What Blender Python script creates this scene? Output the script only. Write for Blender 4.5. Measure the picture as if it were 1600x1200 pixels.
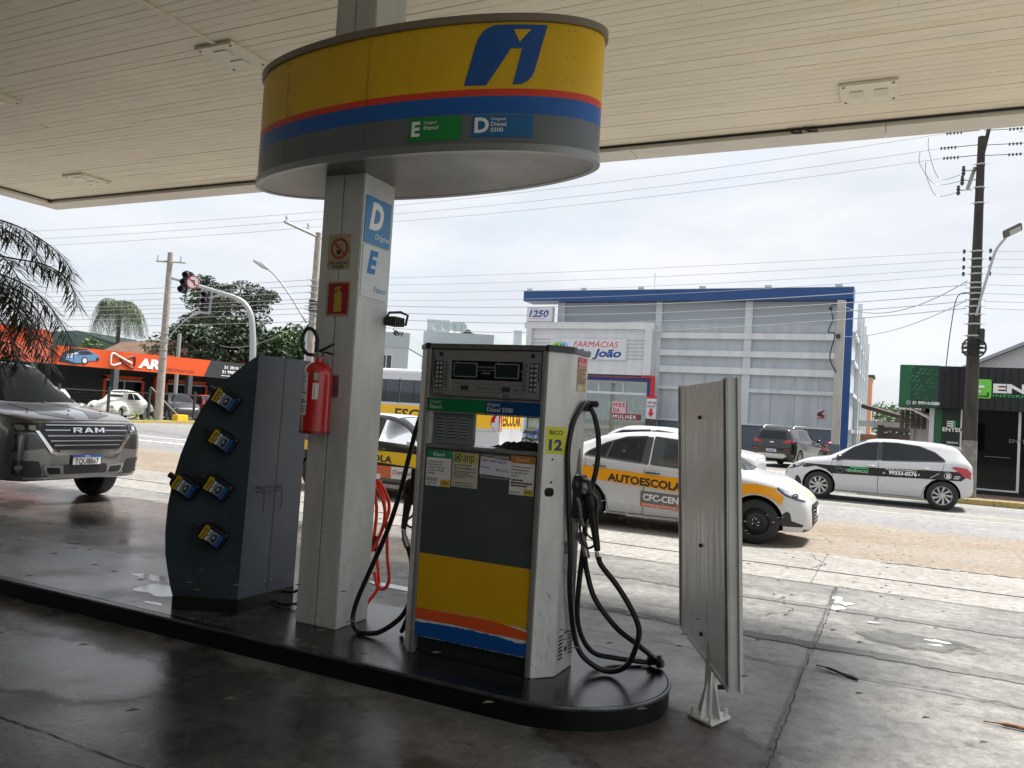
import bpy, bmesh, math, random
import numpy as np
from mathutils import Vector, Matrix
from mathutils.bvhtree import BVHTree
PI = math.pi
R_ = math.radians
for o in list(bpy.data.objects): bpy.data.objects.remove(o)
sc = bpy.context.scene
COL = sc.collection
# ------------------------------------------------------------ camera, world, sun, exposure
cam = bpy.data.cameras.new('camera'); camo = bpy.data.objects.new('camera', cam); COL.objects.link(camo)
cam.sensor_width = 36; cam.lens = 27.945; cam.clip_start = .05; cam.clip_end = 3000
_p, _r, _y = R_(1.944), R_(3.426), R_(-25.85)
_w = Vector((0, math.cos(_p), math.sin(_p))); _rt = Vector((1, 0, 0)); _up = _rt.cross(_w)
_R = math.cos(_r)*_rt + math.sin(_r)*_up; _U = -math.sin(_r)*_rt + math.cos(_r)*_up
def _tw(v): return Vector((math.cos(_y)*v.x+math.sin(_y)*v.y, -math.sin(_y)*v.x+math.cos(_y)*v.y, v.z))
_R, _U, _w = _tw(_R), _tw(_U), _tw(_w)
M4 = Matrix((_R, _U, -_w)).transposed().to_4x4(); M4.translation = Vector((0, 0, 1.6))
camo.matrix_world = M4; sc.camera = camo
SUN_EL, SUN_AZ = 62, 35          # azimuth from +y towards +x
wd = bpy.data.worlds.new('World'); sc.world = wd; wd.use_nodes = True
nt = wd.node_tree; bg = nt.nodes['Background']
sky = nt.nodes.new('ShaderNodeTexSky'); sky.sky_type = 'NISHITA'; sky.sun_disc = False
sky.sun_elevation = R_(SUN_EL); sky.sun_rotation = R_(SUN_AZ); sky.air_density = 1.0; sky.dust_density = 2.5; sky.ozone_density = 1.5
tc = nt.nodes.new('ShaderNodeTexCoord'); mp = nt.nodes.new('ShaderNodeMapping'); mp.inputs['Scale'].default_value = (1.1, 1.1, 3.6)
nt.links.new(tc.outputs['Generated'], mp.inputs[0])
nz = nt.nodes.new('ShaderNodeTexNoise'); nz.inputs['Scale'].default_value = 2.1; nz.inputs['Detail'].default_value = 9; nz.inputs['Roughness'].default_value = .52; nz.inputs['Distortion'].default_value = .25
nt.links.new(mp.outputs[0], nz.inputs['Vector'])
cr = nt.nodes.new('ShaderNodeValToRGB'); cr.color_ramp.elements[0].position = .33; cr.color_ramp.elements[0].color = (.86, .86, .86, 1)
cr.color_ramp.elements[1].position = .56; cr.color_ramp.elements[1].color = (1, 1, 1, 1)
nt.links.new(nz.outputs['Fac'], cr.inputs[0])
nz2 = nt.nodes.new('ShaderNodeTexNoise'); nz2.inputs['Scale'].default_value = 3.3; nz2.inputs['Detail'].default_value = 7; nz2.inputs['Roughness'].default_value = .55
nt.links.new(mp.outputs[0], nz2.inputs['Vector'])
cr2 = nt.nodes.new('ShaderNodeValToRGB'); cr2.color_ramp.elements[0].position = .36; cr2.color_ramp.elements[0].color = (3.35, 3.56, 3.86, 1)
cr2.color_ramp.elements[1].position = .62; cr2.color_ramp.elements[1].color = (4.0, 4.08, 4.24, 1)
nt.links.new(nz2.outputs['Fac'], cr2.inputs[0])
mx = nt.nodes.new('ShaderNodeMix'); mx.data_type = 'RGBA'
nt.links.new(cr.outputs[0], mx.inputs[0]); nt.links.new(sky.outputs[0], mx.inputs[6]); nt.links.new(cr2.outputs[0], mx.inputs[7])
nt.links.new(mx.outputs[2], bg.inputs[0]); bg.inputs[1].default_value = .10
sl = bpy.data.lights.new('sun', 'SUN'); sl.energy = 4.3; sl.angle = R_(10); sl.color = (1, .96, .9)
so = bpy.data.objects.new('sun', sl); COL.objects.link(so)
_d = Vector((math.sin(R_(SUN_AZ))*math.cos(R_(SUN_EL)), math.cos(R_(SUN_AZ))*math.cos(R_(SUN_EL)), math.sin(R_(SUN_EL))))
so.rotation_euler = _d.to_track_quat('Z', 'Y').to_euler(); so.location = (0, 0, 30)
sc.view_settings.view_transform = 'Standard'; sc.view_settings.look = 'None'; sc.view_settings.gamma = 1
sc.view_settings.use_curve_mapping = False; sc.view_settings.exposure = 1.25
sc.render.engine = 'CYCLES'
sc.cycles.max_bounces = 8; sc.cycles.transparent_max_bounces = 12

# ------------------------------------------------------------ materials
_mats = {}
def mat(name, col=(.5, .5, .5), rough=.5, metal=0, var=0, scale=6, col2=None, bump=0, bscale=40, spec=None, coat=0, alpha=None, emit=None, stretch=None, lo=.35, hi=.65, rvar=0):
    if name in _mats: return _mats[name]
    m = bpy.data.materials.new(name); m.use_nodes = True; n = m.node_tree; b = n.nodes['Principled BSDF']
    b.inputs['Base Color'].default_value = (*col, 1); b.inputs['Roughness'].default_value = rough; b.inputs['Metallic'].default_value = metal
    if spec is not None: b.inputs['Specular IOR Level'].default_value = spec
    if coat: b.inputs['Coat Weight'].default_value = coat; b.inputs['Coat Roughness'].default_value = .06
    if emit: b.inputs['Emission Color'].default_value = (*emit, 1); b.inputs['Emission Strength'].default_value = 1
    if var or col2 or bump or rvar:
        t = n.nodes.new('ShaderNodeTexCoord'); g = n.nodes.new('ShaderNodeMapping')
        if stretch: g.inputs['Scale'].default_value = stretch
        n.links.new(t.outputs['Object'], g.inputs[0])
    if var or col2 or rvar:
        z = n.nodes.new('ShaderNodeTexNoise'); z.inputs['Scale'].default_value = scale; z.inputs['Detail'].default_value = 8; z.inputs['Roughness'].default_value = .62
        n.links.new(g.outputs[0], z.inputs['Vector'])
        r = n.nodes.new('ShaderNodeValToRGB'); r.color_ramp.elements[0].position = lo; r.color_ramp.elements[1].position = hi
        c2 = col2 if col2 else tuple(min(1, c*(1+var)) for c in col)
        c1 = col if col2 else tuple(c*(1-var) for c in col)
        r.color_ramp.elements[0].color = (*c1, 1); r.color_ramp.elements[1].color = (*c2, 1)
        n.links.new(z.outputs['Fac'], r.inputs[0]); n.links.new(r.outputs[0], b.inputs['Base Color'])
        if rvar:
            q = n.nodes.new('ShaderNodeMapRange'); q.inputs[1].default_value = lo; q.inputs[2].default_value = hi
            q.inputs[3].default_value = max(.02, rough-rvar); q.inputs[4].default_value = min(1, rough+rvar)
            n.links.new(z.outputs['Fac'], q.inputs[0]); n.links.new(q.outputs[0], b.inputs['Roughness'])
    if bump:
        z2 = n.nodes.new('ShaderNodeTexNoise'); z2.inputs['Scale'].default_value = bscale; z2.inputs['Detail'].default_value = 5
        n.links.new(g.outputs[0], z2.inputs['Vector'])
        bp = n.nodes.new('ShaderNodeBump'); bp.inputs['Strength'].default_value = bump; bp.inputs['Distance'].default_value = .01
        n.links.new(z2.outputs['Fac'], bp.inputs['Height']); n.links.new(bp.outputs[0], b.inputs['Normal'])
    if alpha is not None: b.inputs['Alpha'].default_value = alpha
    _mats[name] = m
    return m
def glassy(name, tint=(.55, .62, .6), fac=.25, rough=.02):
    # tinted pane: see-through with a clear reflection
    if name in _mats: return _mats[name]
    m = bpy.data.materials.new(name); m.use_nodes = True; n = m.node_tree
    for x in list(n.nodes):
        if x.type != 'OUTPUT_MATERIAL': n.nodes.remove(x)
    out = [x for x in n.nodes if x.type == 'OUTPUT_MATERIAL'][0]
    t = n.nodes.new('ShaderNodeBsdfTransparent'); t.inputs[0].default_value = (*tint, 1)
    g = n.nodes.new('ShaderNodeBsdfGlossy'); g.inputs['Roughness'].default_value = rough; g.inputs[0].default_value = (1, 1, 1, 1)
    f = n.nodes.new('ShaderNodeFresnel'); f.inputs[0].default_value = 1.5
    ad = n.nodes.new('ShaderNodeMath'); ad.operation = 'ADD'; ad.inputs[1].default_value = fac; ad.use_clamp = True
    n.links.new(f.outputs[0], ad.inputs[0])
    mxs = n.nodes.new('ShaderNodeMixShader'); n.links.new(ad.outputs[0], mxs.inputs[0]); n.links.new(t.outputs[0], mxs.inputs[1]); n.links.new(g.outputs[0], mxs.inputs[2])
    n.links.new(mxs.outputs[0], out.inputs[0]); _mats[name] = m
    return m

# ------------------------------------------------------------ mesh builder
class MB:
    def __init__(s): s.v = []; s.f = []; s.mi = []; s.cur = 0
    def add(s, vs, fs, T=None):
        b = len(s.v)
        s.v += [tuple(T @ Vector(q)) if T else tuple(q) for q in vs]
        for f in fs: s.f.append([b+i for i in f]); s.mi.append(s.cur)
        return s
    def box(s, x0, y0, z0, x1, y1, z1, T=None):
        v = [(x, y, z) for z in (z0, z1) for y in (y0, y1) for x in (x0, x1)]
        return s.add(v, [(0, 2, 3, 1), (4, 5, 7, 6), (0, 1, 5, 4), (2, 6, 7, 3), (0, 4, 6, 2), (1, 3, 7, 5)], T)
    def bbox(s, x0, y0, z0, x1, y1, z1, b=.01, T=None):
        # box with chamfered edges
        bm = bmesh.new(); bmesh.ops.create_cube(bm, size=1)
        for v in bm.verts: v.co = Vector(((x0+x1)/2+v.co.x*(x1-x0), (y0+y1)/2+v.co.y*(y1-y0), (z0+z1)/2+v.co.z*(z1-z0)))
        bmesh.ops.bevel(bm, geom=bm.edges[:], offset=b, segments=2, affect='EDGES')
        return s.bm(bm, T)
    def bm(s, bm, T=None):
        bm.verts.index_update()
        s.add([v.co[:] for v in bm.verts], [[v.index for v in f.verts] for f in bm.faces], T); bm.free(); return s
    def quad(s, a, b, c, d): return s.add([a, b, c, d], [(0, 1, 2, 3)])
    def prism(s, poly, o, u, v, d0, d1):
        # extrude a 2D polygon lying in frame (o;u,v) from depth d0 to d1 along u x v
        o, u, v = Vector(o), Vector(u), Vector(v); n = u.cross(v).normalized(); k = len(poly)
        vs = [o+u*a+v*b+n*d for d in (d0, d1) for a, b in poly]
        fs = [list(range(k))[::-1], list(range(k, 2*k))]+[(i, (i+1) % k, k+(i+1) % k, k+i) for i in range(k)]
        return s.add([q[:] for q in vs], fs)
    def flat(s, poly, o, u, v, d=0):
        o, u, v = Vector(o), Vector(u), Vector(v); n = u.cross(v).normalized()
        return s.add([(o+u*a+v*b+n*d)[:] for a, b in poly], [list(range(len(poly)))])
    def cyl(s, p0, p1, r0, r1=None, n=12, cap=True):
        r1 = r0 if r1 is None else r1
        return s.tube([p0, p1], [r0, r1], n, cap)
    def tube(s, pts, r, n=8, cap=True):
        P = [Vector(p) for p in pts]; k = len(P)
        rr = r if isinstance(r, (list, tuple)) else [r]*k
        vs = []; prev = None
        for i in range(k):
            t = (P[min(i+1, k-1)]-P[max(i-1, 0)]).normalized()
            if prev is None:
                a = Vector((0, 0, 1)) if abs(t.z) < .9 else Vector((1, 0, 0)); x = t.cross(a).normalized()
            else:
                x = (prev-t*prev.dot(t)).normalized()
            prev = x; y = t.cross(x)
            for j in range(n):
                a = 2*PI*j/n; vs.append((P[i]+(x*math.cos(a)+y*math.sin(a))*rr[i])[:])
        fs = [(i*n+j, i*n+(j+1) % n, (i+1)*n+(j+1) % n, (i+1)*n+j) for i in range(k-1) for j in range(n)]
        if cap: fs += [list(range(n))[::-1], list(range((k-1)*n, k*n))]
        return s.add(vs, fs)
    def lathe(s, prof, o=(0, 0, 0), ax='z', n=24, cap=False):
        # prof: (radius, height) list
        k = len(prof); vs = []
        for r, h in prof:
            for j in range(n):
                a = 2*PI*j/n; c, q = r*math.cos(a), r*math.sin(a)
                p = (c, q, h) if ax == 'z' else ((c, h, q) if ax == 'y' else (h, c, q))
                vs.append((p[0]+o[0], p[1]+o[1], p[2]+o[2]))
        fs = [(i*n+j, i*n+(j+1) % n, (i+1)*n+(j+1) % n, (i+1)*n+j) for i in range(k-1) for j in range(n)]
        if cap: fs += [list(range(n))[::-1], list(range((k-1)*n, k*n))]
        return s.add(vs, fs)
    def ball(s, c, rx, ry=None, rz=None, seg=12, rings=8):
        ry = ry or rx; rz = rz or rx
        vs = [(c[0]+rx*math.sin(PI*i/rings)*math.cos(2*PI*j/seg), c[1]+ry*math.sin(PI*i/rings)*math.sin(2*PI*j/seg), c[2]+rz*math.cos(PI*i/rings)) for i in range(rings+1) for j in range(seg)]
        fs = [(i*seg+j, (i+1)*seg+j, (i+1)*seg+(j+1) % seg, i*seg+(j+1) % seg) for i in range(rings) for j in range(seg)]
        return s.add(vs, fs)
    def text(s, txt, o, u, v, h, d=.001, bold=0, shear=0, align='l', sp=1, w=None, proj=None):
        vs, fs = text_geo(txt, bold, shear, sp)
        if not vs: return s
        x0 = min(p[0] for p in vs); x1 = max(p[0] for p in vs); y0 = 0; y1 = .73
        k = h/(y1-y0); kx = k if w is None else w/(x1-x0)
        off = {'l': -x0, 'c': -(x0+x1)/2, 'r': -x1}[align]
        o, u, v = Vector(o), Vector(u).normalized(), Vector(v).normalized(); n = u.cross(v)
        return s.add([(o+u*(p[0]+off)*kx+v*p[1]*k+n*d)[:] for p in vs], fs)
    def lines(s, o, u, v, w, h, n, d=.001, seed=0, t=.45, ragged=True):
        # rows of tiny print as short dashes (illegible small print in the photo)
        rnd = random.Random(seed); o, u, v = Vector(o), Vector(u).normalized(), Vector(v).normalized(); nn = u.cross(v)
        for i in range(n):
            y = h*(1-(i+.5)/n); x = 0; end = w*(1 if not ragged or rnd.random() < .7 else rnd.uniform(.5, .9)); hh = h/n*t/2
            while x < end:
                L = min(rnd.uniform(.05, .16)*w, end-x)
                if L < .015*w: break
                s.add([(o+u*a+v*b+nn*d)[:] for a, b in ((x, y-hh), (x+L, y-hh), (x+L, y+hh), (x, y+hh))], [(0, 1, 2, 3)]); x += L+.022*w
        return s
    def grid_cut(s, step, axes=(0, 2)):
        # slice all faces along a grid so that they can follow a curved body
        bm = bmesh.new(); vv = [bm.verts.new(p) for p in s.v]
        for f, m in zip(s.f, s.mi):
            try: q = bm.faces.new([vv[i] for i in f]); q.material_index = m
            except ValueError: pass
        if not bm.verts: return s
        for a in axes:
            lo = min(p[a] for p in s.v); hi = max(p[a] for p in s.v); k = math.floor(lo/step)+1
            while k*step < hi:
                c = [0, 0, 0]; c[a] = k*step; n = [0, 0, 0]; n[a] = 1
                bmesh.ops.bisect_plane(bm, geom=bm.verts[:]+bm.edges[:]+bm.faces[:], plane_co=c, plane_no=n, dist=1e-5); k += 1
        bm.verts.index_update(); s.v = [v.co[:] for v in bm.verts]; s.f = [[v.index for v in f.verts] for f in bm.faces]; s.mi = [f.material_index for f in bm.faces]; bm.free()
        return s
    def project(s, bvh, d, off=.004, start=5):
        # drop every vertex onto a surface along direction d and lift it by off
        d = Vector(d).normalized(); out = []
        for p in s.v:
            q = Vector(p)-d*start; hit = bvh.ray_cast(q, d)
            if hit[0] is None:
                best = bvh.find_nearest(Vector(p)); out.append((best[0]+best[1]*off)[:] if best[0] else p)
            else: out.append((hit[0]-d*off)[:])
        s.v = out; return s
    def build(s, name, mats, parent=None, smooth=None, world=False, bev=0):
        me = bpy.data.meshes.new(name)
        vs = s.v
        if world and parent is not None:
            T = root_matrix(parent).inverted(); vs = [(T @ Vector(q))[:] for q in vs]
        me.from_pydata(vs, [], s.f)
        if not isinstance(mats, (list, tuple)): mats = [mats]
        for m in mats: me.materials.append(m)
        me.polygons.foreach_set('material_index', [min(i, len(mats)-1) for i in s.mi])
        if smooth is not None:
            me.polygons.foreach_set('use_smooth', [True]*len(me.polygons))
            me.set_sharp_from_angle(angle=R_(smooth))
        me.update()
        o = bpy.data.objects.new(name, me); COL.objects.link(o)
        if parent is not None: o.parent = parent
        if bev:
            bv = o.modifiers.new('b', 'BEVEL'); bv.width = bev; bv.segments = 2; bv.limit_method = 'ANGLE'
        return o
def root_matrix(o):
    M = o.matrix_basis.copy()
    while o.parent: o = o.parent; M = o.matrix_basis @ M
    return M
_tc = {}
def text_geo(txt, bold=0, shear=0, sp=1):
    k = (txt, bold, shear, sp)
    if k in _tc: return _tc[k]
    if bold > 0 and 'M' in txt:
        # the heavy capital M is drawn by hand: its offset outline would cross itself
        def x_of(q): return max(p[0] for p in q[0])
        V, F = [], []; pos = 0; b_ = bold; ref = x_of(text_geo('I', bold, 0, sp))
        L = [[(.073-b_, -b_), (.171+b_, -b_), (.171+b_, .5-.6*b_), (.073-b_, .682+b_)], [(.073-b_, .682+b_), (.171+b_, .5-.6*b_), (.391, .235-b_), (.391, .402+1.1*b_), (.165, .682+b_)]]
        L += [[(.782-x, y) for x, y in P][::-1] for P in L]
        for i, seg in enumerate(txt.split('M')):
            if i:
                for P in L: F.append(list(range(len(V), len(V)+len(P)))); V += [(pos+x+shear*y, y) for x, y in P]
                pos += .782*sp
            if seg:
                g, h = text_geo(seg, bold, shear, sp); F += [[len(V)+j for j in f] for f in h]; V += [(pos+p[0], p[1]) for p in g]
                pos += x_of(text_geo(seg+'I', bold, 0, sp)) - ref
        _tc[k] = (V, F); return _tc[k]
    c = bpy.data.curves.new('t', 'FONT'); c.body = txt; c.size = 1; c.offset = bold; c.shear = shear; c.space_character = sp; c.resolution_u = 3; c.fill_mode = 'FRONT'
    o = bpy.data.objects.new('t', c); COL.objects.link(o)
    dg = bpy.context.evaluated_depsgraph_get(); me = o.evaluated_get(dg).to_mesh()
    vs = [v.co[:2] for v in me.vertices]; fs = [list(p.vertices) for p in me.polygons]
    o.evaluated_get(dg).to_mesh_clear(); bpy.data.objects.remove(o); bpy.data.curves.remove(c)
    _tc[k] = (vs, fs); return _tc[k]
def thing(name, label, cat, loc=(0, 0, 0), rz=0, group=None):
    o = bpy.data.objects.new(name, None); COL.objects.link(o); o.location = loc; o.rotation_euler = (0, 0, rz); o.empty_display_size = .2
    o['label'] = label; o['category'] = cat
    if group: o['group'] = group
    o.matrix_basis = Matrix.Translation(Vector(loc)) @ Matrix.Rotation(rz, 4, 'Z')
    return o
def tag(o, label, cat, group=None):
    o['label'] = label; o['category'] = cat
    if group: o['group'] = group
    return o
def struct(o): o['kind'] = 'structure'; return o
def dup(root, loc, rz, label, group=None, cat=None):
    r = root.copy(); COL.objects.link(r); r.location = loc; r.rotation_euler = (0, 0, rz); r['label'] = label
    if group: r['group'] = group
    for ch in list(root.children):
        c = ch.copy(); COL.objects.link(c); c.parent = r
        for g in ch.children: d = g.copy(); COL.objects.link(d); d.parent = c
    return r
def circ(cx, cy, r, n=20, ry=None, a0=0, a1=2*PI):
    ry = ry or r; full = abs(a1-a0-2*PI) < 1e-6; m = n if full else n+1
    return [(cx+r*math.cos(a0+(a1-a0)*i/n), cy+ry*math.sin(a0+(a1-a0)*i/n)) for i in range(m)]
def rrect(x0, y0, x1, y1, r, n=4):
    P = []
    for cx, cy, a in ((x1-r, y0+r, -PI/2), (x1-r, y1-r, 0), (x0+r, y1-r, PI/2), (x0+r, y0+r, PI)):
        P += [(cx+r*math.cos(a+PI/2*i/n), cy+r*math.sin(a+PI/2*i/n)) for i in range(n+1)]
    return P
def rect(x0, y0, x1, y1): return [(x0, y0), (x1, y0), (x1, y1), (x0, y1)]
def smooth_path(P, n=6):
    P = [Vector(p) for p in P]; out = []
    for i in range(len(P)-1):
        a = P[max(i-1, 0)]; b = P[i]; c = P[i+1]; d = P[min(i+2, len(P)-1)]
        for j in range(n):
            t = j/n; out.append(.5*((2*b)+(c-a)*t+(2*a-5*b+4*c-d)*t*t+(3*b-a-3*c+d)*t**3))
    out.append(P[-1]); return out
X3, Y3, Z3 = Vector((1, 0, 0)), Vector((0, 1, 0)), Vector((0, 0, 1))
# ============================================================ MATERIALS
WHITE = mat('white_paint', (.66, .68, .68), .35, var=.06, scale=3)
OFFW = mat('off_white_metal', (.60, .60, .57), .45, var=.10, scale=5)
BLACK = mat('black_rubber', (.018, .018, .019), .42, bump=.15, bscale=60)
BLKPL = mat('black_plastic', (.022, .023, .025), .35)
DKBLK = mat('dark_void', (.008, .008, .009), .8)
CHROME = mat('chrome', (.75, .76, .78), .12, 1)
STEEL = mat('brushed_steel', (.52, .53, .53), .36, .9, var=.12, scale=14, rvar=.1)
ALU = mat('aluminium', (.45, .45, .44), .38, .7, var=.08, scale=9)
RED = mat('red_paint', (.45, .012, .015), .25, coat=.4)
INK = mat('black_ink', (.02, .02, .022), .6)
WINK = mat('white_ink', (.8, .8, .8), .5)
YEL = mat('yellow_vinyl', (.62, .355, .006), .38, var=.05, scale=4)
GRYV = mat('grey_vinyl', (.10, .125, .14), .4, var=.08, scale=5)
BLUV = mat('blue_vinyl', (.005, .085, .34), .35)
ORGV = mat('orange_vinyl', (.72, .10, .02), .4)
GRNV = mat('green_vinyl', (.004, .20, .05), .35)
NAVV = mat('navy_vinyl', (.004, .055, .17), .35)
PAPER = mat('paper', (.66, .67, .66), .6, var=.04, scale=20)
CONC_P = mat('concrete_post', (.30, .275, .24), .85, var=.28, scale=3, bump=.3, bscale=25, stretch=(4, 4, 1))

def ground_mat(name, c1, c2, c3, rough, rv, sc_, joints=None, spots=0.0, bump=.25):
    # layered concrete or asphalt: broad patches, fine grain, small dark spots, optional slab joints
    m = bpy.data.materials.new(name); m.use_nodes = True; n = m.node_tree; L = n.links; b = n.nodes['Principled BSDF']
    t = n.nodes.new('ShaderNodeTexCoord')
    def noise(s, d=6, r=.6, st=None):
        z = n.nodes.new('ShaderNodeTexNoise'); z.inputs['Scale'].default_value = s; z.inputs['Detail'].default_value = d; z.inputs['Roughness'].default_value = r
        if st:
            g = n.nodes.new('ShaderNodeMapping'); g.inputs['Scale'].default_value = st; L.new(t.outputs['Object'], g.inputs[0]); L.new(g.outputs[0], z.inputs['Vector'])
        else: L.new(t.outputs['Object'], z.inputs['Vector'])
        return z.outputs['Fac']
    def ramp(f, a, b_, ca, cb):
        r = n.nodes.new('ShaderNodeValToRGB'); e = r.color_ramp.elements; e[0].position = a; e[1].position = b_; e[0].color = (*ca, 1); e[1].color = (*cb, 1); L.new(f, r.inputs[0]); return r.outputs[0]
    def mul(a, b_, f=1):
        x = n.nodes.new('ShaderNodeMix'); x.data_type = 'RGBA'; x.blend_type = 'MULTIPLY'; x.inputs[0].default_value = f; L.new(a, x.inputs[6]); L.new(b_, x.inputs[7]); return x.outputs[2]
    def mixc(f, a, b_):
        x = n.nodes.new('ShaderNodeMix'); x.data_type = 'RGBA'; L.new(f, x.inputs[0]); L.new(a, x.inputs[6]); L.new(b_, x.inputs[7]); return x.outputs[2]
    broad = noise(sc_*.25, 7, .62, (1, 1.8, 1)); fine = noise(sc_*9, 9, .7); mid = noise(sc_*1.6, 8, .66, (1, 1.5, 1))
    c = mixc(ramp(broad, .38, .62, (0, 0, 0), (1, 1, 1)), ramp(mid, .3, .7, c1, c2), ramp(mid, .3, .7, c2, c3))
    c = mul(c, ramp(fine, .32, .68, (.55, .55, .55), (1.3, 1.3, 1.3)))
    c = mul(c, ramp(noise(sc_*40, 3, .8), .35, .65, (.78, .78, .78), (1.15, 1.15, 1.15)))
    if spots:
        c = mul(c, ramp(noise(sc_*3.2, 5, .75, (1, 2.2, 1)), .30, .30+spots, (.35, .34, .33), (1, 1, 1)))
    if joints:
        xs, ys, w = joints
        sp = n.nodes.new('ShaderNodeSeparateXYZ'); L.new(t.outputs['Object'], sp.inputs[0])
        for axis, (pitch, off) in ((0, xs), (1, ys)):
            a = n.nodes.new('ShaderNodeMath'); a.operation = 'ADD'; a.inputs[1].default_value = -off+pitch*200; L.new(sp.outputs[axis], a.inputs[0])
            wob = n.nodes.new('ShaderNodeMath'); wob.operation = 'MULTIPLY_ADD'; wob.inputs[1].default_value = .05; L.new(noise(2.2, 4), wob.inputs[0]); L.new(a.outputs[0], wob.inputs[2])
            q = n.nodes.new('ShaderNodeMath'); q.operation = 'PINGPONG'; q.inputs[1].default_value = pitch/2; L.new(wob.outputs[0], q.inputs[0])
            c = mul(c, ramp(q.outputs[0], w*.4, w*1.6, (.3, .29, .28), (1, 1, 1)))
    L.new(c, b.inputs['Base Color'])
    q = n.nodes.new('ShaderNodeMapRange'); q.inputs[1].default_value = .35; q.inputs[2].default_value = .65; q.inputs[3].default_value = max(.05, rough-rv); q.inputs[4].default_value = min(1, rough+rv)
    L.new(noise(sc_*.7, 8, .6), q.inputs[0]); L.new(q.outputs[0], b.inputs['Roughness'])
    bp = n.nodes.new('ShaderNodeBump'); bp.inputs['Strength'].default_value = bump; bp.inputs['Distance'].default_value = .006
    L.new(noise(sc_*14, 6, .7), bp.inputs['Height']); L.new(bp.outputs[0], b.inputs['Normal'])
    _mats[name] = m
    return m
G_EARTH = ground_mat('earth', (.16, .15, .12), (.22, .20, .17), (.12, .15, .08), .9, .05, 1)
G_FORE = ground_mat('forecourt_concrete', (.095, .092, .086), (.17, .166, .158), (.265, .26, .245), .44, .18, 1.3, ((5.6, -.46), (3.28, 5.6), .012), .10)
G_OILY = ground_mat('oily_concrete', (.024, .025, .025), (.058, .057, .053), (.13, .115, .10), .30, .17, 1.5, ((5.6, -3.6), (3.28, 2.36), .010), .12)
G_STRIP = ground_mat('pale_concrete', (.185, .176, .16), (.24, .23, .215), (.285, .277, .265), .75, .1, 1.2, ((5.6, -.7), (50, 30), .006), .03, .2)
G_DIRT = ground_mat('sandy_shoulder', (.165, .125, .088), (.22, .18, .135), (.21, .195, .175), .9, .05, 1.4, None, .08, .5)
G_ASPH = ground_mat('asphalt', (.15, .15, .152), (.19, .19, .192), (.225, .222, .22), .8, .08, .8, None, .03, .4)
G_WALK = ground_mat('paved_walk', (.17, .11, .09), (.22, .155, .125), (.28, .22, .18), .8, .08, 1.2, ((.9, .3), (.9, .2), .012), .04)
G_LOT = ground_mat('lot_concrete', (.22, .215, .205), (.27, .265, .25), (.32, .315, .30), .75, .08, .8, ((4, 1), (4, 1), .01), .04)
G_KERB = ground_mat('painted_kerb', (.42, .29, .05), (.50, .38, .10), (.34, .30, .22), .8, .05, 3, None, .15)
G_ISLE = ground_mat('island_black_paint', (.006, .007, .008), (.012, .014, .016), (.035, .037, .04), .17, .11, 2.6, None, .06, .22)
G_ISLE_WEAR_SHEEN = ground_mat('island_wear_and_sheen', (.03, .031, .031), (.07, .07, .068), (.17, .168, .16), .20, .14, 2.2, None, .12, .22)  # worn paint; its lighter grey also stands in for reflected sky
G_KSIDE = mat('island_side_paint', (.004, .005, .005), .5, spec=.25, var=.4, scale=5, bump=.2)
WATER = mat('water_sky_tint', (.36, .37, .39), .06, spec=1); WATER.node_tree.nodes['Principled BSDF'].inputs['IOR'].default_value = 2.4  # pale base colour paints in some of the reflected sky
# ============================================================ GROUND
def sheet(name, x0, y0, x1, y1, z, m, poly=None):
    b = MB(); P = poly or rect(x0, y0, x1, y1); b.add([(x, y, z) for x, y in P], [list(range(len(P)))]); return struct(b.build(name, m))
sheet('ground', -900, -300, 900, 900, -.012, G_EARTH)
sheet('road', -300, 15.1, 300, 22.3, .0, G_ASPH)
sheet('cross_street', -31.8, -120, -20.5, 15.1, .0, G_ASPH)
sheet('far_street', -31.8, 22.3, -20.5, 200, .0, G_ASPH)
def wavy(x0, x1, y, amp, n, seed):
    r = random.Random(seed); return [(x0+(x1-x0)*i/n, y+r.uniform(-amp, amp)) for i in range(n+1)]
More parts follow.
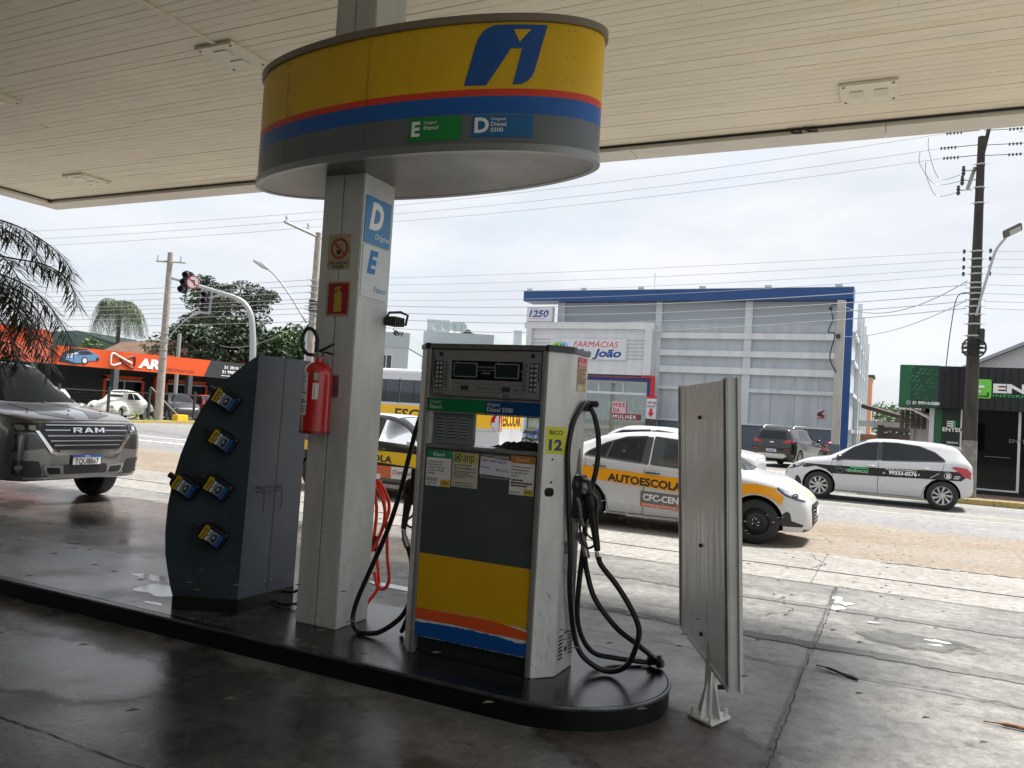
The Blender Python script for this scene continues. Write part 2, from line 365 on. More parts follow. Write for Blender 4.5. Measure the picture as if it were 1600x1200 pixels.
# sandy shoulder overlaps the asphalt with a ragged edge
P = wavy(-20.4, 60, 11.06, .02, 160, 1)+wavy(60, -20.4, 15.2, .18, 160, 2)
sheet('dirt_shoulder', 0, 0, 0, 0, .004, G_DIRT, P)
sheet('forecourt', -18.4, -30, 45, 8.88, .004, G_FORE)
sheet('forecourt_strip', -18.4, 8.88, 45, 11.05, .006, G_STRIP)
b = MB(); b.box(-18.4, 9.70, .0, 45, 9.735, .010); struct(b.build('drain_channel', DKBLK))
def soften(m, rx, ry, edge=.35, p=2.0, nscale=2.5):
    # fade a stain's rim with noise so that it has no hard outline (object-space ellipse)
    n = m.node_tree; L = n.links; b = n.nodes['Principled BSDF']; t = n.nodes.new('ShaderNodeTexCoord'); sp = n.nodes.new('ShaderNodeSeparateXYZ'); L.new(t.outputs['Object'], sp.inputs[0])
    def M(op, a, c=None):
        x = n.nodes.new('ShaderNodeMath'); x.operation = op
        for i, q in enumerate((a, c)):
            if q is None: continue
            if isinstance(q, (int, float)): x.inputs[i].default_value = q
            else: L.new(q, x.inputs[i])
        return x.outputs[0]
    d = M('POWER', M('ADD', M('POWER', M('ABSOLUTE', M('DIVIDE', sp.outputs[0], rx)), p), M('POWER', M('ABSOLUTE', M('DIVIDE', sp.outputs[1], ry)), p)), 1/p)
    z = n.nodes.new('ShaderNodeTexNoise'); z.inputs['Scale'].default_value = nscale; z.inputs['Detail'].default_value = 8; z.inputs['Roughness'].default_value = .65; L.new(t.outputs['Object'], z.inputs['Vector'])
    e = M('SUBTRACT', 1.0, M('ADD', d, M('MULTIPLY', M('SUBTRACT', z.outputs['Fac'], .45), 1.3*edge/.35*.9)))
    q = n.nodes.new('ShaderNodeMapRange'); q.inputs[1].default_value = 0; q.inputs[2].default_value = edge*.6; L.new(e, q.inputs[0]); L.new(q.outputs[0], b.inputs['Alpha']); return m
def soft_patch(name, cx, cy, rx, ry, z, m, **k):
    P = [(rx*1.25*x, ry*1.25*y) for x, y in (((-1, -1), (1, -1), (1, 1), (-1, 1)))]; b = MB(); b.add([(x, y, 0) for x, y in P], [(0, 1, 2, 3)]); o = struct(b.build(name, soften(m, rx, ry, **k))); o.location = (cx, cy, z); return o
# oil-soaked driving lane under the canopy, ragged outline
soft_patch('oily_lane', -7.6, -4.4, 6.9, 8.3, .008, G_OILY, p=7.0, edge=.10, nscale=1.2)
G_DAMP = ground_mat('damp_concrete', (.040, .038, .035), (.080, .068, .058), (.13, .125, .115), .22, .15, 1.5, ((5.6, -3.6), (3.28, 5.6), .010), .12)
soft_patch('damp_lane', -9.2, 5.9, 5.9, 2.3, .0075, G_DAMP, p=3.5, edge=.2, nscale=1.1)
def blob(cx, cy, rx, ry, seed, n=40, rough=.35):
    r = random.Random(seed); ph = [r.uniform(0, 6.28) for _ in range(5)]
    return [(cx+rx*math.cos(a)*k, cy+ry*math.sin(a)*k) for a in [2*PI*i/n for i in range(n)] for k in [1+rough*sum(math.sin((j+2)*a+ph[j])/(j+1.5) for j in range(5))*.7]]
b = MB()
for i, (cx, cy, rx, ry) in enumerate([(.36, 7.02, .07, .05), (-.1, 7.35, .05, .03), (-.42, 8.15, .05, .16), (-.40, 7.75, .07, .08), (-.34, 8.0, .05, .09), (.34, 6.88, .05, .03)]):
    P = blob(cx, cy, rx, ry, i+51, rough=.5); b.add([(x, y, .0105) for x, y in P], [list(range(len(P)))])
struct(b.build('paint_splash', mat('white_residue', (.36, .36, .37), .6)))
rnd = random.Random(91)
def crack(P, w, seed, amp=.02, step=.05, z=.0108):
    r = random.Random(seed); b = MB(); Q = []
    for (x0, y0), (x1, y1) in zip(P[:-1], P[1:]):
        L_ = math.hypot(x1-x0, y1-y0); k = max(2, int(L_/step))
        for i in range(k): Q.append((x0+(x1-x0)*i/k+r.uniform(-amp, amp), y0+(y1-y0)*i/k+r.uniform(-amp, amp), w*r.uniform(.25, 1.4)))
    Q.append((*P[-1], w*.2))
    for a_, c_ in zip(Q[:-1], Q[1:]):
        d = Vector((c_[0]-a_[0], c_[1]-a_[1], 0)).normalized(); n_ = Vector((-d.y, d.x, 0)); A_ = Vector((a_[0], a_[1], z)); C_ = Vector((c_[0], c_[1], z))
        b.add([(A_+n_*a_[2])[:], (C_+n_*c_[2])[:], (C_-n_*c_[2])[:], (A_-n_*a_[2])[:]], [(0, 1, 2, 3)])
    return struct(b.build('ground_crack', mat('crack_dark', (.03, .028, .026), .9)))
crack([(-1.0, 5.62), (-.27, 5.58), (.3, 5.66), (.9, 5.58), (2.4, 5.64)], .005, 1); crack([(-.47, 8.8), (-.45, 7.2), (-.47, 5.6), (-.46, 3.2)], .0032, 2, .008)
crack([(-3.4, 6.9), (-2.4, 6.6), (-1.2, 6.75), (.8, 6.35), (2.5, 6.5)], .0035, 3, .02); crack([(-3.2, 5.25), (-2.6, 5.15), (-2.3, 5.2)], .009, 4, .02); crack([(-.9, 7.9), (-.75, 7.3), (-.95, 6.9)], .005, 5, .03); crack([(-4.6, 2.4), (-3.6, 2.36), (-1.4, 2.34)], .003, 6, .006); crack([(-4.25, 2.4), (-4.3, .8)], .004, 7, .01)
crack([(-.9, 10.9), (-.7, 10.2), (-.8, 9.75)], .005, 8, .03); crack([(-.1, 10.95), (.6, 11.0), (1.2, 11.02), (2.2, 10.98), (3.4, 11.0)], .022, 9, .03)
G_WET = ground_mat('wet_concrete', (.05, .05, .048), (.10, .10, .096), (.17, .168, .16), .17, .12, 2.4, None, .10, .3)
soft_patch('wet_patch', -4.25, 2.92, 1.05, .42, .0092, G_WET, p=2.6, edge=.3, nscale=3)
soft_patch('rust_stain', -.95, 3.85, .62, .55, .0096, ground_mat('stained_concrete', (.060, .045, .036), (.085, .066, .052), (.12, .108, .095), .55, .12, 1.8, None, .10), edge=.4)
soft_patch('oil_drip', .2, 6.9, .5, .3, .0094, ground_mat('drip_concrete2', (.07, .07, .068), (.10, .098, .094), (.14, .138, .13), .4, .12, 2, None, .1), edge=.5, nscale=5)
soft_patch('tyre_mark', -.6, 7.7, 2.6, .10, .0093, ground_mat('tyre_grey', (.08, .078, .075), (.11, .108, .104), (.15, .148, .14), .6, .1, 2, None, .1), p=4, edge=.5, nscale=7)
soft_patch('tyre_mark', -.3, 6.25, 2.6, .11, .0093, ground_mat('tyre_grey2', (.08, .078, .075), (.11, .108, .104), (.15, .148, .14), .6, .1, 2, None, .1), p=4, edge=.5, nscale=7)
STAIN = mat('rusty_stain', (.085, .05, .032), .5, var=.4, scale=5)
# far pavements with kerbs
b = MB(); b.box(-.8, 22.52, -.01, 60, 25.0, .12); struct(b.build('pavement', G_WALK))
b = MB()
for i in range(60): b.bbox(-.8+i*1.0, 22.35, -.01, .19+i*1.0, 22.52, .135+.004*math.sin(i*2.1), .012)
struct(b.build('kerb', G_KERB))
sheet('pharmacy_lot', -20.4, 22.35, -.82, 60, .006, G_LOT)
b = MB()
for i in range(19): b.bbox(-20.4+i*1.0, 22.3, -.01, -19.42+i*1.0, 22.42, .05, .01)
struct(b.build('lot_kerb', mat('kerb_stone', (.36, .34, .29), .85, var=.2, scale=4)))
sheet('shop_yard', -.8, 25, 60, 80, .004, G_LOT)
b = MB(); b.box(-33.0, -60, -.01, -31.95, 80, .10); struct(b.build('verge', ground_mat('verge_grass', (.16, .17, .06), (.24, .24, .10), (.32, .28, .18), .9, .05, 3)))
b = MB(); b.box(-31.95, -60, -.01, -31.75, 80, .13); struct(b.build('verge_kerb', G_KERB))
sheet('sales_yard', -60, -60, -33.0, 80, .006, G_LOT)
# painted markings
PAINT = mat('road_paint', (.66, .66, .64), .7, var=.12, scale=3)
PAINTY = mat('faded_yellow_paint', (.50, .42, .26), .7, var=.2, scale=3)
b = MB()
b.box(-60, 17.32, .0, -18.2, 17.44, .004); b.box(-60, 19.0, .0, -20.5, 19.12, .004)
b.box(-24.6, 15.5, 0, -24.2, 16.3, .004)
struct(b.build('road_marking', PAINT))
b = MB(); b.box(-16, 19.08, 0, 80, 19.17, .004); b.box(-16, 18.0, 0, 80, 18.06, .003); struct(b.build('yellow_road_line', PAINTY))
b = MB()
for k in range(5): b.add([(-8.6+k*3.0, 27, .01), (-8.5+k*3.0, 27, .01), (-9.0+k*3.0, 36, .01), (-9.1+k*3.0, 36, .01)], [(0, 1, 2, 3)])
struct(b.build('parking_line', mat('orange_road_paint', (.62, .36, .06), .7, var=.2)))
# thin water films (puddles), sky reflection partly put into their pale colour
b = MB()
for i, (cx, cy, rx, ry) in enumerate([(-4.62, 4.12, .22, .16), (-4.95, 4.35, .30, .07), (-4.42, 3.83, .07, .03)]):
    P = blob(cx, cy, rx, ry, i+1, n=70, rough=.40); b.add([(x, y, .1735) for x, y in P], [list(range(len(P)))])
struct(b.build('puddle', WATER))
b = MB()
for i, (cx, cy, rx, ry) in enumerate([(-4.95, 3.05, .10, .05), (-3.4, 5.75, .62, .09), (-4.3, 5.6, .3, .07), (-3.2, 6.6, .25, .05)]):
    P = blob(cx, cy, rx, ry, i+11, rough=.45); b.add([(x, y, .0105) for x, y in P], [list(range(len(P)))])
struct(b.build('puddle', WATER))
b = MB()
rs = random.Random(77)
for k in range(3):
    P = blob(-.85+k*.22, 4.0-k*.16, .42-k*.1, .5-k*.12, 30+k, rough=.3); b.add([(x, y, .0092+k*.0004) for x, y in P], [list(range(len(P)))])
# ============================================================ PUMP ISLAND
def stadium(x0, y0, x1, y1, r, n=28):
    cy = (y0+y1)/2; ry = (y1-y0)/2
    return [(x0, y0), (x1-r, y0)]+[(x1-r+r*math.sin(PI*i/n), cy-ry*math.cos(PI*i/n)) for i in range(1, n)]+[(x1-r, y1), (x0, y1)]
isl = thing('pump_island', 'low black painted concrete island with a rounded end carrying the fuel pump', 'pump island', (-4.5, 4.22, 0))
Pq = stadium(-9.3, 3.66, -1.035, 4.80, .60); b = MB()
b.prism(Pq, (0, 0, 0), X3, Y3, .0, .158); b.build('side_wall', G_KSIDE, isl, world=True, smooth=30)
Pt = stadium(-9.3, 3.672, -1.047, 4.788, .588)
b = MB(); b.prism(Pt, (0, 0, 0), X3, Y3, .158, .170); b.build('top_surface', [G_ISLE], isl, world=True)
P = wavy(-9.25, -3.9, 4.76, .0, 2, 3)+[(-3.8, 4.6), (-4.05, 4.3), (-3.7, 3.98), (-3.9, 3.80), (-3.5, 3.70), (-9.25, 3.70)]
b = MB(); b.add([(-9.25, 3.70, 0), (-3.2, 3.70, 0), (-3.2, 4.77, 0), (-9.25, 4.77, 0)], [(0, 1, 2, 3)]); b.v = [(x+6.6, y-4.2, 0) for x, y, z in b.v]; o = b.build('wear_sheen_patch', soften(G_ISLE_WEAR_SHEEN, 3.1, .72, p=5, edge=.16, nscale=2.5), isl); o.location = (-2.1, -.02, .1722)  # wear and sky sheen painted together on the left end
b = MB(); Q = stadium(-9.3, 3.66, -1.035, 4.80, .60)[1:-1]
b.tube([(x, y, .160) for x, y in Q], .011, 6); b.tube([(-9.3, 3.66, .160), Q[0]+(.160,)], .011, 6); b.build('edge_trim', mat('worn_steel_edge', (.09, .10, .10), .3, .6, var=.4, scale=8), isl, world=True, smooth=60)
# ============================================================ CANOPY
CX0, CX1, CY0, CY1, CZ = -13.2, 1.35, -8, 8.79, 4.66
CEIL = mat('ceiling_slat_paint', (.83, .755, .585), .5, var=.06, scale=.7)
can = thing('canopy', 'huge flat station canopy with cream slatted ceiling above the pumps', 'canopy', (-4.5, 0, CZ))
b = MB(); y = CY1-.35; rr = random.Random(9)
while y > CY0:
    x = CX0+.34
    # boards are butted at random joints
    cuts = sorted([x+rr.uniform(.3, 4)]+[rr.uniform(CX0+3, CX1) for _ in range(2)])+[CX1]
    for c in cuts:
        if c-x > .05: b.cur = rr.choice((0,)*14+(1, 2)); b.box(x, y-.0925, CZ+rr.uniform(0, .003), c-.002, y, CZ+.02)
        x = c
    y -= .098
b.build('ceiling_slats', [CEIL, mat('ceiling_slat_yellowed', (.82, .735, .545), .5, var=.08, scale=1.1), mat('ceiling_slat_pale', (.84, .765, .60), .5, var=.08, scale=1.3)], can, world=True)
b = MB(); b.box(CX0+.02, CY0, CZ+.03, CX1, CY1-.02, CZ+.5); b.build('roof_deck', mat('roof_backing', (.10, .09, .07), .9), can, world=True)
FASC = mat('canopy_fascia_paint', (.66, .62, .53), .5, var=.07, scale=2)
b = MB()
x = CX0
while x < CX1: 
    x2 = min(x+2.6, CX1); b.bbox(x+.002, CY1-.35, CZ-.06, x2-.002, CY1, CZ+.62, .004); x = x2
b.build('front_fascia', FASC, can, world=True)
b = MB(); y = CY0
while y < CY1-.36:
    y2 = min(y+2.6, CY1-.352); b.bbox(CX0, y+.002, CZ-.06, CX0+.34, y2-.002, CZ+.62, .004); y = y2
b.build('side_fascia', FASC, can, world=True); b = MB(); b.bbox(CX1, CY0, CZ-.06, CX1+.06, CY1, CZ+.62, .004); b.build('right_fascia', FASC, can, world=True)
b = MB(); b.cyl((CX0+.35, CY1-.36, CZ-.012), (CX1, CY1-.36, CZ-.012), .011, n=6); b.cyl((CX0+.35, CY0, CZ-.012), (CX0+.35, CY1-.36, CZ-.012), .011, n=6); b.ball((CX0+.36, CY1-.37, CZ-.015), .035)
b.build('edge_cable', BLACK, can, world=True)
b = MB(); b.box(-5.52, CY0, CZ-.012, -5.47, 8.1, CZ-.001); b.build('joint_cover', CEIL, can, world=True)
b = MB()
for x, y in ((-.95, 8.40), (-1.1, 8.41)): b.tube([(x, y, CZ-.01), (x+.05, y+.01, CZ-.05), (x+.13, y, CZ-.06), (x+.1, y, CZ-.02)], .012, 6)
b.build('loose_bracket', BLKPL, can, world=True)
def ceil_light(loc, rz, label):
    t = thing('ceiling_light', label, 'ceiling light', loc, rz, 'flat ceiling lights under the canopy')
    b = MB(); b.bbox(-.22, -.24, -.028, .22, .24, .0, .006); b.build('cover_plate', mat('light_plate', (.78, .72, .56), .45, var=.05), t)
    b = MB()
    for s in (-1, 1): b.bbox(-.075, s*.10-.055, -.036, .075, s*.10+.055, -.0285, .003)
    b.build('lamp_lens', mat('lamp_lens', (.66, .64, .50), .2), t)
    b = MB()
    for x in (-.18, .18):
        for y in (-.2, .2): b.cyl((x, y, -.033), (x, y, -.0285), .012, n=8)
    b.build('screw', BLKPL, t); return t
L0 = ceil_light((-5.52, 5.2, CZ), 0, 'square ceiling light plate left of the oval yellow sign top')
dup(L0, (-.33, 7.64, CZ), PI/2, 'ceiling light plate on the right near the canopy edge')
dup(L0, (-10.9, 7.68, CZ), 0, 'small far ceiling light plate by the left corner of the canopy')
dup(L0, (-8.95, 5.1, CZ), 0, 'ceiling light plate cut off by the left edge of the photo')
# ============================================================ COLUMN
COLP = mat('column_paint', (.50, .51, .485), .4, var=.13, scale=2.2, stretch=(2.5, 2.5, .7), rvar=.08)
col = thing('canopy_column', 'square pale grey painted column rising from the island through the oval sign', 'column', (-3.256, 4.24, .17))
b = MB(); x0, x1, y0, y1 = -3.416, -3.096, 4.07, 4.41
b.bbox(x0, y0, .17, -3.262, y1, CZ+.02, .006); b.bbox(-3.258, y0, .17, x1, y1, CZ+.02, .006); b.build('cladding', COLP, col, world=True)
b = MB(); b.box(-3.262, y0+.004, .18, -3.258, y1-.004, CZ); b.build('seam', mat('seam_grey', (.22, .22, .20), .7), col, world=True)
b = MB(); b.box(-3.29, y0-.006, 1.62, -3.19, y0+.001, 1.76); b.build('extinguisher_bracket', STEEL, col, world=True)
b = MB(); rr = random.Random(44)
for k in range(46):
    z = .2+abs(rr.gauss(0, .38)); L_ = rr.uniform(.01, .07); a_ = rr.uniform(-1.2, 1.2); c0 = rr.uniform(.02, .28)
    pts = [(c0+L_*math.cos(a_)*i/3, z+L_*math.sin(a_)*i/3+rr.uniform(-.003, .003)) for i in range(4)]
    for f_, (p_, q_) in enumerate(zip(pts[:-1], pts[1:])):
        if k % 2: b.add([(x0+p_[0], y0-.0008, p_[1]), (x0+q_[0], y0-.0008, q_[1]), (x0+q_[0], y0-.0008, q_[1]+.0025), (x0+p_[0], y0-.0008, p_[1]+.0025)], [(0, 1, 2, 3)])
        else: b.add([(x1+.0008, y0+p_[0], p_[1]), (x1+.0008, y0+q_[0], q_[1]), (x1+.0008, y0+q_[0], q_[1]+.0025), (x1+.0008, y0+p_[0], p_[1]+.0025)], [(0, 1, 2, 3)])
b.build('scuff_marks', mat('scuff_soft', (.25, .25, .235), .7), col, world=True)
# signs on the column
def plate(name, label, cat, o, u, v, w, h, m, t=.004):
    T = thing(name, label, cat, Vector(o)+Vector(u)*w/2); b = MB(); b.prism(rrect(0, 0, w, h, .008, 3), o, u, v, 0, t); b.build('panel', m, T, world=True); return T
F0 = Vector((0, 4.07, 0))
def fcol(x, z): return Vector((x, 4.0695, z))
SBEI = mat('faded_sign_beige', (.36, .31, .20), .5, var=.12, scale=14)
s = plate('no_smoking_sign', 'small beige no smoking sign with red ring on the column front', 'sign', fcol(-3.346, 2.441), X3, Z3, .178, .23, SBEI)
b = MB(); c = (.089, .135)
b.flat(circ(*c, .070, 28), fcol(-3.346, 2.441), X3, Z3, .0045); b.build('ring_edge', mat('sign_dark_ring', (.03, .02, .015), .5), s, world=True)
b = MB(); o = fcol(-3.346, 2.441)
ro = circ(*c, .067, 28); ri = circ(*c, .052, 28)
for i in range(28): j = (i+1) % 28; b.flat([ro[i], ro[j], ri[j], ri[i]], o, X3, Z3, .0056)
b.flat([(c[0]-.045, c[1]+.033), (c[0]-.034, c[1]+.044), (c[0]+.045, c[1]-.033), (c[0]+.034, c[1]-.044)], o, X3, Z3, .0056); b.build('red_ring', mat('sign_red', (.36, .06, .03), .5), s, world=True)
b = MB(); b.flat(circ(*c, .051, 24), o, X3, Z3, .0050); b.build('ring_field', SBEI, s, world=True)
b = MB(); b.flat([(c[0]-.025, c[1]-.025), (c[0]+.012, c[1]-.01), (c[0]+.012, c[1]-.002), (c[0]-.028, c[1]-.015)], o, X3, Z3, .0053)
for i in range(6): b.flat([(c[0]-.03+i*.009, c[1]+.0+i*.005), (c[0]-.024+i*.009, c[1]+.0+i*.005), (c[0]-.022+i*.009, c[1]+.012+i*.004), (c[0]-.028+i*.009, c[1]+.012+i*.004)], o, X3, Z3, .0053)
b.flat(circ(c[0]-.004, c[1]-.026, .015, 10), o, X3, Z3, .0053)
b.text('PROIBIDO', o+X3*.089+Z3*.032, X3, Z3, .02, .005, .02, align='c', w=.145); b.text('FUMAR', o+X3*.089+Z3*.008, X3, Z3, .02, .005, .02, align='c', w=.095); b.build('lettering', INK, s, world=True)
s = plate('extinguisher_sign', 'small red sign with a yellow extinguisher drawing on the column front', 'sign', fcol(-3.336, 2.138), X3, Z3, .188, .228, SBEI)
b = MB(); o = fcol(-3.336, 2.138); b.flat(rect(.014, .014, .174, .214), o, X3, Z3, .005); b.build('red_field', mat('sign_red_dark', (.27, .01, .02), .45), s, world=True)
b = MB(); b.flat([(.064, .03), (.124, .03), (.124, .145), (.115, .16), (.10, .168), (.10, .178), (.118, .186), (.118, .192), (.088, .190), (.072, .186), (.060, .17), (.064, .166), (.078, .178), (.088, .178), (.088, .168), (.073, .16), (.064, .145)], o, X3, Z3, .0058)
b.build('extinguisher_drawing', mat('sign_yellow', (.42, .30, .03), .5), s, world=True)
# fuel letter stickers on the right face (x = -3.096, read along +y)
o = Vector((-3.0958, 4.095, 2.622))
s = plate('diesel_letter_sign', 'blue sign with large white letter D on the right face of the column', 'sign', o, Y3, Z3, .282, .305, mat('sign_cyan_blue', (.02, .19, .42), .35, var=.1))
b = MB()
for i in range(40):
    a = 2*PI*i/40; a2 = 2*PI*(i+1)/40
    for r in (.125, .10): b.flat([(.14+r*math.cos(a), .16+r*math.sin(a)), (.14+r*math.cos(a2), .16+r*math.sin(a2)), (.14+(r-.004)*math.cos(a2), .16+(r-.004)*math.sin(a2)), (.14+(r-.004)*math.cos(a), .16+(r-.004)*math.sin(a))], o, Y3, Z3, .0048)
b.build('rings', mat('pale_blue_ink', (.12, .32, .52), .5), s, world=True)
b = MB(); b.text('D', o+Y3*.045+Z3*.105, Y3, Z3, .17, .0056, .05, .22, w=.15); b.text('Original', o+Y3*.115+Z3*.042, Y3, Z3, .036, .0056, .005, .3); b.build('lettering', WINK, s, world=True)
o = Vector((-3.0958, 4.095, 2.275))
s = plate('ethanol_letter_sign', 'white sign with large blue letter E below the D sign on the column', 'sign', o, Y3, Z3, .282, .335, mat('sign_white', (.56, .60, .60), .4, var=.05))
b = MB(); b.text('E', o+Y3*.05+Z3*.165, Y3, Z3, .145, .0046, .05, .22, w=.115); b.text('Etanol', o+Y3*.135+Z3*.045, Y3, Z3, .04, .0046, .008, .2); b.build('lettering', mat('sign_blue_ink', (.01, .17, .42), .5), s, world=True)
# floodlight
t = thing('floodlight', 'small dark rusty floodlight bracketed to the right face of the column', 'floodlight', (-3.0, 4.42, 2.15))
b = MB(); b.bbox(-3.09, 4.36, 2.12, -3.01, 4.49, 2.18, .008); b.build('housing', mat('weathered_black', (.03, .028, .025), .6, var=.4, scale=20), t, world=True)
b = MB()
for i in range(5): b.box(-3.01, 4.37+i*.025, 2.12, -3.0, 4.377+i*.025, 2.18)
b.build('cooling_fin', BLKPL, t, world=True)
b = MB(); b.tube([(-3.09, 4.38, 2.15), (-3.06, 4.38, 2.205), (-3.01, 4.44, 2.215), (-2.985, 4.49, 2.20), (-3.0, 4.49, 2.13)], .009, 6); b.build('bracket', BLKPL, t, world=True)
b = MB(); rr = random.Random(3)
for k in range(3):
    P = [(-3.04+rr.uniform(-.02, .02)+.015*math.sin(i*1.3+k), 4.42+.014*i, 2.10-.02*abs(math.sin(i*1.1+k))-.01*k) for i in range(7)]; b.tube(smooth_path(P, 4), .003, 5)
b.build('tangled_wire', BLACK, t, world=True)
# fire extinguisher
t = thing('fire_extinguisher', 'red fire extinguisher hanging on the front of the column', 'fire extinguisher', (-3.277, 3.965, 1.38))
cx, cy = -3.277, 3.965
b = MB(); b.lathe([(0, 1.385), (.085, 1.385), (.090, 1.39), (.092, 1.41), (.092, 1.73), (.089, 1.77), (.075, 1.805), (.05, 1.828), (.028, 1.835), (.026, 1.86), (0, 1.86)], (cx, cy, 0), n=36); b.build('cylinder', RED, t, smooth=35, world=True)
b = MB(); b.lathe([(.0925, 1.385), (.095, 1.387), (.095, 1.40), (.0925, 1.402)], (cx, cy, 0), n=36); b.build('base_ring', mat('dark_red', (.2, .008, .01), .4), t, smooth=35, world=True)
def wraplabel(a0, a1, z0, z1, r=.0928, n=12): 
    b = MB(); 
    for i in range(n):
        A = R_(a0+(a1-a0)*i/n); B = R_(a0+(a1-a0)*(i+1)/n)
        b.add([(cx+r*math.cos(A), cy+r*math.sin(A), z0), (cx+r*math.cos(B), cy+r*math.sin(B), z0), (cx+r*math.cos(B), cy+r*math.sin(B), z1), (cx+r*math.cos(A), cy+r*math.sin(A), z1)], [(0, 1, 2, 3)])
    return b
b = wraplabel(-150, -90, 1.50, 1.765); b.add(*(lambda q: (q.v, q.f))(wraplabel(-68, -46, 1.60, 1.70))); b.build('paper_label', PAPER, t, world=True)
b = wraplabel(-66, -50, 1.72, 1.765); b.build('seal_label', mat('seal_green', (.25, .42, .36), .5), t, world=True)
b = MB(); rr = random.Random(5)
for k in range(17):
    z = 1.75-k*.0145; 
    if 8 < k < 11: continue
    q = wraplabel(-146, -94-rr.choice([0, 8, 20]), z, z+(.007 if k % 6 else .011), .0932, 8); b.add(q.v, q.f)
q = wraplabel(-62, -52, 1.61, 1.69, .0932, 4); b.add(q.v[:4], [(0, 1, 2, 3)])
b.build('label_print', mat('grey_ink', (.16, .17, .18), .6), t, world=True)
b = MB(); b.bbox(cx-.02, cy-.02, 1.86, cx+.02, cy+.02, 1.90, .006); b.cyl((cx-.045, cy, 1.88), (cx+.05, cy, 1.885), .012); b.build('valve', STEEL, t, world=True, smooth=40)
b = MB(); b.tube([(cx-.01, cy, 1.90), (cx+.05, cy, 1.925), (cx+.12, cy-.01, 1.95)], [.008, .009, .007], 6); b.tube([(cx, cy, 1.895), (cx+.06, cy, 1.895), (cx+.115, cy-.01, 1.885)], .008, 6); b.tube([(cx-.02, cy, 1.90), (cx-.04, cy, 1.96)], .008, 6); b.build('lever', BLKPL, t, world=True, smooth=40)
b = MB(); b.tube(smooth_path([(cx-.045, cy, 1.88), (cx-.10, cy, 1.885), (cx-.135, cy-.01, 1.93), (cx-.135, cy-.01, 2.0), (cx-.10, cy-.01, 2.045), (cx-.05, cy-.01, 2.03), (cx+.0, cy-.03, 1.97), (cx+.02, cy-.06, 1.90)], 6), .012, 10); b.build('hose', BLACK, t, smooth=60, world=True)
# red air hose coiled behind the column
t = thing('air_hose', 'bright red coiled air hose hanging behind the right side of the column', 'hose', (-3.1, 4.5, .35))
RH = mat('red_hose', (.95, .06, .02), .35); b = MB()
L_ = [[(-3.17, 4.47, 1.11), (-3.10, 4.5, 1.03), (-3.055, 4.52, .90), (-3.09, 4.5, .74), (-3.15, 4.47, .60), (-3.19, 4.46, .75), (-3.17, 4.47, 1.0)],
      [(-3.17, 4.49, 1.09), (-3.12, 4.53, .98), (-3.10, 4.54, .82), (-3.13, 4.52, .68), (-3.19, 4.5, .6)],
      [(-3.16, 4.45, 1.07), (-3.08, 4.48, .94), (-3.05, 4.5, .75), (-3.03, 4.5, .57), (-3.005, 4.5, .43), (-3.04, 4.5, .36), (-3.095, 4.5, .37), (-3.13, 4.5, .46)],
      [(-3.15, 4.52, .66), (-3.10, 4.52, .40), (-3.105, 4.5, .33), (-3.14, 4.48, .27), (-3.18, 4.47, .19)],
      [(-3.19, 4.46, 1.1), (-3.145, 4.5, .9), (-3.15, 4.5, .68)]]
for P in L_: b.tube(smooth_path(P, 6), .0115, 8)
b.build('hose_loops', RH, t, smooth=60, world=True)
b = MB(); b.bbox(-3.16, 4.49, .60, -3.12, 4.52, .70, .006); b.build('hose_clip', mat('brown_clip', (.12, .03, .02), .5), t, world=True)
b = MB(); b.box(-3.22, 4.41, 1.09, -3.13, 4.5, 1.12); b.build('hook', STEEL, t, world=True)
# ============================================================ OVAL SIGN
sg = thing('canopy_sign', 'large oval yellow, blue and grey brand sign wrapped round the column', 'sign', (-2.85, 4.24, 3.05))
SC = (-2.85, 4.24); SA, SB = 1.25, .44
def ell(prof, mats, name, smooth=50, n=96, cap=None):
    b = MB(); vs = []; fs = []
    for k, (e, z) in enumerate(prof):
        for j in range(n):
            a = 2*PI*j/n; vs.append((SC[0]+(SA+e)*math.cos(a), SC[1]+(SB+e)*math.sin(a), z))
    for k in range(len(prof)-1):
        for j in range(n): fs.append((k*n+j, k*n+(j+1) % n, (k+1)*n+(j+1) % n, (k+1)*n+j))
    if cap is not None: fs.append(list(range(cap*n, cap*n+n)))
    b.add(vs, fs); return b.build(name, mats, sg, smooth=smooth, world=True), b
SGY = mat('sign_yellow_face', (.64, .40, .006), .3, var=.09, scale=1.6, rvar=.08); SGR = mat('sign_grey_band', (.13, .15, .16), .30, .2, var=.10, scale=2)
ell([(0, 3.405), (0, 3.785)], SGY, 'yellow_band'); ell([(0, 3.365), (0, 3.405)], mat('sign_red_band', (.62, .045, .02), .3), 'red_band')
ell([(0, 3.262), (0, 3.365)], mat('sign_blue_band', (.004, .10, .38), .28), 'blue_band'); ell([(0, 3.095), (0, 3.262)], SGR, 'grey_band')
ell([(.004, 3.785), (.018, 3.787), (.018, 3.83), (-.02, 3.833), (-.1, 3.834)], mat('sign_top_rim', (.20, .17, .13), .4, .3), 'top_rim', cap=4)
ell([(-.03, 3.052), (.010, 3.05), (.012, 3.092), (.0, 3.095)], mat('sign_bottom_rim', (.25, .26, .26), .35, .5), 'bottom_rim')
ell([(-.03, 3.054), (-.05, 3.056)], mat('sign_underside', (.11, .108, .10), .30, .35, var=.35, scale=2.5), 'underside', cap=1)
_e, eb = ell([(0, 3.05), (0, 3.83)], SGY, 'tmp'); bpy.data.objects.remove(_e); SBVH = BVHTree.FromPolygons(eb.v, eb.f)
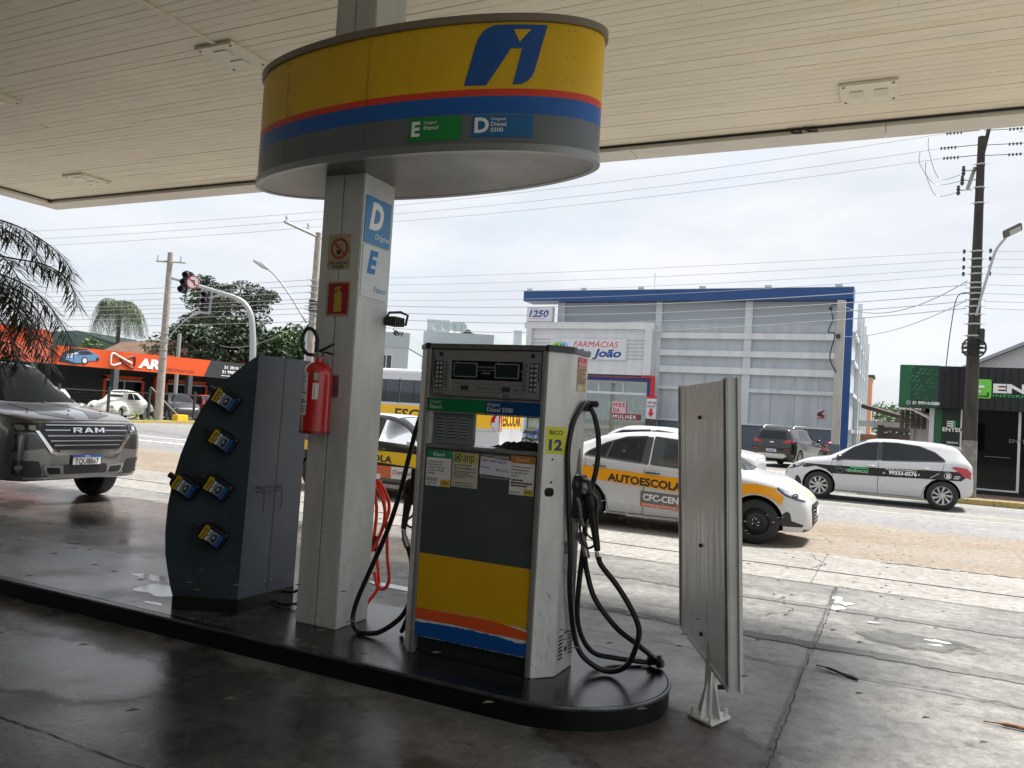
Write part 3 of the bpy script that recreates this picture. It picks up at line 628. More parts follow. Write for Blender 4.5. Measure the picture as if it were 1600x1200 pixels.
def ondecal(name, polys, m, off=.004, texts=()):
    b = MB()
    for p in polys: b.add([(x, 3.5, z) for x, z in p], [list(range(len(p)))])
    for a in texts: b.text(a[0], (a[1], 3.5, a[2]), X3, Z3, a[3], 0, a[4] if len(a) > 4 else .01, w=a[5] if len(a) > 5 else None)
    b.grid_cut(.06, (0,)); b.project(SBVH, (0, 1, 0), off, start=.5); return b.build(name, m, sg, world=True)
LG = [(-2.279, 3.44), (-2.25, 3.559), (-2.222, 3.68), (-2.207, 3.717), (-2.185, 3.748), (-2.15, 3.772), (-2.115, 3.781), (-2.082, 3.783), (-1.838, 3.782), (-1.868, 3.637), (-1.890, 3.525), (-1.902, 3.49), (-1.925, 3.46), (-1.96, 3.443), (-2.004, 3.44), (-1.982, 3.545), (-1.964, 3.647), (-2.024, 3.647), (-2.086, 3.539), (-2.149, 3.438)]
LG = [(x, z-.014) for x, z in LG]
ondecal('emblem', [LG], mat('emblem_blue', (.004, .075, .30), .3), .004)
ondecal('emblem_notch', [[(-2.012, 3.739), (-1.978, 3.668), (-1.92, 3.740)]], SGY, .007)
ondecal('ethanol_patch', [rect(-2.605, 3.118, -2.28, 3.255)], mat('patch_green', (.004, .22, .045), .35))
ondecal('diesel_patch', [rect(-2.217, 3.128, -1.883, 3.255)], mat('patch_blue', (.008, .12, .30), .35))
ondecal('ethanol_lettering', [], WINK, .007, (('E', -2.585, 3.15, .085, .035), ('Original', -2.507, 3.216, .017, .006, .075), ('Etanol', -2.507, 3.183, .024, .01, .09)))
ondecal('diesel_lettering', [], WINK, .007, (('D', -2.2, 3.155, .085, .035), ('Original', -2.108, 3.222, .017, .006, .08), ('Diesel', -2.108, 3.190, .024, .01, .085), ('S500', -2.108, 3.157, .024, .01, .07)))
ondecal('sheet_seam', [rect(x, 3.10, x+.0035, 3.785) for x in (-3.62, -2.92)], mat('seam_dark', (.12, .09, .02), .6), .0022)  # sheet seams as slightly darker strips
ondecal('rivets', [circ(x+dx, z, .0045, 8) for x in (-3.62, -2.92, -1.72) for dx in (-.015, .018) for z in (3.75, 3.6, 3.47)], mat('rivet_grey', (.25, .2, .08), .4), .003)
for m_, v_ in ((G_ISLE, .42), (G_OILY, .4), (G_ISLE_WEAR_SHEEN, .4)): m_.node_tree.nodes['Principled BSDF'].inputs['Specular IOR Level'].default_value = v_
# ============================================================ FUEL DISPENSER
pm = thing('fuel_dispenser', 'white and grey fuel pump number 12 with two hoses on the island end', 'fuel pump', (-2.1, 4.2, .17))
XL, XR, YF, YB = -2.455, -1.745, 3.975, 4.455
PGREY = mat('pump_grey_panel', (.060, .073, .078), .36, var=.10, scale=4, rvar=.06); PSILV = mat('pump_silver', (.23, .23, .22), .42, .3, var=.05, scale=6)
PWH = mat('pump_white', (.70, .705, .685), .36, var=.12, scale=5, stretch=(1.6, 1.6, .5), rvar=.08)
Pb = lambda name, m, bb, **k: bb.build(name, m, pm, world=True, **k)
b = MB(); b.bbox(XL+.01, YF+.03, .17, XR-.01, YB-.03, .275, .01); Pb('base_plinth', BLKPL, b)
b = MB(); b.bbox(XL, YF, .272, XR, YB, 1.362, .004); Pb('lower_cabinet', PGREY, b)
b = MB(); b.bbox(XL-.004, YF-.006, 1.363, XR+.004, YB+.006, 1.384, .004); Pb('shelf', STEEL, b)
b = MB(); b.bbox(-2.436, YF+.02, 1.385, -2.163, YF+.055, 1.578, .005); vb = Pb('vent_box', mat('vent_grey', (.17, .20, .215), .4, .2), b)
b = MB()
for i in range(3):
    for j in range(7): b.bbox(-2.405+i*.078, YF+.012, 1.43+j*.0175, -2.36+i*.078, YF+.024, 1.4365+j*.0175, .002)
b.build('louvre', mat('louvre_light', (.36, .38, .38), .4, .3), vb, world=True)
b = MB()
for i in range(3):
    for j in range(7): b.box(-2.405+i*.078, YF+.0185, 1.4255+j*.0175, -2.36+i*.078, YF+.0195, 1.43+j*.0175)
b.build('louvre_gap', DKBLK, vb, world=True)
b = MB(); b.bbox(XL, YF+.01, 1.578, XR, YB-.01, 1.935, .004); Pb('head_cabinet', PSILV, b)
b = MB(); b.bbox(-2.432, YF-.012, 1.667, -1.752, YF+.012, 1.93, .006); dp = Pb('display_panel', PSILV, b)
b = MB(); b.bbox(XL+.004, YF-.004, 1.905, XR-.004, YF+.009, 1.934, .003); Pb('display_hood', mat('hood_grey', (.22, .22, .21), .4, .3), b)
o = Vector((0, YF-.0125, 0))
def fp(x, z, d=0): return Vector((x, YF-.0125-d, z))
def face(b, poly, d=.0): return b.flat(poly, (0, YF-.0125, 0), X3, Z3, d)
b = MB(); face(b, rect(-2.427, 1.764, -1.757, 1.872), .0012); b.build('black_band', mat('display_black', (.006, .007, .009), .18), dp, world=True)
for kx0, kx1, side in ((-2.418, -2.31, 0), (-1.857, -1.764, 1)):
    b = MB(); b.prism(rect(kx0, 1.704, kx1, 1.871), (0, YF-.0125, 0), X3, Z3, .0, .006); kp = b.build('keypad', mat('keypad_frame', (.26, .27, .27), .4, .3), dp, world=True)
    w = kx1-kx0; ka, kb_ = (kx0+.004, kx0+.056) if side == 0 else (kx1-.050, kx1-.004)
    b = MB(); face(b, rect(ka, 1.708, kb_, 1.867), .0072); b.build('key_field', INK, dp, world=True)
    b = MB()
    for r in range(6):
        for c in range(2):
            x = ka+.007+c*.024; z = 1.714+r*.026; b.prism(rrect(x, z, x+.014, z+.016, .003, 2), (0, YF-.0125, 0), X3, Z3, .0075, .0095)
    b.build('keys', mat('key_grey', (.34, .35, .35), .5), dp, world=True)
    b = MB(); lx = ka+.058 if side == 0 else kx0+.004
    b.lines(fp(lx, 1.71, .0068), X3, Z3, .03, .155, 13, .001, side); b.build('key_legend', INK, dp, world=True)
for x0, x1 in ((-2.294, -2.143), (-2.03, -1.880)):
    b = MB(); b.prism(rrect(x0, 1.778, x1, 1.860, .006, 3), (0, YF-.0125, 0), X3, Z3, .0015, .005); sn = b.build('screen_frame', mat('screen_frame', (.33, .34, .34), .35, .4), dp, world=True)
    b = MB(); face(b, rrect(x0+.005, 1.783, x1-.005, 1.855, .004, 3), .0058); b.build('screen', mat('lcd_dark', (.016, .026, .024) if x0 < -2.2 else (.012, .016, .020), .12), dp, world=True)
b = MB()
for x0, x1 in ((-2.242, -2.194), (-1.98, -1.93)): b.prism(rect(x0, 1.703, x1, 1.730), (0, YF-.0125, 0), X3, Z3, .001, .003)
b.build('price_screen', INK, dp, world=True)
b = MB(); GI = mat('panel_grey_ink', (.30, .31, .31), .5)
b.text('TOTAL A PAGAR', fp(-2.138, 1.832), X3, Z3, .012, .002, .004, w=.103); b.text('LITROS', fp(-2.112, 1.797), X3, Z3, .012, .002, .004, w=.05)
for x0, x1, z in ((-2.138, -2.035, 1.818), (-2.306, -2.296, 1.818), (-1.878, -1.86, 1.818)): face(b, rect(x0, z, x1, z+.002), .002)
b.text('A1', fp(-2.28, 1.863), X3, Z3, .007, .002); b.text('A2', fp(-2.015, 1.863), X3, Z3, .007, .002)
b.build('band_lettering', GI, dp, world=True)
b = MB(); b.text('PREÇO POR LITRO', fp(-2.14, 1.713), X3, Z3, .010, .0005, .006, w=.105); b.text('R$', fp(-2.268, 1.712), X3, Z3, .010, .0005, .004); b.text('R$', fp(-2.004, 1.712), X3, Z3, .010, .0005, .004)
for z in (1.741, 1.694): face(b, rect(-2.295, z, -1.88, z+.0015), .0006)
face(b, rect(-1.905, 1.712, -1.882, 1.719), .0007); b.lines(fp(-2.42, 1.672), X3, Z3, .055, .01, 1, .0006, 3, t=.6); b.lines(fp(-1.985, 1.676), X3, Z3, .05, .010, 1, .0006, 4, t=.7)
b.build('panel_lettering', INK, dp, world=True)
b = MB(); b.flat([(-1.992, 1.672), (-1.984, 1.69), (-1.981, 1.689), (-1.988, 1.671)], (0, YF-.0125, 0), X3, Z3, .0008); b.build('scratch', WINK, dp, world=True)
for x, z in ((-2.385, 1.906), (-1.80, 1.907)):
    b = MB(); b.lathe([(0, -.012), (.013, -.012), (.014, -.004), (.014, .0)], (x, YF-.004, z), 'y', 16); lk = b.build('lock', BLKPL, dp, smooth=40, world=True)
b = MB(); b.prism(rect(XL-.004, 1.576, -2.077, 1.650), (0, YF, 0), X3, Z3, .0, .014); gs = Pb('ethanol_strip', mat('strip_green', (.003, .15, .045), .3), b)
b = MB(); b.prism(rect(-2.077, 1.576, XR+.006, 1.650), (0, YF, 0), X3, Z3, .0, .014); bs = Pb('diesel_strip', mat('strip_navy', (.003, .045, .14), .3), b)
b = MB(); q = lambda x, z: Vector((x, YF-.0142, z)); b.text('Original', q(-2.44, 1.622), X3, Z3, .017, .001, .004); b.text('Etanol', q(-2.44, 1.590), X3, Z3, .024, .001, .012); b.build('lettering', mat('soft_white_ink', (.5, .55, .53), .5), gs, world=True)
b = MB(); b.text('Original', q(-2.065, 1.622), X3, Z3, .018, .001, .010); b.text('Diesel S500', q(-2.065, 1.590), X3, Z3, .025, .001, .012); b.build('lettering', mat('soft_white_ink2', (.6, .62, .64), .5), bs, world=True)
b = MB(); b.box(XL-.004, YF-.016, 1.6505, XR+.006, YF, 1.658); b.box(XL-.004, YF-.016, 1.568, XR+.006, YF, 1.5755); Pb('strip_trim', STEEL, b)
# corner posts
b = MB()
for x in (-2.484, -1.744): b.bbox(x, YF-.012, .172, x+.027, YF+.03, 1.945, .004)
Pb('corner_post', ALU, b)
# bulged white side covers
for s, name in ((1, 'side_cover'), (-1, 'side_cover')):
    cx = -2.1005; P = [(.384, .0), (.392, .0), (.484, .105), (.486, .36), (.40, .47), (.384, .48)]
    P = [(cx+s*a, YF-.006+b_) for a, b_ in P]
    if s < 0: P = P[::-1]
    b = MB(); b.prism(P, (0, 0, 0), X3, Y3, .172, 1.938); c = Pb(name, PWH, b, bev=.004)
    if s > 0: SCV = c
b = MB(); P = [(-2.492, YF-.014), (-1.712, YF-.014), (-1.608, YF+.095), (-1.606, YF+.365), (-1.70, YB+.02), (-2.50, YB+.02), (-2.593, YF+.365), (-2.592, YF+.095)]
b.prism(P, (0, 0, 0), X3, Y3, 1.938, 1.968); Pb('top_cap', mat('cap_dark_grey', (.13, .13, .125), .4, .2, var=.08), b, bev=.004)
b = MB(); b.bbox(-2.495, YF-.018, 1.936, -2.462, YF+.02, 1.970, .003)
b.prism([(-1.722, YF-.018), (-1.708, YF-.018), (-1.604, YF+.093), (-1.602, YF+.13), (-1.63, YF+.13)], (0, 0, 0), X3, Y3, 1.936, 1.9715); Pb('cap_corner', BLKPL, b)
# front stripes (vinyl with torn edges)
def ff(b, P, d): return b.flat(P, (0, YF, 0), X3, Z3, d)
b = MB(); ff(b, rect(XL, .274, XR, .75), .0015); Pb('vinyl_backing', PAPER, b)
b = MB(); rr = random.Random(6)
def torn(pts, j=.0025, n=9):
    out = []
    for (a, c), (e, f) in zip(pts[:-1], pts[1:]):
        k = max(2, int(abs(e-a)/.012))
        for i in range(k): out.append((a+(e-a)*i/k, c+(f-c)*i/k+rr.uniform(-j, j)))
    return out+[pts[-1]]
ff(b, [(XR, .75), (XL, .75), (XL, .436)]+torn([(XL, .436), (-2.0, .442), (-1.97, .425), (-1.81, .432), (XR, .423)], .0012), .0028); Pb('yellow_vinyl', YEL, b)
b = MB(); ff(b, torn([(XR, .409), (-1.80, .421), (-1.93, .434), (-2.0, .439), (XL, .436)], .0012)+torn([(XL, .371), (-2.2, .375), (-2.0, .368), (XR, .366)], .001), .0036); Pb('orange_vinyl', ORGV, b)
b = MB(); ff(b, torn([(XR, .352), (-1.8, .345), (-1.93, .360), (-2.2, .366), (-2.3, .363), (XL, .354)], .003)+torn([(XL, .276), (XR, .276)], .002), .0030); Pb('blue_vinyl', BLUV, b)
# stickers on the lower panel
def sticker(name, x0, z0, x1, z1, m, d=.0018):
    b = MB(); b.prism(rect(x0, z0, x1, z1), (0, YF, 0), X3, Z3, d-.001, d); return Pb(name, m, b)
def P3(x, z): return Vector((x, YF, z))
GST = mat('sticker_green', (.01, .24, .09), .5); YST = mat('sticker_yellow', (.62, .43, .03), .5)
s = sticker('ethanol_sticker', -2.446, 1.142, -2.281, 1.348, PAPER)
b = MB(); ff(b, rect(-2.446, 1.305, -2.281, 1.348), .0026); b.build('header', GST, s, world=True); b = MB(); ff(b, rect(-2.345, 1.143, -2.283, 1.182), .0026); b.build('badge', YST, s, world=True)
b = MB(); b.text('Etanol', P3(-2.364, 1.316), X3, Z3, .022, .0034, .008, align='c'); b.build('title', WINK, s, world=True)
b = MB()
for i, tx in enumerate(('O etanol deve estar', 'límpido, isento de', 'impurezas, e não pode', 'apresentar coloração', 'alaranjada.')): b.text(tx, P3(-2.436, 1.278-i*.0165), X3, Z3, .0095, .0034, .012)
b.text('0800 970 0267', P3(-2.436, 1.155), X3, Z3, .008, .0034, .012); b.lines(P3(-2.436, 1.17), X3, Z3, .07, .02, 3, .0034, 8); b.text('M.RFC', P3(-2.341, 1.155), X3, Z3, .016, .0034, .015, w=.052); b.build('print', INK, s, world=True)
s = sticker('regulator_sticker', -2.273, 1.150, -2.106, 1.347, mat('yellowed_paper', (.50, .49, .40), .55))
b = MB(); ff(b, rect(-2.270, 1.286, -2.108, 1.346), .0026); b.build('header', mat('header_yellow', (.50, .42, .14), .5), s, world=True)
b = MB(); ff(b, rrect(-2.262, 1.294, -2.215, 1.340, .012), .0032); b.build('emblem', GST, s, world=True); b = MB(); ff(b, [(-2.2385, 1.338), (-2.220, 1.317), (-2.2385, 1.296), (-2.257, 1.317)], .0038); b.build('emblem_lozenge', YST, s, world=True)
b = MB(); ff(b, circ(-2.2385, 1.317, .010, 12), .0044); b.build('emblem_disc', NAVV, s, world=True)
b = MB(); b.text('anp', P3(-2.205, 1.300), X3, Z3, .052, .0034, .004, w=.075); b.build('title', mat('dark_olive_ink', (.08, .08, .03), .6), s, world=True)
b = MB(); b.text('98.567.918/0001-42', P3(-2.262, 1.252), X3, Z3, .012, .0034, .014, w=.145); b.text('0800 970 0267', P3(-2.25, 1.168), X3, Z3, .013, .0034, .004, w=.115)
b.lines(P3(-2.262, 1.20), X3, Z3, .14, .045, 4, .0034, 5); b.lines(P3(-2.262, 1.268), X3, Z3, .14, .014, 1, .0034, 6); b.lines(P3(-2.262, 1.155), X3, Z3, .14, .01, 1, .0034, 9); b.build('print', mat('grey_brown_ink', (.12, .11, .08), .6), s, world=True)
s = sticker('old_label', -2.088, 1.218, -1.916, 1.346, mat('old_label_grey', (.30, .31, .27), .6), .0016); b = MB(); b.lines(P3(-2.08, 1.324), X3, Z3, .15, .02, 2, .0024, 15); b.lines(P3(-2.08, 1.222), X3, Z3, .15, .018, 2, .0024, 16, t=.7); b.build('print', INK, s, world=True)
b = MB(); P = [(-2.094, 1.238), (-1.900, 1.232), (-1.898, 1.322), (-2.090, 1.336)]; b.prism(P, (0, YF, 0), X3, Z3, .0045, .0052); s = Pb('price_note', mat('note_paper', (.62, .60, .70), .6), b)
u = Vector((1, 0, -.05)).normalized(); v = Vector((.05, 0, 1)).normalized()
b = MB(); b.text('DIESEL COMUM  R$6,27/lt', P3(-2.083, 1.312), u, v, .013, .0062, .012, w=.155); b.text('ETANOL', P3(-2.083, 1.272), u, v, .011, .0062, .01); b.text('R$ 5,29 /lt', P3(-1.99, 1.262), u, v, .013, .0062, .012); b.build('print', mat('violet_ink', (.06, .05, .14), .6), s, world=True)
s = sticker('diesel_sticker', -1.905, 1.142, -1.757, 1.356, PAPER)
b = MB(); ff(b, rect(-1.905, 1.315, -1.757, 1.356), .0026); b.build('header', mat('header_orange', (.42, .17, .03), .5), s, world=True); b = MB(); ff(b, rect(-1.815, 1.143, -1.759, 1.178), .0026); b.build('badge', YST, s, world=True)
b = MB(); b.text('Diesel', P3(-1.831, 1.325), X3, Z3, .022, .0034, .004, align='c'); b.build('title', mat('cream_ink', (.6, .5, .35), .5), s, world=True)
b = MB()
for i, tx in enumerate(('O óleo diesel rodoviário', 'S500 deve apresentar', 'cor vermelha e estar', 'límpido.')): b.text(tx, P3(-1.896, 1.292-i*.0165), X3, Z3, .009, .0034, .010)
b.lines(P3(-1.896, 1.185), X3, Z3, .13, .045, 3, .0034, 22, t=.6); b.text('0800 970 0267', P3(-1.897, 1.152), X3, Z3, .0075, .0034, .01); b.text('M.RFC', P3(-1.811, 1.153), X3, Z3, .015, .0034, .015, w=.048); b.build('print', INK, s, world=True)
# side-cover stickers (front facet of the bulge)
A = Vector((-1.7085, YF-.006, 0)); Bq = Vector((-1.6165, YF+.099, 0)); u = (Bq-A).normalized(); nn = u.cross(Z3)
def sf(b, poly, d, z=0): return b.flat(poly, A, u, Z3, d)
b = MB(); sf(b, rect(.008, 1.380, .130, 1.528), .0012); s = b.build('nozzle_number_plate', mat('acid_yellow', (.66, .66, .02), .45), SCV, world=True)
b = MB(); b.text('BICO', A+u*.069+Z3*1.486, u, Z3, .023, .0022, .02, align='c', w=.08); b.build('number_lettering', INK, SCV, world=True)
b = MB(); b.text('12', A+u*.069+Z3*1.402, u, Z3, .058, .0022, .045, align='c', w=.082); b.build('number_digits', NAVV, SCV, world=True)
b = MB()
for a, z, r in ((.055, 1.350, .006), (.055, 1.225, .007)): sf(b, circ(a, z, r, 12), .0012)
sf(b, rrect(.018, 1.148, .075, 1.196, .02, 5), .0012)
C0 = Vector((-1.6145, YF+.105, 0))
b.build('cover_hole', DKBLK, SCV, world=True)
# vents, small plate and notices on the outer facet (x ~ -1.614, running along +y)
vx = -1.6135
def yf(b, y0, z0, y1, z1, d=.001): return b.add([(vx+d, y0, z0), (vx+d, y1, z0), (vx+d, y1, z1), (vx+d, y0, z1)], [(0, 1, 2, 3)])
b = MB()
for k in range(7): yf(b, 4.11, .25+k*.02, 4.17, .259+k*.02); yf(b, 4.26, .25+k*.02, 4.32, .259+k*.02)
yf(b, 4.185, .38, 4.25, .388); b.add([(vx+.001, y, z) for y, z in circ(4.215, .29, .016, 14)], [list(range(14))]); b.build('side_vent', DKBLK, SCV, world=True)
b = MB(); yf(b, 4.13, .83, 4.21, .895, .0012); b.build('serial_plate', BLKPL, SCV, world=True); b = MB(); b.lines((vx+.001, 4.135, .835), Y3, Z3, .07, .055, 4, .0012, 4, t=.6); b.build('serial_print', mat('plate_grey', (.4, .42, .42), .4), SCV, world=True)
b = MB(); yf(b, 4.165, 1.87, 4.30, 1.925, .0012); b.build('red_notice', mat('notice_red', (.62, .07, .10), .5), SCV, world=True)
b = MB(); yf(b, 4.165, 1.765, 4.30, 1.87, .0012); b.build('tan_notice', mat('notice_tan', (.52, .36, .20), .5), SCV, world=True); b = MB(); yf(b, 4.165, 1.735, 4.30, 1.765, .0012); b.build('cream_notice', mat('notice_cream', (.62, .58, .38), .5), SCV, world=True)
b = MB(); yf(b, 4.25, 1.735, 4.298, 1.768, .0018); b.build('notice_badge', YST, SCV, world=True)
b = MB(); b.lines((vx+.0012, 4.172, 1.775), Y3, Z3, .12, .09, 7, .0018, 5); b.build('notice_print', mat('notice_ink', (.22, .12, .08), .6), SCV, world=True)
b = MB(); b.text('0800', (vx+.0012, 4.21, 1.905), Y3, Z3, .012, .0018); b.lines((vx+.0012, 4.172, 1.875), Y3, Z3, .12, .022, 2, .0018, 7); b.build('notice_white_print', WINK, SCV, world=True)
SMUD = mat('grime', (.30, .30, .28), .6, var=.3, scale=30)
b = MB(); rr = random.Random(45)
for k in range(60):
    z = .2+abs(rr.gauss(0, .45)); y_ = rr.uniform(4.09, 4.30); L_ = rr.uniform(.01, .06); a_ = rr.choice((1.5, 1.6, .3, 2.8))+rr.uniform(-.2, .2); dy, dz = L_*math.cos(a_), L_*math.sin(a_)
    if y_+dy < 4.08 or y_+dy > 4.33: continue
    b.add([(vx+.0006, y_, z), (vx+.0006, y_+dy, z+dz), (vx+.0006, y_+dy+.0025, z+dz+.002), (vx+.0006, y_+.0025, z+.002)], [(0, 1, 2, 3)])
for k in range(26):
    z = .2+abs(rr.gauss(0, .4)); s0 = rr.uniform(.01, .10); L_ = rr.uniform(.01, .05); a_ = rr.uniform(0, 3); sf(b, [(s0, z), (s0+L_*math.cos(a_)*.5, z+L_*math.sin(a_)), (s0+L_*math.cos(a_)*.5+.002, z+L_*math.sin(a_)+.002), (s0+.002, z+.002)], .0007)
b.build('scratches', mat('scuff_grey', (.16, .16, .15), .7), SCV, world=True)
b = MB(); rr = random.Random(46); P = blob(4.27, .95, .055, .42, 5, rough=.25); b.add([(vx+.0004, min(4.33, y_), z) for y_, z in P], [list(range(len(P)))]); b.build('grime_patch', mat('pump_grime', (.17, .17, .16), .6, var=.6, scale=9, stretch=(1, 1, .3)), SCV, world=True)
# nozzle rest, hoses and nozzles
b = MB(); b.bbox(vx, 4.20, 1.10, vx+.03, 4.34, 1.26, .006); b.tube([(vx+.03, 4.21, 1.24), (vx+.09, 4.21, 1.23), (vx+.1, 4.21, 1.17)], .012, 6); b.bbox(vx+.0, 4.19, 1.02, vx+.05, 4.23, 1.26, .006); Pb('nozzle_rest', BLKPL, b, smooth=50)
HOSE = mat('hose_rubber', (.012, .012, .013), .28, bump=.1, bscale=90)
b = MB(); H1 = [(vx+.0, 4.28, 1.655), (vx+.02, 4.26, 1.672), (vx-.005+.03, 4.18, 1.64), (-1.60, 4.10, 1.55), (-1.608, 4.07, 1.40), (-1.598, 4.07, 1.25), (-1.585, 4.08, 1.05), (-1.570, 4.10, .83), (-1.575, 4.13, .654), (-1.57, 4.2, .426), (-1.534, 4.24, .28), (-1.443, 4.27, .207), (-1.355, 4.29, .195), (-1.266, 4.27, .255), (-1.215, 4.25, .377), (-1.209, 4.25, .468), (-1.262, 4.25, .57), (-1.35, 4.25, .682), (-1.439, 4.25, .771), (-1.463, 4.26, .812)]
b.tube(smooth_path(H1, 8), .0155, 12); Pb('diesel_hose', HOSE, b, smooth=60)
b = MB(); H2 = [(-1.56, 4.30, .80), (-1.545, 4.32, .70), (-1.49, 4.32, .566), (-1.372, 4.36, .42), (-1.275, 4.46, .32), (-1.215, 4.55, .245), (-1.19, 4.60, .205), (-1.24, 4.60, .188), (-1.33, 4.56, .192), (-1.43, 4.52, .20), (-1.52, 4.44, .23), (-1.575, 4.38, .32), (-1.60, 4.34, .456), (-1.595, 4.33, .646), (-1.58, 4.32, .82), (-1.565, 4.32, 1.1), (-1.53, 4.33, 1.3), (-1.53, 4.34, 1.46), (-1.56, 4.33, 1.60), (-1.60, 4.31, 1.67)]
b.tube(smooth_path(H2, 8), .0155, 12); Pb('ethanol_hose', HOSE, b, smooth=60)
b = MB(); b.tube([(-1.243, 4.60, .195), (-1.165, 4.61, .215)], .027, 12); b.tube([(-1.185, 4.59, .195), (-1.15, 4.585, .20)], .024, 10); b.build('hose_weight', HOSE, pm, world=True, smooth=40)
b = MB(); b.lathe([(.0, .0), (.03, .0), (.034, .012), (.034, .03), (.02, .04)], (vx+.0, 4.29, 1.655), 'x', 16); b.lathe([(.0, .0), (.018, .0), (.02, .05), (.0, .06)], (vx+.03, 4.30, 1.668), 'x', 12); Pb('hose_outlet', BLKPL, b, smooth=40)
b = MB()
for p0, p1, r in (((-1.553, 4.32, .79), (-1.575, 4.31, .875), .020), ((-1.578, 4.31, .875), (-1.60, 4.30, .93), .024), ((-1.60, 4.30, .99), (-1.612, 4.30, 1.05), .021)): b.cyl(p0, p1, r, n=14)
Pb('hose_coupling', STEEL, b, smooth=40); b = MB(); b.cyl((-1.470, 4.27, .80), (-1.480, 4.27, .84), .012, n=10); Pb('hose_swivel', STEEL, b, smooth=40)
def nozzle(name, base, tip, side, m, cover, out):
    # base = hose end (low), tip = top where the spout enters the rest; side = direction of the hand guard
    A_, B_ = Vector(base), Vector(tip); d = (B_-A_); s = Vector(side).normalized()
    b = MB(); b.tube([A_, A_+d*.15, A_+d*.3, A_+d*.55, A_+d*.75, A_+d*.9, B_], [.017, .02, .021, .027, .036, .034, .02], 12); n_ = b.build(name, m, pm, world=True, smooth=50)
    b = MB(); b.tube(smooth_path([A_+d*.12, A_+d*.05+s*.055, A_+d*.22+s*.085, A_+d*.5+s*.08, A_+d*.68+s*.03], 5), .007, 8); b.tube(smooth_path([A_+d*.2+s*.02, A_+d*.3+s*.05, A_+d*.5+s*.045, A_+d*.62+s*.02], 4), .0065, 6); b.build('trigger_guard', BLKPL, n_, world=True, smooth=50)
    b = MB(); C_ = A_+d*.80
    b.tube([C_-d*.13, C_-d*.04, C_+d*.1, C_+d*.2], [.03, .044, .042, .02], 10); b.build('nozzle_cover', cover, n_, world=True, smooth=50)
    b = MB(); O_ = Vector(out); b.tube(smooth_path([B_-d*.08, B_+d*.08+O_*.03, B_+d*.06+O_*.09, B_-d*.05+O_*.12], 5), .011, 10); b.build('spout', STEEL, n_, world=True, smooth=50)
nozzle('diesel_nozzle', (-1.478, 4.28, .845), (-1.53, 4.24, 1.17), (-1, 0, -.15), BLKPL, mat('black_cover', (.016, .017, .018), .4), (-.6, -.2, 0))
nozzle('second_nozzle', (-1.60, 4.30, 1.05), (-1.61, 4.20, 1.24), (1, 0, -.3), BLKPL, BLKPL, (0, .7, 0))
b = MB(); rr = random.Random(2)
b.tube(smooth_path([(-1.575, 4.17, 1.14), (-1.555, 4.16, 1.10), (-1.545, 4.16, 1.04), (-1.525, 4.16, .99)], 4), .009, 6); Pb('spring_wire', STEEL, b)
# left side hose and maroon nozzle
b = MB(); H3 = [(-2.565, 4.20, 1.66), (-2.60, 4.17, 1.62), (-2.638, 4.15, 1.476), (-2.681, 4.15, 1.296), (-2.733, 4.15, 1.055), (-2.809, 4.15, .81), (-2.909, 4.14, .559), (-2.975, 4.12, .375), (-2.995, 4.11, .26), (-2.955, 4.09, .195), (-2.875, 4.08, .187), (-2.775, 4.10, .21), (-2.672, 4.15, .30), (-2.612, 4.15, .41), (-2.600, 4.15, .524), (-2.622, 4.15, .66), (-2.655, 4.15, .742)]
b.tube(smooth_path(H3, 8), .0155, 12); Pb('left_hose', HOSE, b, smooth=60)
b = MB(); b.tube(smooth_path([(-2.60, 4.2, .60), (-2.612, 4.2, .42), (-2.65, 4.2, .30), (-2.69, 4.22, .22), (-2.72, 4.25, .19)], 6), .0155, 10); Pb('left_hose_return', HOSE, b, smooth=60)
b = MB(); b.cyl((-2.652, 4.15, .735), (-2.680, 4.15, .79), .021, n=12); b.cyl((-2.68, 4.15, .79), (-2.69, 4.15, .835), .015, n=12); Pb('left_coupling', STEEL, b, smooth=40)
nozzle('left_nozzle', (-2.690, 4.15, .84), (-2.640, 4.13, 1.15), (1, 0, 0), mat('nozzle_brown', (.06, .045, .035), .45), mat('maroon_cover', (.05, .014, .012), .35), (.4, 0, 0))
b = MB(); b.bbox(-2.62, 4.08, 1.0, -2.588, 4.22, 1.22, .006); Pb('left_nozzle_rest', BLKPL, b)
# black cloth on the shelf
t = thing('rag', 'crumpled black cloth lying on the steel shelf of the pump', 'cloth', (-1.88, 4.2, 1.385))
b = MB(); rr = random.Random(12); N, Mx = 34, 18; vs = []
for i in range(N+1):
    for j in range(Mx+1):
        x = -2.06+.31*i/N; y = 4.0+.36*j/Mx; e = min(1, min(i, N-i)/4, min(j, Mx-j)/3)
        h = .004+.62*e*(.014+.016*math.sin(i*.55+j*.22)**2+.012*math.sin(j*.8+i*.35)+.008*math.sin(i*1.3-j*.9)+.022*max(0, math.sin((i-3)*.11)))
        vs.append((x+.012*math.sin(j*.9), y+.01*math.sin(i*.7), 1.386+max(.001, h)))
b.add(vs, [(i*(Mx+1)+j, (i+1)*(Mx+1)+j, (i+1)*(Mx+1)+j+1, i*(Mx+1)+j+1) for i in range(N) for j in range(Mx)]); b.build('cloth', mat('black_cloth', (.012, .012, .013), .85, bump=.3, bscale=200), t, world=True, smooth=80)
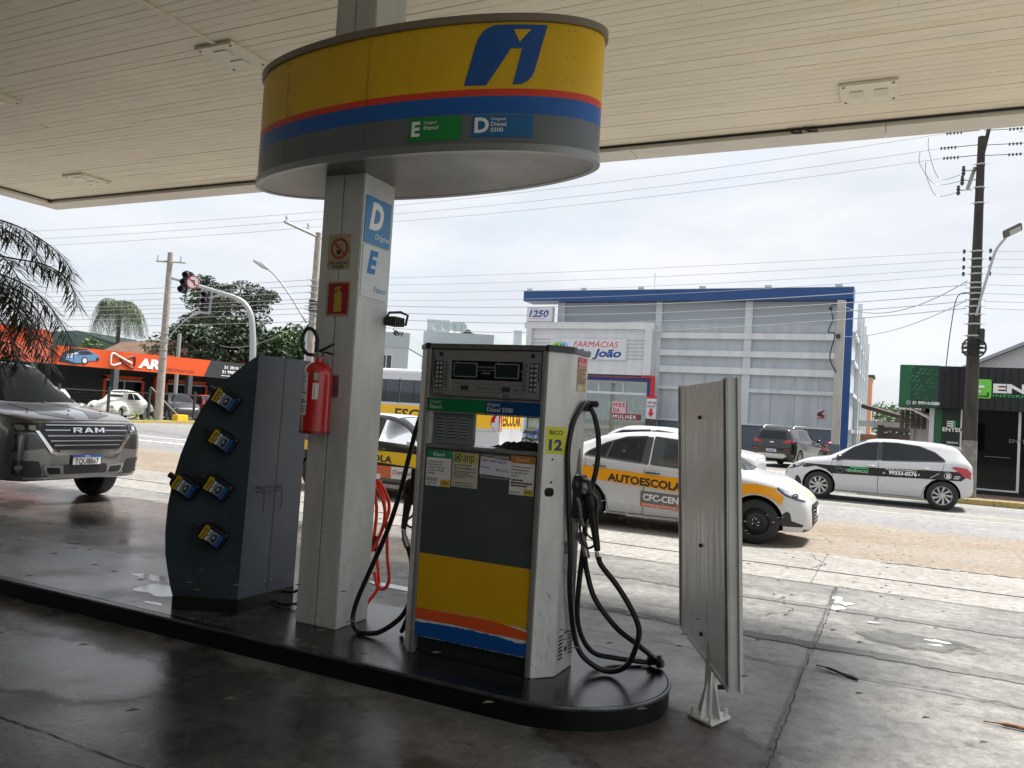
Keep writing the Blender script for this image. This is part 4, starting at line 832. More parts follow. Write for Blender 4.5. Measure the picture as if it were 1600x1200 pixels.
# ============================================================ OIL DISPLAY CABINET
oc = thing('oil_display', 'dark grey curved display cabinet with oil bottles beside the column', 'display cabinet', (-4.0, 4.24, .17))
OCM = mat('cabinet_grey', (.032, .048, .060), .42, var=.16, scale=3, rvar=.08); OCM2 = mat('cabinet_side_grey', (.085, .102, .125), .45, .1, var=.14, scale=3, bump=.05, rvar=.1)
u = Vector((.922, .388, 0)); a = Vector((-4.221, 3.801, 0))
prof = [(0, .262), (-.022, .33), (-.041, .405), (-.068, .529), (-.079, .675), (-.075, .843), (-.053, 1.013), (-.014, 1.184), (.042, 1.356), (.117, 1.521), (.223, 1.663), (.344, 1.776), (.462, 1.870)]
back = [(.436, .262), (.44, .6), (.446, 1.0), (.456, 1.5), (.466, 1.870)]
def ocp(s_, z, side): 
    x = a.x+u.x*s_; y = a.y+u.y*s_; return (x, y if side == 0 else 8.48-y, z)
ring = prof+back[::-1]; ring = ring[:-1] if ring[-1] == ring[0] else ring
for side in (0, 1):
    b = MB(); b.add([ocp(s_, z, side) for s_, z in ring], [list(range(len(ring)))]); b.build('bottle_face', OCM, oc, world=True)
b = MB(); k = len(prof); b.add([ocp(s_, z, 0) for s_, z in prof]+[ocp(s_, z, 1) for s_, z in prof], [(i, i+1, k+i+1, k+i) for i in range(k-1)]); b.build('curved_front', OCM, oc, world=True, smooth=40)
bl = [(-3.820, 3.969), (-3.818, 4.239), (-3.818, 4.241), (-3.84, 4.511)]
b = MB(); lo = ocp(*back[0], 0); hi = ocp(*back[-1], 0); lo2 = ocp(*back[0], 1); hi2 = ocp(*back[-1], 1)
m0 = tuple((p+q)/2 for p, q in zip(lo, lo2)); m1 = tuple((p+q)/2 for p, q in zip(hi, hi2)); e = .0025
b.add([lo, (m0[0], m0[1]-e, m0[2]), (m1[0], m1[1]-e, m1[2]), hi], [(0, 1, 2, 3)]); b.add([(m0[0], m0[1]+e, m0[2]), lo2, hi2, (m1[0], m1[1]+e, m1[2])], [(0, 1, 2, 3)])
b.add([(lo[0]-.01, lo[1], lo[2]), (lo2[0]-.01, lo2[1], lo2[2]), (hi2[0]-.01, hi2[1], hi2[2]), (hi[0]-.01, hi[1], hi[2])], [(0, 1, 2, 3)]); b.build('back_doors', OCM2, oc, world=True)
b = MB(); b.add([hi, hi2, ocp(*prof[-1], 1), ocp(*prof[-1], 0)], [(0, 1, 2, 3)]); b.build('top_edge', OCM2, oc, world=True)
b = MB(); P = [ocp(0, 0, 0), ocp(.44, 0, 0), ocp(.44, 0, 1), ocp(0, 0, 1)]; b.prism([(p[0], p[1]) for p in P], (0, 0, 0), X3, Y3, .171, .26); b.build('plinth', mat('plinth_black', (.008, .008, .008), .45), oc, world=True)
b = MB()
for yy in (4.03, 4.21, 4.27, 4.45):
    for zz in (.35, .7, 1.1, 1.45, 1.8): b.cyl((-3.822+.0, yy, zz), (-3.815, yy, zz), .004, n=6)
b.build('rivet', STEEL, oc, world=True)
b = MB()
for yy in (4.09, 4.26): b.tube([(-3.82, yy, .98), (-3.77, yy, .98), (-3.76, yy, .90), (-3.78, yy+.01, .83)], .003, 5)
for zz in (.96, .99): b.tube([(-3.815, 4.06, zz), (-3.79, 4.06, zz), (-3.79, 4.29, zz), (-3.815, 4.29, zz)], .003, 5)
b.build('wire_hook', BLKPL, oc, world=True)
b = MB()
for s_ in (.10, .16):
    p = Vector(ocp(s_, 1.30, 0)); n_ = Vector((u.y, -u.x, 0)); b.tube([p, p+n_*.02, p+n_*.02+Z3*-.06, p+Z3*-.06], .002, 4)
b.build('empty_bracket', BLKPL, oc, world=True)
b = MB(); rr = random.Random(61)
for k in range(34):
    s_ = rr.uniform(.02, .42); z = rr.choice((rr.uniform(.28, .6), rr.uniform(.6, 1.5))); L_ = rr.uniform(.01, .05); a_ = rr.uniform(0, 3)
    q = [(s_, z), (s_+L_*math.cos(a_), z+L_*math.sin(a_)), (s_+L_*math.cos(a_)+.002, z+L_*math.sin(a_)+.0015), (s_+.002, z+.0015)]; b.add([(Vector(ocp(*p, 0))+Vector((.388, -.922, 0))*.0008)[:] for p in q], [(0, 1, 2, 3)])
for k in range(30):
    y_ = rr.uniform(4.0, 4.48); z = .27+abs(rr.gauss(0, .3)); L_ = rr.uniform(.005, .03); b.add([(-3.8145, y_, z), (-3.8145, y_+L_, z+.004), (-3.8145, y_+L_, z+.008), (-3.8145, y_, z+.003)], [(0, 1, 2, 3)])
b.build('scuff_marks', mat('pale_scuff', (.13, .145, .155), .7), oc, world=True)
# bottles
nv = Vector((.388, -.922, 0))
BOT = mat('bottle_black', (.010, .010, .011), .25)
def bottle(label):
    t = thing('oil_bottle', label, 'oil bottle', (0, 0, 0), 0, 'black oil bottles hanging on the display cabinet')
    # local: x along the face, z up, y = into the cabinet (front at -y); drawn upright then tilted
    T = Matrix.Rotation(R_(-0), 4, 'Y')
    W_, H_, D_ = .058, .095, .032
    def tilt(p): c, s_ = math.cos(R_(60)), math.sin(R_(60)); return (p[0]*c-p[2]*s_, p[1], p[0]*s_+p[2]*c)
    def bb(b): b.v = [tilt(p) for p in b.v]; return b
    pf = [(-W_, -H_), (W_, -H_), (W_+.004, -H_+.01), (W_+.004, H_*.55), (W_*.7, H_*.85), (W_*.35, H_*.98), (-W_*.15, H_), (-W_*.6, H_*.95), (-W_-.002, H_*.6), (-W_-.004, -H_+.01)]
    b = MB(); b.prism(pf, (0, -.012, 0), X3, Z3, 0, .064); bb(b).build('body', BOT, t, bev=.012)
    b = MB(); b.cyl((W_*.1, -.044, H_*.95), (W_*.1, -.044, H_+.034), .019, n=14); bb(b).build('cap', BLKPL, t, smooth=40)
    def dec(name, P, m, d): b = MB(); b.add([(x, -.0762-d, z) for x, z in P], [list(range(len(P)))]); bb(b).build(name, m, t)
    dec('yellow_label', rrect(-.047, .030, .047, .066, .006), mat('bottle_yellow', (.50, .33, .012), .4), .001)
    dec('blue_label', rrect(-.045, -.082, .045, .028, .005), mat('bottle_navy', (.01, .03, .08), .35), .001)
    dec('picture_label', rrect(-.037, -.050, .037, .000, .004), mat('bottle_pale', (.22, .30, .36), .4), .0016)
    dec('cyan_label', rrect(-.042, -.076, .042, -.055, .004), mat('bottle_cyan', (.008, .10, .30), .4), .0016)
    b = MB(); 
    for tx, z, h, w in (('ipiranga', .042, .014, .066),): b.text(tx, (-.035, -.0762, z), X3, Z3, h, .002, .03, w=w)
    b.flat([(-.03, -.045), (.02, -.045), (.03, -.03), (.015, -.01), (-.005, -.005), (-.03, -.02)], (0, -.0762, 0), X3, Z3, .0022); bb(b).build('label_ink', INK, t)
    b = MB(); b.text('BRUTUS', (-.040, -.0762, .006), X3, Z3, .017, .002, .05, w=.078); b.text('T5', (-.01, -.0762, -.030), X3, Z3, .013, .003, .03); bb(b).build('label_text', WINK, t)
    b = MB(); b.tube([(.0, -.012, .02), (.0, .012, .02)], .006, 6); bb(b).build('hanger', STEEL, t)
    return t
pos = [(.282, 1.565, 'oil bottle at the top of the cabinet face'), (.284, 1.299, 'oil bottle second from the top on the cabinet face'), (.057, .986, 'oil bottle at the left curved edge of the cabinet face'), (.272, .992, 'oil bottle right of the edge bottle at mid height'), (.265, .681, 'lowest oil bottle on the cabinet face')]
B0 = None
ang = math.atan2(u.y, u.x)
for s_, z, lb in pos:
    lb = 'black '+lb
    p = Vector(ocp(s_, z, 0))+nv*.013
    if B0 is None: B0 = bottle(lb); B0.location = p; B0.rotation_euler = (0, 0, ang)
    else: dup(B0, p, ang, lb)
# cables under the cabinet
t = thing('power_cable', 'black cables looping out from under the display cabinet', 'cable', (-3.6, 4.4, .18)); b = MB()
b.tube(smooth_path([(-3.83, 4.40, .24), (-3.70, 4.38, .26), (-3.6, 4.40, .32), (-3.5, 4.43, .33), (-3.43, 4.45, .30)], 6), .009, 8); b.tube(smooth_path([(-3.86, 4.34, .19), (-3.72, 4.30, .185), (-3.6, 4.35, .21), (-3.50, 4.40, .26), (-3.42, 4.42, .27)], 6), .009, 8); b.tube(smooth_path([(-3.56, 4.36, .26), (-3.53, 4.33, .21), (-3.48, 4.34, .185), (-3.40, 4.42, .18)], 6), .008, 8)
b.build('cable_run', BLACK, t, world=True, smooth=60)
# ============================================================ SIGN BOARD SEEN FROM ITS EDGE
bd = thing('sign_board', 'tall grey metal sign board seen nearly edge-on standing on a white post', 'sign board', (-.821, 4.302, .047))
phi, th = .436, .058; d = Vector((math.sin(phi), -math.cos(phi), 0)); m_ = Vector((-math.cos(phi), -math.sin(phi), 0)); up = Z3*math.cos(th)+m_*math.sin(th); nb = up.cross(d)
P0 = Vector((-.652, 3.892, .349)); W_, H_ = 1.153, 1.469; T_ = .046
nb = m_*math.cos(th)-Z3*math.sin(th)     # outward from the visible face (to picture left)
def bp(s_, t_, n_): return P0-d*(W_-s_)+up*t_+nb*n_      # s_ 0 far .. W_ near
def slab(b, s0, t0, n0, s1, t1, n1):
    v = [bp(s_, t_, n_) for n_ in (n0, n1) for t_ in (t0, t1) for s_ in (s0, s1)]; return b.add([q[:] for q in v], [(0, 2, 3, 1), (4, 5, 7, 6), (0, 1, 5, 4), (2, 6, 7, 3), (0, 4, 6, 2), (1, 3, 7, 5)])
BDM = mat('board_galvanised', (.50, .505, .49), .40, .35, var=.15, scale=3.0, stretch=(7, 7, .30), rvar=.14)
b = MB(); slab(b, .0, .02, -T_+.012, W_-.012, H_-.02, -.02); b.build('core', BDM, bd, world=True)
for s0, s1, dn in ((.0, .16, .0), (.163, .566, -.001), (.569, 1.0, .0), (1.003, 1.07, .002)):
    b = MB(); slab(b, s0, .006, -.02, s1, H_-.004, dn); b.build('sheet', BDM, bd, world=True)
b = MB(); slab(b, 1.072, -.004, -.02, 1.090, H_+.006, .006); slab(b, 1.090, -.004, -.02, W_, H_+.006, -.006); slab(b, W_-.012, -.006, -.03, W_+.001, H_+.008, .006); slab(b, .0, -.014, -.03, W_, .006, .010); slab(b, -.008, -.01, -T_, .006, H_+.004, .010)
b.build('edge_frame', mat('board_frame', (.46, .465, .455), .4, .5, var=.15, scale=6), bd, world=True)
b = MB(); slab(b, W_, -.004, -T_, W_+.004, H_+.004, .0); b.build('end_channel', mat('channel_pale', (.50, .51, .49), .45, .3, var=.06), bd, world=True)
b = MB(); slab(b, W_+.001, -.01, -T_-.012, W_+.02, H_+.008, -T_+.004); b.build('end_lip', BDM, bd, world=True)
b = MB()
for t_ in (.10, .58, 1.28): p = bp(.567, t_, .0); q = bp(.567, t_, .012); b.cyl(p, q, .010, n=8); b.cyl(bp(.54, t_, .001), bp(.54, t_, .006), .006, n=6)
b.cyl(bp(1.05, -.02, -.0), bp(1.05, -.02, .03), .012, n=8); b.build('bolt', mat('rusty_bolt', (.05, .04, .03), .6, .4), bd, world=True)
for k, sx in enumerate(((.20, .012), (.66, .01), (.79, .006), (.86, .008))):
    pass
PSTW = mat('post_white_paint', (.62, .63, .60), .5, var=.10, scale=12)
ex = Vector((.845, -.535, 0)); ey = Vector((.335, .942, 0)); pc = Vector((-.821, 4.302, .047))
def pp(a_, c_, z): return pc+ex*a_+ey*c_+Z3*z
def pbox(b, a0, c0, z0, a1, c1, z1):
    v = [pp(x, y, z) for z in (z0, z1) for y in (c0, c1) for x in (a0, a1)]; return b.add([q[:] for q in v], [(0, 2, 3, 1), (4, 5, 7, 6), (0, 1, 5, 4), (2, 6, 7, 3), (0, 4, 6, 2), (1, 3, 7, 5)])
b = MB(); pbox(b, -.085, -.095, .012, .085, .095, .024); b.build('base_plate', PSTW, bd, world=True)
b = MB(); pbox(b, -.022, -.030, .024, .022, -.024, .40); pbox(b, -.022, .024, .024, .022, .030, .40); pbox(b, -.003, -.024, .024, .003, .024, .40); b.build('post', PSTW, bd, world=True)
b = MB()
b.add([pp(x, y, z)[:] for x, y, z in ((-.022, -.003, .024), (-.082, -.003, .024), (-.022, -.003, .22), (-.022, .003, .024), (-.082, .003, .024), (-.022, .003, .22))], [(0, 1, 2), (3, 5, 4), (0, 3, 4, 1), (1, 4, 5, 2)])
b.add([pp(x, y, z)[:] for x, y, z in ((.022, -.003, .024), (.082, -.003, .024), (.022, -.003, .22), (.022, .003, .024), (.082, .003, .024), (.022, .003, .22))], [(0, 2, 1), (3, 4, 5), (0, 1, 4, 3), (1, 2, 5, 4)])
b.add([pp(x, y, z)[:] for x, y, z in ((-.003, -.030, .024), (-.003, -.092, .024), (-.003, -.030, .22), (.003, -.030, .024), (.003, -.092, .024), (.003, -.030, .22))], [(0, 2, 1), (3, 4, 5), (0, 1, 4, 3), (1, 2, 5, 4)])
b.build('gusset', PSTW, bd, world=True)
b = MB()
for x in (-.065, .065):
    for y in (-.075, .075): b.cyl(pp(x, y, .024), pp(x, y, .062), .008, n=8); b.cyl(pp(x, y, .024), pp(x, y, .034), .014, n=6)
b.build('anchor_bolt', PSTW, bd, world=True)
b = MB(); b.cyl((-1.03+.16, 4.46, .33), (-1.02+.16, 4.46, .60), .004, n=6)
# hidden upper part of the post behind the sheet
b = MB(); q0 = pp(0, 0, .40); q1 = P0-d*.60+up*1.2-nb*(T_+.02); b.cyl(pp(0, 0, .36), (P0-d*.48+up*.30-nb*(T_*.5))[:], .026, n=8); b.build('post_head', PSTW, bd, world=True)
# twigs and leaves on the ground
TW = mat('twig', (.05, .038, .028), .8)
t = tag(MB().tube(smooth_path([(-.41, 5.69, .012), (-.33, 5.64, .02), (-.24, 5.57, .018), (-.15, 5.53, .012)], 4), [.004]*4+[.009]*5+[.011]*3+[.008], 6).build('twig', TW, smooth=60), 'dark dry frond tip lying on the concrete right of the board post', 'twig')
t = tag(MB().tube(smooth_path([(.50, 5.16, .012), (.60, 5.15, .02), (.72, 5.14, .02), (.95, 5.12, .014)], 4), [.004]*4+[.012]*9, 6).build('twig', mat('twig_tan', (.22, .12, .06), .8), smooth=60), 'brown dry frond piece at the right edge of the photo', 'twig')
rr = random.Random(31); b = MB()
for i in range(520):
    x = rr.uniform(-5.5, 2.4); y = rr.uniform(1.3, 8.6)
    if 3.2 < y < 5.0 and x < -.8: continue; r = rr.uniform(.0025, .009)*(2.2 if rr.random() < .06 else 1); a_ = rr.uniform(0, 3); z = .012+rr.uniform(0, .004)
    c_, s_ = math.cos(a_), math.sin(a_); b.add([(x+c_*r, y+s_*r, z), (x-s_*r*.4, y+c_*r*.4, z+.004), (x-c_*r, y-s_*r, z), (x+s_*r*.4, y-c_*r*.4, z+.002)], [(0, 1, 2, 3)])
o = b.build('leaf_litter', mat('dry_leaf', (.10, .085, .06), .8, var=.4)); o['kind'] = 'stuff'; o['label'] = 'scattered crumbs and dry leaf bits on the concrete'; o['category'] = 'litter'

# the slab falls a few centimetres from the pump island to the drain: lay everything flat on it
def fall(y): return .045*max(0, min(1, (8.86-y)/(8.86-4.9)))
for o in list(COL.objects):
    nm = o.name.split('.')[0]
    if o.type == 'MESH' and o.parent is None and nm in ('forecourt', 'oily_lane', 'damp_lane', 'wet_patch', 'rust_stain', 'oil_drip', 'tyre_mark', 'ground_crack', 'puddle', 'paint_splash', 'leaf_litter', 'twig'):
        if nm == 'puddle' and o.data.vertices[0].co.z > .1: continue
        bm = bmesh.new(); bm.from_mesh(o.data); ly = o.location.y
        for yy in (4.9, 8.86): bmesh.ops.bisect_plane(bm, geom=bm.verts[:]+bm.edges[:]+bm.faces[:], plane_co=(0, yy-ly, 0), plane_no=(0, 1, 0), dist=1e-6)
        for v in bm.verts: v.co.z += fall(v.co.y+ly)
        bm.to_mesh(o.data); bm.free()
# ============================================================ VEHICLES
TYRE = mat('tyre', (.022, .022, .023), .75, bump=.2, bscale=50)
RIM = mat('rim_silver', (.55, .56, .57), .3, .7); RIMB = mat('rim_black', (.02, .02, .021), .4)
PWHITE = mat('car_white', (.56, .57, .58), .22, coat=.6); PBLACK = mat('car_black', (.008, .008, .009), .2, coat=.6)
GLASSD = mat('tinted_glass', (.008, .011, .013), .03, spec=.4); TRIMB = mat('trim_black', (.015, .015, .016), .5)
LAMPC = mat('lamp_clear', (.45, .47, .50), .08, .5, spec=.9); LAMPR = mat('lamp_red', (.42, .008, .012), .12, coat=.6)
SEAT = mat('seat_cloth', (.02, .02, .022), .8); UNDER = mat('underbody', (.01, .01, .01), .8)
def pch(P, x):
    # piecewise cubic through (x,y) control points without overshoot
    xs = [p[0] for p in P]; ys = [p[1] for p in P]
    if x <= xs[0]: return ys[0]
    if x >= xs[-1]: return ys[-1]
    i = max(k for k in range(len(xs)-1) if xs[k] <= x); h = xs[i+1]-xs[i]
    def sl(k): return (ys[k+1]-ys[k])/(xs[k+1]-xs[k])
    def tg(k):
        if k == 0: return sl(0)
        if k == len(xs)-1: return sl(k-1)
        a, b = sl(k-1), sl(k); return 0 if a*b <= 0 else 2*a*b/(a+b)
    t = (x-xs[i])/h; a, b = tg(i), tg(i+1)
    return (2*t**3-3*t*t+1)*ys[i]+(t**3-2*t*t+t)*h*a+(-2*t**3+3*t*t)*ys[i+1]+(t**3-t*t)*h*b
def body_mesh(S):
    # S: top, bot, plan (half width), belt, roofw (half width of roof), x0 (rear) x1 (front)
    xs = sorted(set([S['x0'], S['x1']]+[p[0] for k in ('top', 'bot', 'plan', 'belt') for p in S[k] if S['x0'] <= p[0] <= S['x1']]+[S['x0']+(S['x1']-S['x0'])*i/70 for i in range(71)]))
    vs = []; n = None; dense = []
    for x in xs:
        zt = pch(S['top'], x); zb = pch(S['bot'], x); w = pch(S['plan'], x); zs = min(pch(S['belt'], x), zt-.05); zs = max(zs, zb+.12)
        gh = max(0, zt-zs); k = min(1, max(0, (gh-.06)/S.get('gh', .42))); k = k*k*(3-2*k)*.35+k*.65
        wr = w*.90*(1-k)+S['roofw']*k*min(1, w/(S['W']/2)+.02); H = zs-zb; r = S.get('round', .05)
        pr = [(0, zb), (w*.80, zb), (w*.93, zb+.012), (w*.972, zb+min(.07, H*.2)), (w*.992, zb+H*.33), (w*1.0, zb+H*.6), (w*.993, zb+H*.80), (w*.975, zs-min(.05, H*.08)), (w*.950, zs)]
        e = min(.09, gh*.35)
        for t in (.3, .62, .9): pr.append((w*.950*(1-t)+wr*t, zs+(zt-e-zs)*t))
        pr += [(wr*.965, zt-e*.62), (wr*.88, zt-e*.30), (wr*.62, zt-e*.08), (0, zt)]
        ring = pr+[(-a, b) for a, b in pr[-2:0:-1]]; n = len(ring); vs += [(x, a, b) for a, b in ring]
    N = len(xs); fs = [(i*n+j, i*n+(j+1) % n, (i+1)*n+(j+1) % n, (i+1)*n+j) for i in range(N-1) for j in range(n)]
    fs += [list(range(n))[::-1], list(range((N-1)*n, N*n))]; fs = [f[::-1] for f in fs]
    b = MB(); b.add(vs, fs); return b
def applied_boolean(o, cutters):
    for c in cutters:
        m = o.modifiers.new('c', 'BOOLEAN'); m.object = c; m.operation = 'DIFFERENCE'; m.solver = 'EXACT'; m.material_mode = 'TRANSFER'
    dg = bpy.context.evaluated_depsgraph_get(); dg.update(); me = bpy.data.meshes.new_from_object(o.evaluated_get(dg)); o.modifiers.clear(); o.data = me
    for c in cutters: bpy.data.objects.remove(c)
def wheel(t, x, y, r, wd, style='spoke', parts=True):
    s = 1 if y > 0 else -1; yo = y; rr = r*(.66 if style != 'big' else .68)
    b = MB(); b.lathe([(rr-.01, -wd/2+.02), (rr, -wd/2), (r-.03, -wd/2), (r-.006, -wd/2+.02), (r, -wd/4), (r, wd/4), (r-.006, wd/2-.02), (r-.03, wd/2), (rr, wd/2), (rr-.01, wd/2-.02)], (0, 0, 0), 'y', 36)
    w = thing_part('wheel', t); w_ = b.build('tyre', TYRE, t, smooth=40); w_.name = 'wheel'; w_.location = (x, yo-s*wd/2, r)
    if not parts: 
        b = MB(); b.lathe([(0, 0), (rr, 0)], (0, s*(wd/2-.03), 0), 'y', 16); b.build('rim', RIM, w_); return w_
    m = RIMB if style == 'steel' else RIM
    b = MB(); f = s*(wd/2-.012)
    b.lathe([(rr, f), (rr-.015, f), (rr-.025, f-s*.03), (rr-.03, f-s*.07)], (0, 0, 0), 'y', 36)
    b.lathe([(0, f-s*.01), (.05, f-s*.01), (.065, f-s*.02), (.07, f-s*.05)], (0, 0, 0), 'y', 20)
    if style == 'steel':
        b.lathe([(.06, f-s*.04), (.12, f-s*.03), (.16, f-s*.055), (rr-.02, f-s*.06)], (0, 0, 0), 'y', 30)
    else:
        k = {'spoke': 9, 'five': 5, 'big': 6}.get(style, 9)
        for i in range(k):
            a = 2*PI*i/k; sw = .34 if style == 'spoke' else .42; tw = .38
            P = []
            for (rad, off) in ((.055, -sw*.8), (rr-.02, -sw*.42+tw), (rr-.02, sw*.42+tw), (.055, sw*.8)):
                P.append((rad*math.cos(a+off), f-s*(.012 if rad < .1 else .02), rad*math.sin(a+off)))
            Q = [(p[0]*.98, p[1]-s*.02, p[2]*.98) for p in P]
            b.add(P+Q, [(0, 1, 2, 3), (4, 7, 6, 5), (0, 4, 5, 1), (2, 6, 7, 3), (1, 5, 6, 2)])
    b.build('rim', m, w_, smooth=35)
    b = MB(); b.lathe([(0, f-s*.085), (rr-.02, f-s*.085)], (0, 0, 0), 'y', 24); b.build('brake_disc', TRIMB, w_)
    b = MB()
    for i in range(5 if style != 'steel' else 4): a = 2*PI*i/5; b.cyl((.038*math.cos(a)*1.2, f-s*.012, .038*math.sin(a)*1.2), (.038*math.cos(a)*1.2, f+s*.002, .038*math.sin(a)*1.2), .009, n=6)
    b.build('wheel_nut', CHROME if style == 'steel' else TRIMB, w_)
    return w_
def thing_part(*a): return None
def car(name, label, cat, loc, rz, S, paint, group=None, low=False):
    t = thing(name, label, cat, loc, rz, group); W = S['W']; wb = S['wb']; r = S['r']
    bm_ = body_mesh(S); bvh = BVHTree.FromPolygons(bm_.v, bm_.f)
    body = bm_.build('body', [paint, UNDER, TRIMB], t)
    cut = []; ar = r+S.get('gap', .055)
    for xw in (wb/2, -wb/2):
        for s in (1, -1):
            b = MB(); b.lathe([(0, 0), (ar, 0), (ar, .34), (0, .34)], (xw, (W/2-.29) if s > 0 else -(W/2-.29)-.34, r+.005), 'y', 36); c = b.build('cut', UNDER); bmq = bmesh.new(); bmq.from_mesh(c.data); bmesh.ops.remove_doubles(bmq, verts=bmq.verts, dist=1e-5); bmesh.ops.recalc_face_normals(bmq, faces=bmq.faces); bmq.to_mesh(c.data); bmq.free(); cut.append(c)
    if S.get('see'):
        for P in S['see']:
            b = MB(); b.prism(P, (0, 1.2, 0), X3, Z3, 0, 2.4); c = b.build('cut', SEAT); bmq = bmesh.new(); bmq.from_mesh(c.data); bmesh.ops.recalc_face_normals(bmq, faces=bmq.faces); bmq.to_mesh(c.data); bmq.free(); cut.append(c)
    bmq = bmesh.new(); bmq.from_mesh(body.data); bmesh.ops.remove_doubles(bmq, verts=bmq.verts, dist=1e-5); bmesh.ops.recalc_face_normals(bmq, faces=bmq.faces); bmq.to_mesh(body.data); bmq.free()
    for c in cut: c.location = (0, 0, 0)
    body.parent = None; applied_boolean(body, cut); body.parent = t
    me = body.data; me.polygons.foreach_set('use_smooth', [True]*len(me.polygons)); me.set_sharp_from_angle(angle=R_(32))
    for xw in (wb/2, -wb/2):
        for s in (1, -1): wheel(t, xw, s*(W/2-.015), r, .20 if not S.get('wide') else .235, S.get('rim', 'spoke'), not low)
    t['_'] = 0; del t['_']
    return t, bvh, body
def side(t, bvh, name, polys, m, s, off=.004, step=.09, texts=(), parent=None, W=.9, slope=0):
    # decal on the left (s=1) or right (s=-1) flank; texts read correctly from outside
    b = MB(); y = 1.5*s; u = Vector((-s, 0, slope))
    for p in polys: b.add([(x, y, z) for x, z in p], [list(range(len(p)))])
    for a in texts:
        b.text(a[0], (a[1], y, a[2]), u, Z3, a[3], 0, a[4] if len(a) > 4 else .01, a[6] if len(a) > 6 else 0, w=a[5] if len(a) > 5 else None)
    if not b.v: return None
    b.grid_cut(step, (0, 2)); b.project(bvh, (0, -s, 0), off, start=1); return b.build(name, m, parent or t, smooth=50)
def frontal(t, bvh, name, polys, m, sx=1, off=.004, step=.08, texts=(), parent=None):
    b = MB(); x = 4.0*sx; u = Vector((0, sx, 0))
    for p in polys: b.add([(x, y, z) for y, z in p], [list(range(len(p)))])
    for a in texts: b.text(a[0], (x, a[1], a[2]), u, Z3, a[3], 0, a[4] if len(a) > 4 else .01, w=a[5] if len(a) > 5 else None, align='c')
    b.grid_cut(step, (1, 2)); b.project(bvh, (-sx, 0, 0), off, start=1); return b.build(name, m, parent or t, smooth=50)
def topd(t, bvh, name, polys, m, off=.004, step=.09, parent=None):
    b = MB()
    for p in polys: b.add([(x, y, 3) for x, y in p], [list(range(len(p)))])
    b.grid_cut(step, (0, 1)); b.project(bvh, (0, 0, -1), off, start=1); return b.build(name, m, parent or t, smooth=60)
def ribbon(P, w=.008):
    out = []
    for (a, c), (e, f) in zip(P[:-1], P[1:]):
        L = math.hypot(e-a, f-c)+1e-9; nx, nz = -(f-c)/L*w/2, (e-a)/L*w/2; out.append([(a+nx, c+nz), (a-nx, c-nz), (e-nx, f-nz), (e+nx, f+nz)])
    return out
def mirror_part(t, x, y, z, m, s):
    b = MB(); b.ball((x, y+s*.09, z), .065, .095, .065, 12, 8); o = b.build('mirror', m, t, smooth=60)
    b = MB(); b.tube([(x+.03, y-s*.02, z-.05), (x+.01, y+s*.06, z-.04)], [.03, .022], 6); b.build('mirror_arm', TRIMB, o, smooth=60); return o
def handle(t, bvh, x, z, s, m, L=.17):
    loc, nrm, _, _ = bvh.ray_cast(Vector((x, 3*s, z)), Vector((0, -s, 0))); y = loc.y
    b = MB(); b.tube([(x-L/2, y-s*.005, z), (x-L/2+.02, y+s*.028, z+.004), (x+L/2-.02, y+s*.028, z+.004), (x+L/2, y-s*.005, z)], .013, 8); return b.build('door_handle', m, t, smooth=60)
# ---- compact hatchback / saloon geometry (front = +x)
def compact(sedan):
    wb = 2.56 if sedan else 2.53; f = wb/2+(.72 if sedan else .79); rr_ = -wb/2-(1.02 if sedan else .60)
    top = [(rr_, .86), (rr_+.02, 1.00), (rr_+.08, 1.045)] if sedan else [(rr_, .72), (rr_+.03, .98), (rr_+.10, 1.08)]
    if sedan: top += [(-wb/2-.62, 1.10), (-wb/2-.42, 1.135), (-wb/2-.10, 1.28), (-wb/2+.28, 1.415), (-.35, 1.468), (.10, 1.465), (.40, 1.41), (.72, 1.22), (1.02, 1.035), (1.12, .985), (1.5, .915), (f-.28, .80), (f-.10, .70), (f-.03, .62), (f, .56)]
    else: top += [(rr_+.22, 1.24), (rr_+.34, 1.375), (rr_+.50, 1.425), (-wb/2+.35, 1.462), (-.30, 1.475), (.10, 1.462), (.36, 1.405), (.70, 1.225), (1.02, 1.04), (1.12, .995), (1.5, .93), (f-.26, .81), (f-.09, .70), (f-.03, .62), (f, .55)]
    S = dict(W=1.73, wb=wb, r=.315, x0=rr_, x1=f, top=top, bot=[(rr_, .42), (rr_+.05, .34), (rr_+.3, .26), (-wb/2+.4, .19), (wb/2-.4, .185), (wb/2+.35, .20), (f-.12, .20), (f-.03, .25), (f, .32)],
             plan=[(rr_, .62), (rr_+.04, .70), (rr_+.14, .78), (rr_+.35, .835), (-wb/2+.3, .862), (.6, .865), (wb/2, .86), (wb/2+.35, .81), (f-.22, .72), (f-.08, .60), (f-.02, .47), (f, .36)],
             belt=[(rr_, 1.0), (rr_+.3, 1.045), (-wb/2, 1.02), (0, .955), (1.0, .90), (1.5, .84), (f-.2, .72), (f, .52)], roofw=.565, gh=.40)
    return S
def compact_windows(S, sedan):
    wb = S['wb']
    if sedan: F = [(.90, .955), (.985, .93), (-.26, .995), (-.27, 1.395), (.30, 1.352), (.56, 1.235)]; R = [(-.40, 1.0), (-.39, 1.395), (-.72, 1.365), (-1.02, 1.26), (-1.26, 1.12), (-1.32, 1.06)]
    else: F = [(.93, .955), (1.0, .935), (.06, .985), (.05, 1.385), (.28, 1.355), (.55, 1.24)]; R = [(-.04, .99), (-.03, 1.392), (-.35, 1.395), (-.80, 1.35), (-1.10, 1.24), (-1.28, 1.10), (-1.30, 1.055)]
    return F, R
